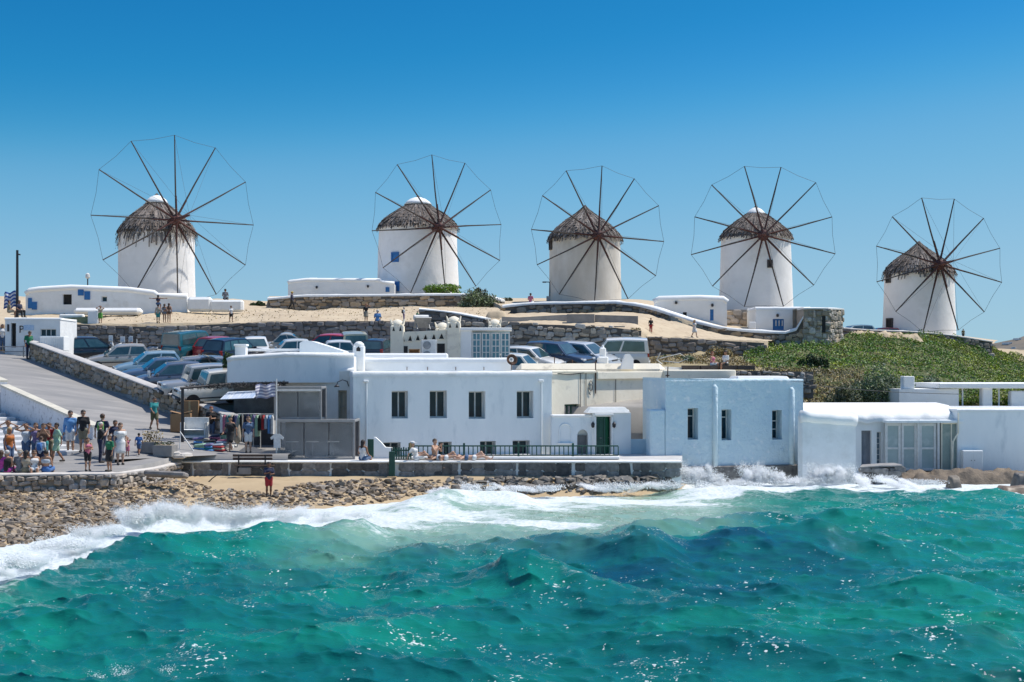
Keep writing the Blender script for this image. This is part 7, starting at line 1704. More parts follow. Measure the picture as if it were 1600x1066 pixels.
# ================================================================== PROPS
def boxes(root, name, mat, *bs, bev=.01):
    for c, h in bs: b = MB(); b.bbox(c, h, bev); b.build(name, mat, root)
# green railing on the white ledge
d = 63.2; zr0 = 1.42
lg = empty('ledge', (PX(790, d), d, zr0), 0, 'long white ledge carrying the green railing', 'ledge'); b = MB(); b.bbox((0, .1, .05), (PX(968, d)/2 - PX(612, d)/2, .3, .06), .03); b.build('slab', WHITE, lg)
ra = empty('railing', (PX(790, d), d, zr0 + .11), 0, 'dark green wooden railing along the sea front below the white house', 'railing'); L0, L1 = PX(640, d) - PX(790, d), PX(966, d) - PX(790, d)
boxes(ra, 'rail', GREEN, (((L0 + L1)/2, 0, .46), ((L1 - L0)/2, .035, .03)), (((L0 + L1)/2, 0, .04), ((L1 - L0)/2, .03, .025)))
n = 46
for k in range(n + 1):
    x = lerp(L0, L1, k / n); pst = k % 12 == 0; boxes(ra, 'post' if pst else 'baluster', GREEN, ((x, 0, .28 if pst else .25), (.045 if pst else .022, .045 if pst else .02, .31 if pst else .19)))
fn = empty('picket_fence', (PX(627, 62.6), 62.6, 1.45), 0, 'short dark green picket fence beside the reclining woman', 'fence')
for k in range(9): boxes(fn, 'picket', GREEN, ((lerp(-.42, .42, k / 8), 0, .25), (.03, .02, .25 + .03 * (k % 2))))
boxes(fn, 'rail', GREEN, ((0, .03, .12), (.45, .015, .03)), ((0, .03, .38), (.45, .015, .03)))
gp = empty('gate_post', (PX(612.5, 61.8), 61.8, .68), 0, 'dark green post standing in the gap of the sea wall', 'post'); boxes(gp, 'post', GREEN, ((0, 0, .55), (.13, .06, .6))); boxes(gp, 'base', pmat('tan_block', (.5, .38, .22), (.42, .3, .18), 3, .9), ((0, -.05, .0), (.2, .12, .07)))
wl = empty('stair_wall', (PX(584, 64.0), 64.0, 1.38), 0, 'white stepped wall next to the green gate leaf', 'wall'); mb = MB(); mb.prism([(0, 0), (.82, 0), (.82, .48), (.52, .5), (.3, .75), (.08, .95), (0, .95)], 0, .3); mb.build('wall', WHITE2, wl)
gl = empty('gate_leaf', (PX(575, 64.6), 64.6, 1.38), 0, 'small dark green gate leaf beside the white stepped wall', 'gate'); boxes(gl, 'leaf', GREEN, ((.12, 0, .42), (.14, .03, .42)))
# wooden bench before the sea wall
bn = empty('bench', (PX(394, 61.6), 61.55, .9), 0, 'dark wooden slatted bench on the sea wall', 'bench')
for z in (.62, .76): boxes(bn, 'back_slat', WOODB, ((0, .16, z), (.86, .02, .05)))
for y in (-.06, .06): boxes(bn, 'seat_slat', WOODB, ((.12, y - .02, .34), (.86, .05, .02)))
for x in (-.6, .55): boxes(bn, 'leg', METD, ((x, .14, .45), (.03, .03, .36)), ((x, -.1, .2), (.03, .03, .15)))
boxes(bn, 'footing', CONC, ((-.35, 0, .1), (.3, .1, .14)))
# planters
for k, (px, py, lb) in enumerate(((238, 708, 'grey concrete planter with dry twigs on the promenade'), (258, 713, 'grey concrete planter next to the one with dry twigs'))):
    g = ground_at(px, py); pr = empty('planter', g, math.radians(-10), lb, 'planter'); mb = MB(); mb.box((0, 0, .24), (.42, .3, .24), taper=1.05); mb.build('trough', CONC, pr)
    mb = MB(); mb.box((0, 0, .475), (.38, .26, .012)); mb.build('soil', SOIL, pr)
    rr_ = np.random.RandomState(k); pts = rr_.uniform((-.4, -.25, .5), (.4, .25, .95 if k == 0 else .62), (260 if k == 0 else 90, 3)); leaves('plant', pts, .05, LDRY if k == 0 else LD, pr, seed=k)
    mb = MB()
    for j in range(7): mb.tube([(rr_.uniform(-.2, .2), 0, .45), (rr_.uniform(-.4, .4), rr_.uniform(-.2, .2), .85 if k == 0 else .58)], [.015, .006], 4)
    mb.build('twigs', WOODB, pr)
# low stone step by the planters
g = ground_at(272, 716); sp = empty('stone_pile', g, 0, 'low pile of pale slabs beside the planters', 'stone pile')
for k in range(5): link('stone', stone_data(k, cap), sp, (k * .22 - .4, -.1 * (k % 2), .08 + .06 * (k % 3)), (0, 0, k), (.3, .22, .09))
# cardboard cartons and white chest
CARD = pmat('cardboard', (.34, .20, .10), (.28, .165, .085), 2, .9)
cb = empty('carton', (PX(283, 66.8), 66.8, drop(PX(283, 66.8), 66.8)), math.radians(8), 'large brown cardboard box at the foot of the ramp wall', 'box'); boxes(cb, 'box', CARD, ((0, 0, .42), (.46, .4, .42)))
for s in (-1, 1): b = MB(); b.box((s * .25, 0, .90), (.24, .4, .012), M=Matrix.Rotation(s * -.25, 3, 'Y')); b.build('flap', CARD, cb)
cb = empty('carton', (PX(297, 68.4), 68.4, drop(PX(297, 68.4), 68.4)), 0, 'brown cardboard box leaning behind the white chest', 'box'); boxes(cb, 'box', CARD, ((0, 0, .62), (.42, .12, .6))); boxes(cb, 'tape', pmat('brown_tape', (.42, .30, .16), None), ((0, -.125, .62), (.05, .004, .58)))
ch = empty('display_chest', (PX(304, 65.4), 65.4, drop(PX(304, 65.4), 65.4)), math.radians(-6), 'open white display chest beside the shopkeeper', 'chest')
boxes(ch, 'panel', METW, ((0, .3, .5), (.58, .03, .48)), ((-.56, 0, .4), (.025, .3, .36)), ((.56, 0, .4), (.025, .3, .36)), ((0, 0, .1), (.56, .3, .06))); boxes(ch, 'shelf', WHITE2, ((0, 0, .42), (.53, .26, .015)))
# pavilion frame of the shop: black posts and reed roof
sh = empty('shop_pergola', (PX(330, 65), 65, 1.7), 0, 'black-posted shop awning with a dark reed edge over the goods', 'awning')
zt_ = PZ(610, 65) - 1.7
b = MB(); b.tube([(PX(290, 65) - PX(330, 65), -.6, -.0), (PX(290, 65) - PX(330, 65), -.6, zt_ + .08)], .07, 8); b.build('post', METD, sh)
b = MB(); b.tube([(PX(290, 65) - PX(330, 65) - .1, -.6, zt_ + .1), (PX(356, 65) - PX(330, 65), .6, PZ(600, 65) - 1.7), (PX(446, 65) - PX(330, 65), .9, PZ(598, 66) - 1.7)], .06, 6); b.build('beam', METD, sh)
r2 = np.random.RandomState(4); pts = np.stack([r2.uniform(-1.2, 3.3, 900), r2.uniform(0, .4, 900), 0 * r2.rand(900)], -1); pts[:, 2] = zt_ + .15 + .12 * (pts[:, 0] + 1.2) / 4.5 + r2.uniform(-.1, .1, 900); pts[:, 1] += .2 * pts[:, 0]; leaves('reed_edge', pts, .12, LEAF('reed', (.06, .055, .05)), sh, aspect=.12, seed=6)
b = MB(); x0, x1 = PX(350, 65) - PX(330, 65), PX(402, 65) - PX(330, 65); z_ = PZ(617, 65) - 1.7; b.add([(x0, -.9, z_ - .18), (x1, -.9, z_ - .12), (x1, .9, z_ + .18), (x0, .9, z_ + .12), (x0, -.9, z_ - .2), (x1, -.9, z_ - .14), (x1, .9, z_ + .16), (x0, .9, z_ + .1)], [(0, 1, 2, 3), (7, 6, 5, 4), (0, 4, 5, 1), (1, 5, 6, 2), (2, 6, 7, 3), (3, 7, 4, 0)]); b.build('awning_cloth', pmat('awning_stripes', (.62, .64, .68), (.3, .4, .55), 2.5, .8, stretch=(4, .2, .2)), sh)
# racks of clothes and goods
COLS = ['white', 'navy', 'pale', 'teal', 'black', 'pink', 'purple', 'sky', 'beige', 'red', 'grey', 'mint']
rr3 = random.Random(5)
for k, (px, d, n, lb) in enumerate(((362, 66.3, 9, 'rack of dark and pale garments under the shop awning'), (390, 66.6, 8, 'clothes rail with white and blue shirts in the shop'), (412, 66.2, 7, 'clothes rail with a teal dress at the shop entrance'))):
    x = PX(px, d); rk = empty('clothes_rail', (x, d, 1.70), math.radians(rr3.uniform(-12, 12)), lb, 'clothes rail', 'souvenir shop goods'); b = MB()
    for s in (-.5, .5): b.tube([(s, 0, 0), (s, 0, 1.62)], .025, 6)
    b.tube([(-.5, 0, 1.6), (.5, 0, 1.6)], .02, 6); b.build('frame', METW, rk)
    for j in range(n):
        xx = lerp(-.45, .45, j / (n - 1)); h = rr3.uniform(.3, .5); c = MB(); w = rr3.uniform(.05, .065)
        c.prism([(-w, -h * 2), (w, -h * 2), (w, -.12), (w * .3, 0), (-w * .3, 0), (-w, -.12)], -.2, .2, c=(xx, 0, 1.55)); c.build('garment', cloth(COLS[(j * 5 + k * 3) % 12]), rk)
for k, (px, py, d, c, lb) in enumerate(((312, 700, 64.2, 'beige', 'heap of beige textiles on the shop step'), (326, 704, 63.9, 'white', 'heap of checked white towels on the shop step'), (337, 696, 64.4, 'pink', 'heap of pink textiles on the shop step'), (347, 703, 63.9, 'pale', 'heap of pale cushions on the shop step'), (326, 710, 63.3, 'sky', 'folded blue beach mats at the front of the goods'), (342, 710, 63.3, 'red', 'folded coral towels at the front of the goods'), (313, 710, 63.3, 'mint', 'folded striped mats at the front of the goods'), (352, 692, 64.8, 'mint', 'heap of sea-green scarves near the shop door'))):
    hp = empty('textile_heap', (PX(px, d), d, PZ(py, d) + .12), rr3.uniform(-.3, .3), lb, 'textiles', 'souvenir shop goods')
    for j in range(4):
        cc = c if j % 2 == 0 else rr3.choice(COLS); b = MB(); b.bbox((rr3.uniform(-.08, .08), rr3.uniform(-.05, .05), .05 + j * .085), (rr3.uniform(.2, .28), .2, .045), .035); b.v = [(x + .015 * math.sin(9 * y + j), y, z + .02 * math.sin(8 * x + j * 2)) for x, y, z in b.v]; b.build('folded_cloth', cloth(cc), hp, smooth=40)
st_ = empty('goods_step', (PX(330, 64), 64, 1.6), 0, 'white stepped display platform carrying the textiles', 'platform'); boxes(st_, 'tread', WHITE2, ((0, .3, -.02), (.95, .9, .12)), ((.1, .7, .22), (.85, .5, .12)))
hr_ = empty('handrail', (PX(286, 62.8), 62.8, 1.66), 0, 'white sloping metal handrail beside the goods platform', 'handrail'); b = MB(); b.tube([(-.15, 0, .0), (-.12, 0, .98), (.5, -.1, .1), (.5, -.1, -.1)], .03, 6); b.build('rail', METW, hr_)
pa = empty('parasol', (PX(371, 64.6), 64.6, 1.66), 0, 'closed cream parasol standing in front of the shop', 'parasol'); b = MB(); b.lathe([(.05, .35), (.15, .45), (.17, .7), (.12, 1.1), (.05, 1.45), (.01, 1.55)], 12); b.v = [(x * (1 + .15 * math.sin(6 * math.atan2(y, x))), y * (1 + .15 * math.sin(6 * math.atan2(y, x))), z) for x, y, z in b.v]; b.build('canopy', cloth('beige'), pa, smooth=True); b = MB(); b.tube([(0, 0, 0), (0, 0, 1.6)], .022, 6); b.build('pole', METW, pa)
b = MB(); b.lathe([(.22, 0), (.2, .07), (.04, .09)], 12); b.build('foot', CONC, pa)
# flagpole with striped flag at the shop, and the one on the hill
def flag(label, px, py_top, py_base, d, fw_, fh, side, thick, droop=0.15):
    z0 = PZ(py_base, d); fp_ = empty('flagpole', (PX(px, d), d, z0), 0, label, 'flagpole'); H_ = PZ(py_top, d) - z0
    b = MB(); b.tube([(0, 0, 0), (0, 0, H_)], [thick, thick * .8], 8); b.build('pole', METD if thick > .06 else METW, fp_)
    fl_ = empty('flag', (0, 0, 0)); fl_.parent = fp_
    return fp_, fl_, H_
def flag_cloth(fl_, x0, z0, w, h, side, m1, m2, waves=2.2, amp=.09):
    nx, nz = 18, 9
    for k in range(nz):
        V = []; Fq = []
        for j in range(2):
            for i in range(nx + 1):
                u = i / nx; z = z0 - h * (k + j) / nz - .12 * u * h + .06 * h * math.sin(u * 9 + .5); V.append((x0 + side * w * u, amp * math.sin(u * waves * 6.28 + (k + j) * .25) * (.3 + u), z))
        for i in range(nx): Fq.append((i, i + 1, nx + 2 + i, nx + 1 + i))
        mb = MB(); mb.add(V, Fq); mb.build('stripe', m1 if k % 2 == 0 else m2, fl_, smooth=True)
FB, FW_ = pmat('flag_blue', (.03, .10, .38), (.025, .08, .3), 4, .8), pmat('flag_white', (.72, .72, .74), (.6, .6, .62), 4, .8)
fp_, fl_, H_ = flag('dark flagpole with blue and white striped flag behind the parking kiosk', 27, 391, 500, 92, 0, 0, -1, .1)
flag_cloth(fl_, -.1, PZ(455, 92) - fp_.location.z, .78, 1.05, -1, FB, FW_)
b = MB(); b.tube([(0, 0, H_ - .25), (.2, 0, H_ - .3)], .05, 6); b.build('lamp_head', METD, fp_)
fp_, fl_, H_ = flag('thin white pole with faded striped flag outside the shop', 432, 592, 720, 63.2, 0, 0, -1, .035)
flag_cloth(fl_, -.05, PZ(599, 63.2) - fp_.location.z, .86, .62, -1, pmat('flag_faded_blue', (.22, .24, .36), (.2, .2, .3), 4, .8), pmat('flag_faded_white', (.68, .66, .70), (.58, .56, .6), 4, .8), 1.6, .12)
ts = empty('hanging_shirt', (PX(433, 62.9), 62.9, PZ(700, 62.9)), 0, 'white tee shirt on a hanger at the terrace corner', 'shirt'); b = MB(); b.prism([(-.15, 0), (.15, 0), (.15, .42), (.26, .36), (.3, .46), (.12, .62), (-.12, .62), (-.3, .46), (-.26, .36), (-.15, .42)], -.02, .02); b.build('shirt', cloth('white'), ts)
# glazed cafe terrace
PLAST = pmat('clear_plastic', (.30, .31, .32), (.20, .21, .22), 1.2, .12, c3=(.52, .53, .54), c3scale=.9, c3amt=.7, alpha=.45, spec=.6)
FRM = pmat('grey_frame', (.34, .33, .32), (.28, .27, .26), 5, .5)
for (lb, x0, x1, y0, y1, d, dep) in (('upper clear-plastic awning screen of the terrace', 430, 501, 606, 657, 63.9, 1.6), ('lower frosted glass enclosure of the terrace', 436, 553, 658, 720, 63.4, 2.0)):
    X0, X1, Z1, Z0 = PX(x0, d), PX(x1, d), PZ(y0, d), PZ(y1, d); o = empty('glass_enclosure', ((X0 + X1)/2, d, Z0), 0, lb, 'glass enclosure'); w, h = (X1 - X0)/2, Z1 - Z0
    boxes(o, 'post', FRM, ((-w, 0, h/2), (.05, .05, h/2)), ((w, 0, h/2), (.05, .05, h/2)), ((w, dep, h/2), (.05, .05, h/2)), ((-w, dep, h/2), (.05, .05, h/2)))
    boxes(o, 'rail', FRM, ((0, 0, h), (w + .05, .06, .06)), ((0, 0, .05), (w, .045, .05)), ((w, dep/2, h), (.05, dep/2, .05)))
    for k in range(2 if x0 == 430 else 3):
        m = 2 if x0 == 430 else 3; b = MB(); b.box((lerp(-w, w, (k + .5) / m), 0, h/2), (w / m - .02, .008, h/2 - .08)); b.build('pane', PLAST, o)
    if x0 == 430: boxes(o, 'awning_box', METW, ((0, -.05, h - .12), (w, .08, .04)))
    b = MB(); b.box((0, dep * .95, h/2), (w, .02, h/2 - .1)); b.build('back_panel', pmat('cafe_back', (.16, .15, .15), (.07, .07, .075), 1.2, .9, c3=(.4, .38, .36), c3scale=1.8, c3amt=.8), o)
    b = MB(); b.box((0, dep/2, h + (.03 if x0 != 430 else .04)), (w, dep/2 - .06, .02)); b.build('roof', PLAST, o)
for k in range(3):
    x = PX(456 + k * 32, 64.3); t = empty('cafe_table', (x, 64.3, 1.40), 0, ['small white cafe table behind the frosted glass, nearest the flagpole', 'small white cafe table in the middle of the enclosure', 'small white cafe table nearest the white house corner'][k], 'table', 'cafe tables'); b = MB(); b.lathe([(.3, .7), (.3, .73)], 16); b.build('top', METW, t); b = MB(); b.tube([(0, 0, 0), (0, 0, .7)], .03, 6); b.build('leg', METG, t); b = MB(); b.lathe([(.2, 0), (.18, .03)], 12); b.build('foot', METG, t)
# rooftop things
sd = empty('satellite_dish', P(799, 575, 70), 0, 'rusty satellite dish on the white roof edge', 'dish'); M = Matrix.Rotation(math.radians(75), 3, 'X') @ Matrix.Rotation(.3, 3, 'Y')
b = MB(); b.lathe([(.02, 0), (.12, .02), (.22, .06), (.28, .11), (.275, .12), (.2, .07), (.02, .015)], 20, (0, 0, .38), M=M, cap=False); b.build('dish', RUST, sd, smooth=True); b = MB(); b.tube([(0, .1, -.1), (0, .05, .35)], .025, 6); b.build('mast', RUST, sd); b = MB(); b.tube([(0, 0, .2), (0, -.3, .4)], .012, 5); b.bbox((0, -.3, .42), (.06, .05, .06), .02); b.build('arm', METG, sd)
b = MB(); b.lathe([(.01, 0), (.12, .0), (.12, .02), (.01, .02)], 12, (0, -.12, .40), M=M); b.build('centre', METW, sd)
ac = empty('air_conditioner', P(670, 574, 77.5), math.radians(8), 'white air conditioning unit with round fan in front of the triangular vents', 'air conditioner'); boxes(ac, 'case', METW, ((0, .2, .95), (.38, .2, .55)), ((.25, .25, .95), (.2, .22, .55)))
for z in (1.2, .66):
    b = MB(); b.lathe([(.22, 0), (.22, .02), (.03, .03)], 18, (-.1, -.02, z), M=Matrix.Rotation(math.pi/2, 3, 'X')); b.v = [(x, y - .0, zz) for x, y, zz in b.v]; b.build('fan', METG, ac)
boxes(ac, 'leg', METG, ((-.3, .2, .2), (.03, .15, .2)), ((.3, .2, .2), (.03, .15, .2)))
cr = empty('roof_cabinet', P(647, 574, 77.8), 0, 'open wooden crate cabinet beside the air conditioner', 'cabinet'); boxes(cr, 'panel', CARD, ((-.26, .2, .5), (.03, .2, .48)), ((.26, .2, .5), (.03, .2, .48)), ((0, .2, .97), (.3, .22, .03)), ((0, .38, .5), (.26, .02, .46))); boxes(cr, 'shelf', CARD, ((0, .2, .3), (.23, .18, .02)))
for (lb, px, d, w) in (('ochre clay pot at the foot of the crate cabinet', 642, 76.6, .2), ('ochre clay trough beside the clay pot', 652, 76.7, .22)):
    pt_ = empty('clay_pot', P(px, 574, d), 0, lb, 'pot'); b = MB(); b.lathe([(w * .6, 0), (w, .22), (w * .9, .38), (w * 1.02, .42), (w * .85, .42), (w * .8, .3)], 14); b.build('pot', pmat('ochre_clay', (.45, .25, .09), (.35, .19, .07), 4, .8), pt_, smooth=40)
so = empty('solar_heater', P(660, 512, 86), math.radians(20), 'small solar water heater frame behind the turrets', 'water heater'); b = MB(); b.box((0, 0, .3), (.5, .03, .4), M=Matrix.Rotation(.7, 3, 'X')); b.build('panel', METG, so); b = MB(); b.tube([(-.45, .3, .62), (.45, .3, .62)], .16, 10); b.build('tank', METW, so, smooth=40)
for s in (-.4, .4): b = MB(); b.tube([(s, .3, .6), (s * .9, .4, -.3)], .025, 5); b.tube([(s, .3, .6), (s, -.3, -.1)], .025, 5); b.build('strut', METG, so)
for (lb, px, y0, y1, d) in (('rusty pole on the corner of the rust-stained roof', 1043, 573, 590, 73), ('short rusted rod at the edge of the cream roof', 866, 558, 572, 77), ('thin rusted rod behind the white finial', 894, 562, 574, 78)):
    pl_ = empty('rusty_pole', P(px, y1, d), 0, lb, 'pole'); b = MB(); b.tube([(0, 0, 0), (.02, 0, PZ(y0, d) - PZ(y1, d))], .03, 6); b.build('pole', RUST, pl_); b = MB(); b.bbox((0, 0, .1), (.1, .03, .03), .01); b.build('clamp', RUST, pl_)
bb = empty('roof_bench', P(1122, 578, 77.4), 0, 'long dark slatted bench on the roof above the blue house', 'bench')
for k in range(4): boxes(bb, 'slab', WOODD, ((lerp(-1.5, 1.5, k / 3), 0, .12), (.47, .25, .12)))
pf = empty('pipe_frame', P(1050, 572, 86), 0, 'bent white pipe frame lying on the dry bank', 'pipe frame'); b = MB(); b.tube([(-.7, 0, .8), (-.9, .1, .35), (-.6, .1, .1)], .04, 6); b.tube([(-.75, 0, .45), (.5, .1, .75), (1.0, .2, .45), (.4, .1, .2), (-.6, 0, .3)], .03, 6); b.build('pipe', METW, pf)
# street lamps
for (lb, px, y0, y1, d) in (('small white globe street lamp behind the cottage shop', 137, 436, 452, 118), ('dark street lamp against the shabby mill', 859, 441, 474, 117.5)):
    z0 = PZ(y1, d); l = empty('street_lamp', (PX(px, d), d, z0), 0, lb, 'street lamp'); H_ = PZ(y0, d) - z0; b = MB(); b.tube([(0, 0, 0), (0, 0, H_)], .05, 6); b.build('post', METD, l)
    if px == 137: b = MB(); b.lathe([(.05, H_), (.2, H_ + .12), (.17, H_ + .4), (.03, H_ + .5)], 10); b.build('lantern', METW, l)
    else:
        b = MB(); b.tube([(0, 0, H_), (-.4, 0, H_ + .02)], .04, 5); b.bbox((-.45, 0, H_), (.16, .08, .05), .02); b.build('lamp_head', METD, l); b = MB(); b.bbox((-.12, -.1, .3), (.16, .1, .28), .02); b.build('cabinet', METG, l)
# cable across the slope
cbq = empty('power_cable', P(1270, 603, 76), 0, 'thin cable strung across the green slope', 'cable'); b = MB(); b.tube([P(lerp(1255, 1500, k / 12), lerp(601, 616, k / 12) + 3 * math.sin(math.pi * k / 12), 77) - cbq.location for k in range(13)], .015, 4); b.build('cable', ROPE, cbq)
gt = empty('vehicle_barrier', P(16, 556, 85.5), 0, 'grey tubular barrier before the parking kiosk', 'barrier')
b = MB(); [b.tube([(-1.2, 0, z), (.9, 0, z)], .03, 6) for z in (.25, .55)]; b.build('bar', METG, gt); b = MB(); [b.tube([(x, 0, -.3), (x, 0, .6)], .035, 6) for x in (-1.1, .8)]; b.build('post', METG, gt)
dw = empty('driftwood', ground_at(330, 753), 0, 'dark stick poking out of the beach sand', 'driftwood'); b = MB(); b.tube([(-.15, 0, -.05), (.05, 0, .15), (.3, 0, .32)], [.03, .025, .015], 5); b.build('stick', WOODD, dw)
# far houses on the dry hill
rh = random.Random(8); FT = [o for o in bpy.data.objects if o.name == 'far_hill'][0]; me = FT.data; V = np.empty(len(me.vertices) * 3, np.float32); me.vertices.foreach_get('co', V); FV = BVHTree.FromPolygons(V.reshape(-1, 3).tolist(), [tuple(p.vertices) for p in me.polygons])
for k, (px, py, w, lb) in enumerate(((1557, 551, 9, 'largest white cube house on the far dry hill, lowest beside the headland wall'), (1578, 538, 6, 'white far house at mid height of the dry hill'), (1590, 551, 7, 'white far house near the picture edge, low on the hill'), (1572, 529, 5, 'small pale house near the crest of the far hill'), (1593, 531, 5, 'tiny white house just under the far crest at the picture edge'), (1584, 545, 5, 'small white far house between the two low ones'), (1566, 558, 5, 'tiny white house at the foot of the far hill'))):
    h = FV.ray_cast(Vector((0, 0, CAMH)), Vector(((px - 800) / F, 1, (HY - py) / F)).normalized())
    if h[0] is None: continue
    s = h[0].y / F; hs = empty('far_house', h[0], rh.uniform(-.3, .3), lb, 'house', 'houses on the far hill'); boxes(hs, 'wall', WHITE2, ((0, 2, w * .22 * s), (w * .5 * s, 2.5, w * .3 * s)), ((w * .42 * s, 3, w * .12 * s), (w * .3 * s, 2.5, w * .25 * s)))
    for j in (-1, 1): b = MB(); b.box((j * w * .22 * s, -.55, w * .25 * s), (w * .06 * s, .08, w * .09 * s)); b.build('window', DARK, hs)

# ================================================================== SPRAY
SPRAY = pmat('spray_droplets', (.84, .87, .88), None, rough=.5, spec=.3)
_tet = np.array([(1, 1, 1), (1, -1, -1), (-1, 1, -1), (-1, -1, 1)], float) / 1.73; _tf = np.array([(0, 1, 2), (0, 3, 1), (0, 2, 3), (1, 3, 2)])
def spray(label, cs, seed, smin=.009, smax=.042):
    """cs: plumes (px, py_base, d, width, height, depth, count): droplets thrown up, dense at the foot and ragged at the top"""
    r = np.random.RandomState(seed); pts = []; sz = []
    for px, py, d, w, h, dep, n in cs:
        b = np.array(P(px, py, d)); jets = r.randint(5, 9); jx = r.normal(0, .42, jets); jh = r.uniform(.35, 1.0, jets); jl = r.normal(0, .25, jets); k = r.randint(0, jets, n); t = r.rand(n) ** 1.5
        x = jx[k] * w + jl[k] * w * t + r.normal(0, .10 + .10 * t, n) * w; z = jh[k] * h * t * (1 - .12 * t) + r.normal(0, .05, n) * h; y = r.normal(0, .5, n) * dep
        pts.append(np.stack([b[0] + x, b[1] + y, np.maximum(b[2] + z, .0)], -1)); sz.append((smin + (smax - smin) * r.rand(n) ** 3) * (1.25 - .6 * t))
    pts = np.concatenate(pts); sz = np.concatenate(sz); n = len(pts); V = (pts[:, None, :] + _tet[None] * sz[:, None, None] * r.uniform(.7, 1.4, (n, 1, 3))).reshape(-1, 3); Q = (_tf[None] + 4 * np.arange(n)[:, None, None]).reshape(-1, 3)
    o = link('spray', arr_mesh('spray', V, Q, SPRAY)); return tag(o, label, 'sea spray', None, 'stuff')
def mist_mat(name, dens, sc):
    m = bpy.data.materials.new(name); m.use_nodes = True; t = m.node_tree; N = t.nodes; L = t.links; N.remove(N['Principled BSDF'])
    v = N.new('ShaderNodeVolumePrincipled'); v.inputs['Color'].default_value = (.995, .997, 1, 1); v.inputs['Anisotropy'].default_value = 0.0; L.new(v.outputs[0], N['Material Output'].inputs['Volume'])
    tc_ = N.new('ShaderNodeTexCoord'); ln = N.new('ShaderNodeVectorMath'); ln.operation = 'LENGTH'; L.new(tc_.outputs['Object'], ln.inputs[0])
    g_ = N.new('ShaderNodeNewGeometry'); n = N.new('ShaderNodeTexNoise'); n.inputs['Scale'].default_value = sc; n.inputs['Detail'].default_value = 8; n.inputs['Roughness'].default_value = .68; n.inputs['Distortion'].default_value = .8; L.new(g_.outputs['Position'], n.inputs['Vector'])
    a = N.new('ShaderNodeMath'); a.operation = 'MULTIPLY_ADD'; a.inputs[1].default_value = -.62; a.inputs[2].default_value = .16; L.new(ln.outputs['Value'], a.inputs[0])
    b = N.new('ShaderNodeMath'); b.operation = 'ADD'; L.new(a.outputs[0], b.inputs[0]); L.new(n.outputs['Fac'], b.inputs[1])
    r_ = N.new('ShaderNodeMapRange'); r_.inputs[1].default_value = .26; r_.inputs[2].default_value = .47; r_.inputs[4].default_value = dens; r_.clamp = True; L.new(b.outputs[0], r_.inputs[0]); L.new(r_.outputs[0], v.inputs['Density'])
    return m
MIST = mist_mat('spray_mist', 10.0, 5.5)
def mist(label, puffs):
    """soft clouds of spray, each a closed puff (px, py, d, rx, ry, rz) filled with broken mist"""
    px, py, d = puffs[0][:3]; root = empty('spray_mist', P(px, py, d)); tag(root, label, 'sea spray', None, 'stuff')
    bm = bmesh.new(); bmesh.ops.create_icosphere(bm, subdivisions=2, radius=1.0); me = bpy.data.meshes.new('puff'); bm.to_mesh(me); bm.free(); me.materials.append(MIST)
    rp_ = random.Random(int(px))
    for px, py, d, rx, ry, rz in list(puffs):
        if rz > .3:
            for _ in range(4): k = rp_.uniform(.25, .5); puffs.append((px + rp_.uniform(-1, 1) * rx * 34, py - rz * 30 * rp_.uniform(-.2, .75), d + rp_.uniform(-.3, .3), rx * k, ry * k * 1.2, rz * rp_.uniform(.45, .85)))
        else: puffs.append((px + rp_.uniform(-1, 1) * rx * 34, py + 2, d, rx * 1.2, ry * .8, rz * .7))
    for px, py, d, rx, ry, rz in puffs: link('puff', me, root, P(px, py, d) - root.location, (0, rp_.uniform(-.5, .5), 0), (rx, ry, rz))
    return root
mist('soft white burst of spray against the wall of the blue house', [(1084, 744, 62.4, .75, .5, .65), (1120, 752, 62.4, .9, .45, .35), (1152, 756, 62.2, .7, .45, .3), (1184, 744, 62.6, .8, .5, .7), (1214, 748, 62.6, .7, .45, .5), (1246, 754, 62.4, .8, .45, .35), (1278, 746, 62.8, .9, .5, .6), (1308, 744, 62.8, .8, .5, .65), (1345, 752, 62.8, .9, .45, .35), (1395, 755, 63.2, 1.1, .45, .28)])
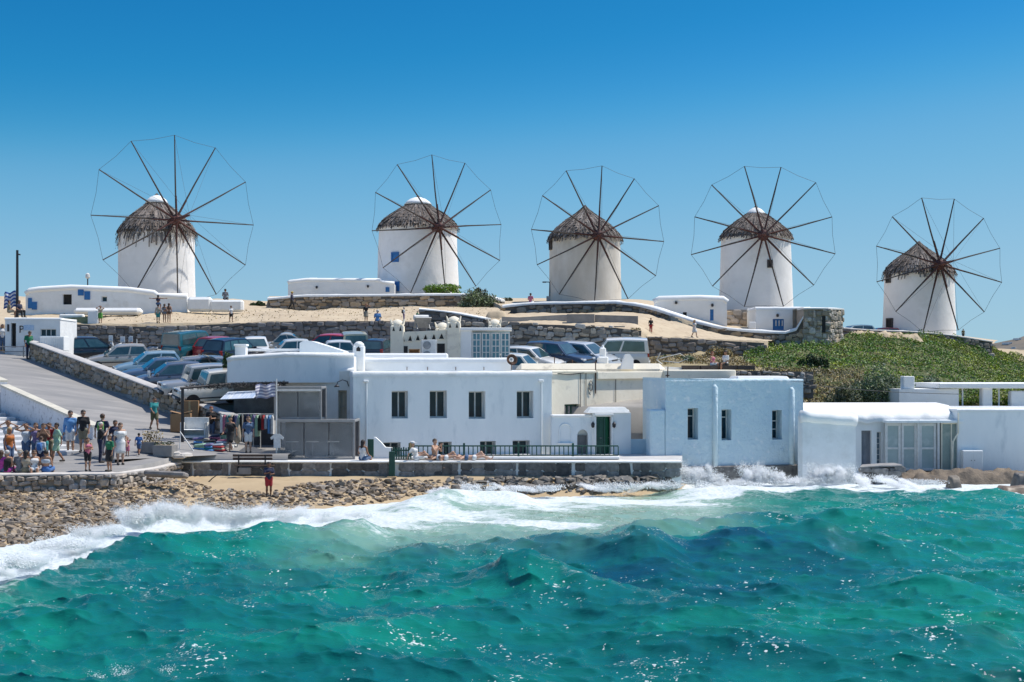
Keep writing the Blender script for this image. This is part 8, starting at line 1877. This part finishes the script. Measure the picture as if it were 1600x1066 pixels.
mist('soft white crest of the wave breaking by the stones', [(205, 812, 46.2, .9, .6, .45), (240, 803, 46.8, 1.0, .6, .5), (285, 804, 47.0, 1.1, .6, .42), (335, 806, 47.2, 1.1, .6, .38), (390, 806, 47.3, 1.2, .6, .36), (450, 808, 47.4, 1.2, .6, .32), (510, 809, 48, 1.2, .6, .26), (160, 832, 42.6, .9, .6, .32), (105, 856, 39.4, .9, .6, .3), (45, 882, 36.4, .8, .5, .3), (0, 890, 35.4, .7, .5, .3)])
mist('soft white wash breaking over the dark rocks below the sea wall', [(690, 768, 57.6, .6, .45, .3), (735, 766, 58.4, .7, .4, .25), (820, 764, 59.4, 1.2, .4, .2), (930, 763, 59.8, 1.2, .4, .2), (1030, 760, 60.4, 1.0, .4, .25)])
spray('white spray thrown up against the blue house', [(1085, 752, 62.5, 1.0, 1.1, .4, 6500), (1120, 752, 62.6, .8, .6, .4, 3000), (1180, 752, 62.8, .9, 1.05, .4, 6500), (1212, 752, 62.8, .8, .8, .4, 4000), (1275, 752, 63, 1.2, .95, .4, 7000), (1310, 750, 63, .9, 1.0, .4, 6000), (1240, 755, 62.5, 1.5, .4, .4, 3500), (1150, 758, 62, 1.6, .35, .5, 3500), (1380, 752, 64, 1.2, .4, .4, 3000), (1440, 756, 64, 1.5, .3, .4, 2500)], 1)
spray('white spray along the breaking wave by the stony beach', [(215, 815, 46, .9, .75, .5, 6000), (250, 808, 46.5, 1.0, .8, .5, 6500), (320, 806, 47, 1.2, .5, .5, 5000), (390, 806, 47, 1.2, .45, .5, 4500), (460, 806, 47.5, 1.2, .4, .5, 4000), (150, 836, 41.5, 1.0, .45, .5, 4000), (90, 856, 38, 1.0, .4, .5, 3500), (20, 885, 34.5, .8, .5, .4, 3500), (540, 808, 48.5, 1.2, .3, .5, 2500)], 2, .006, .022)
spray('white spray over the rocks below the sea wall', [(690, 774, 57.5, .6, .35, .4, 2200), (740, 766, 58.5, .8, .4, .4, 2200), (830, 766, 59.5, 1.4, .35, .4, 3000), (960, 764, 60, 1.6, .35, .4, 3000), (1040, 762, 60.5, 1.2, .4, .4, 2600)], 3)
spray('small splashes on the near swell', [(190, 1056, 25.3, .25, .28, .15, 260), (150, 1062, 25.2, .2, .22, .15, 160), (262, 1050, 25.4, .2, .2, .15, 140), (1318, 800, 49, .25, .35, .1, 260), (832, 880, 35, .3, .06, .2, 90)], 4, .006, .016)
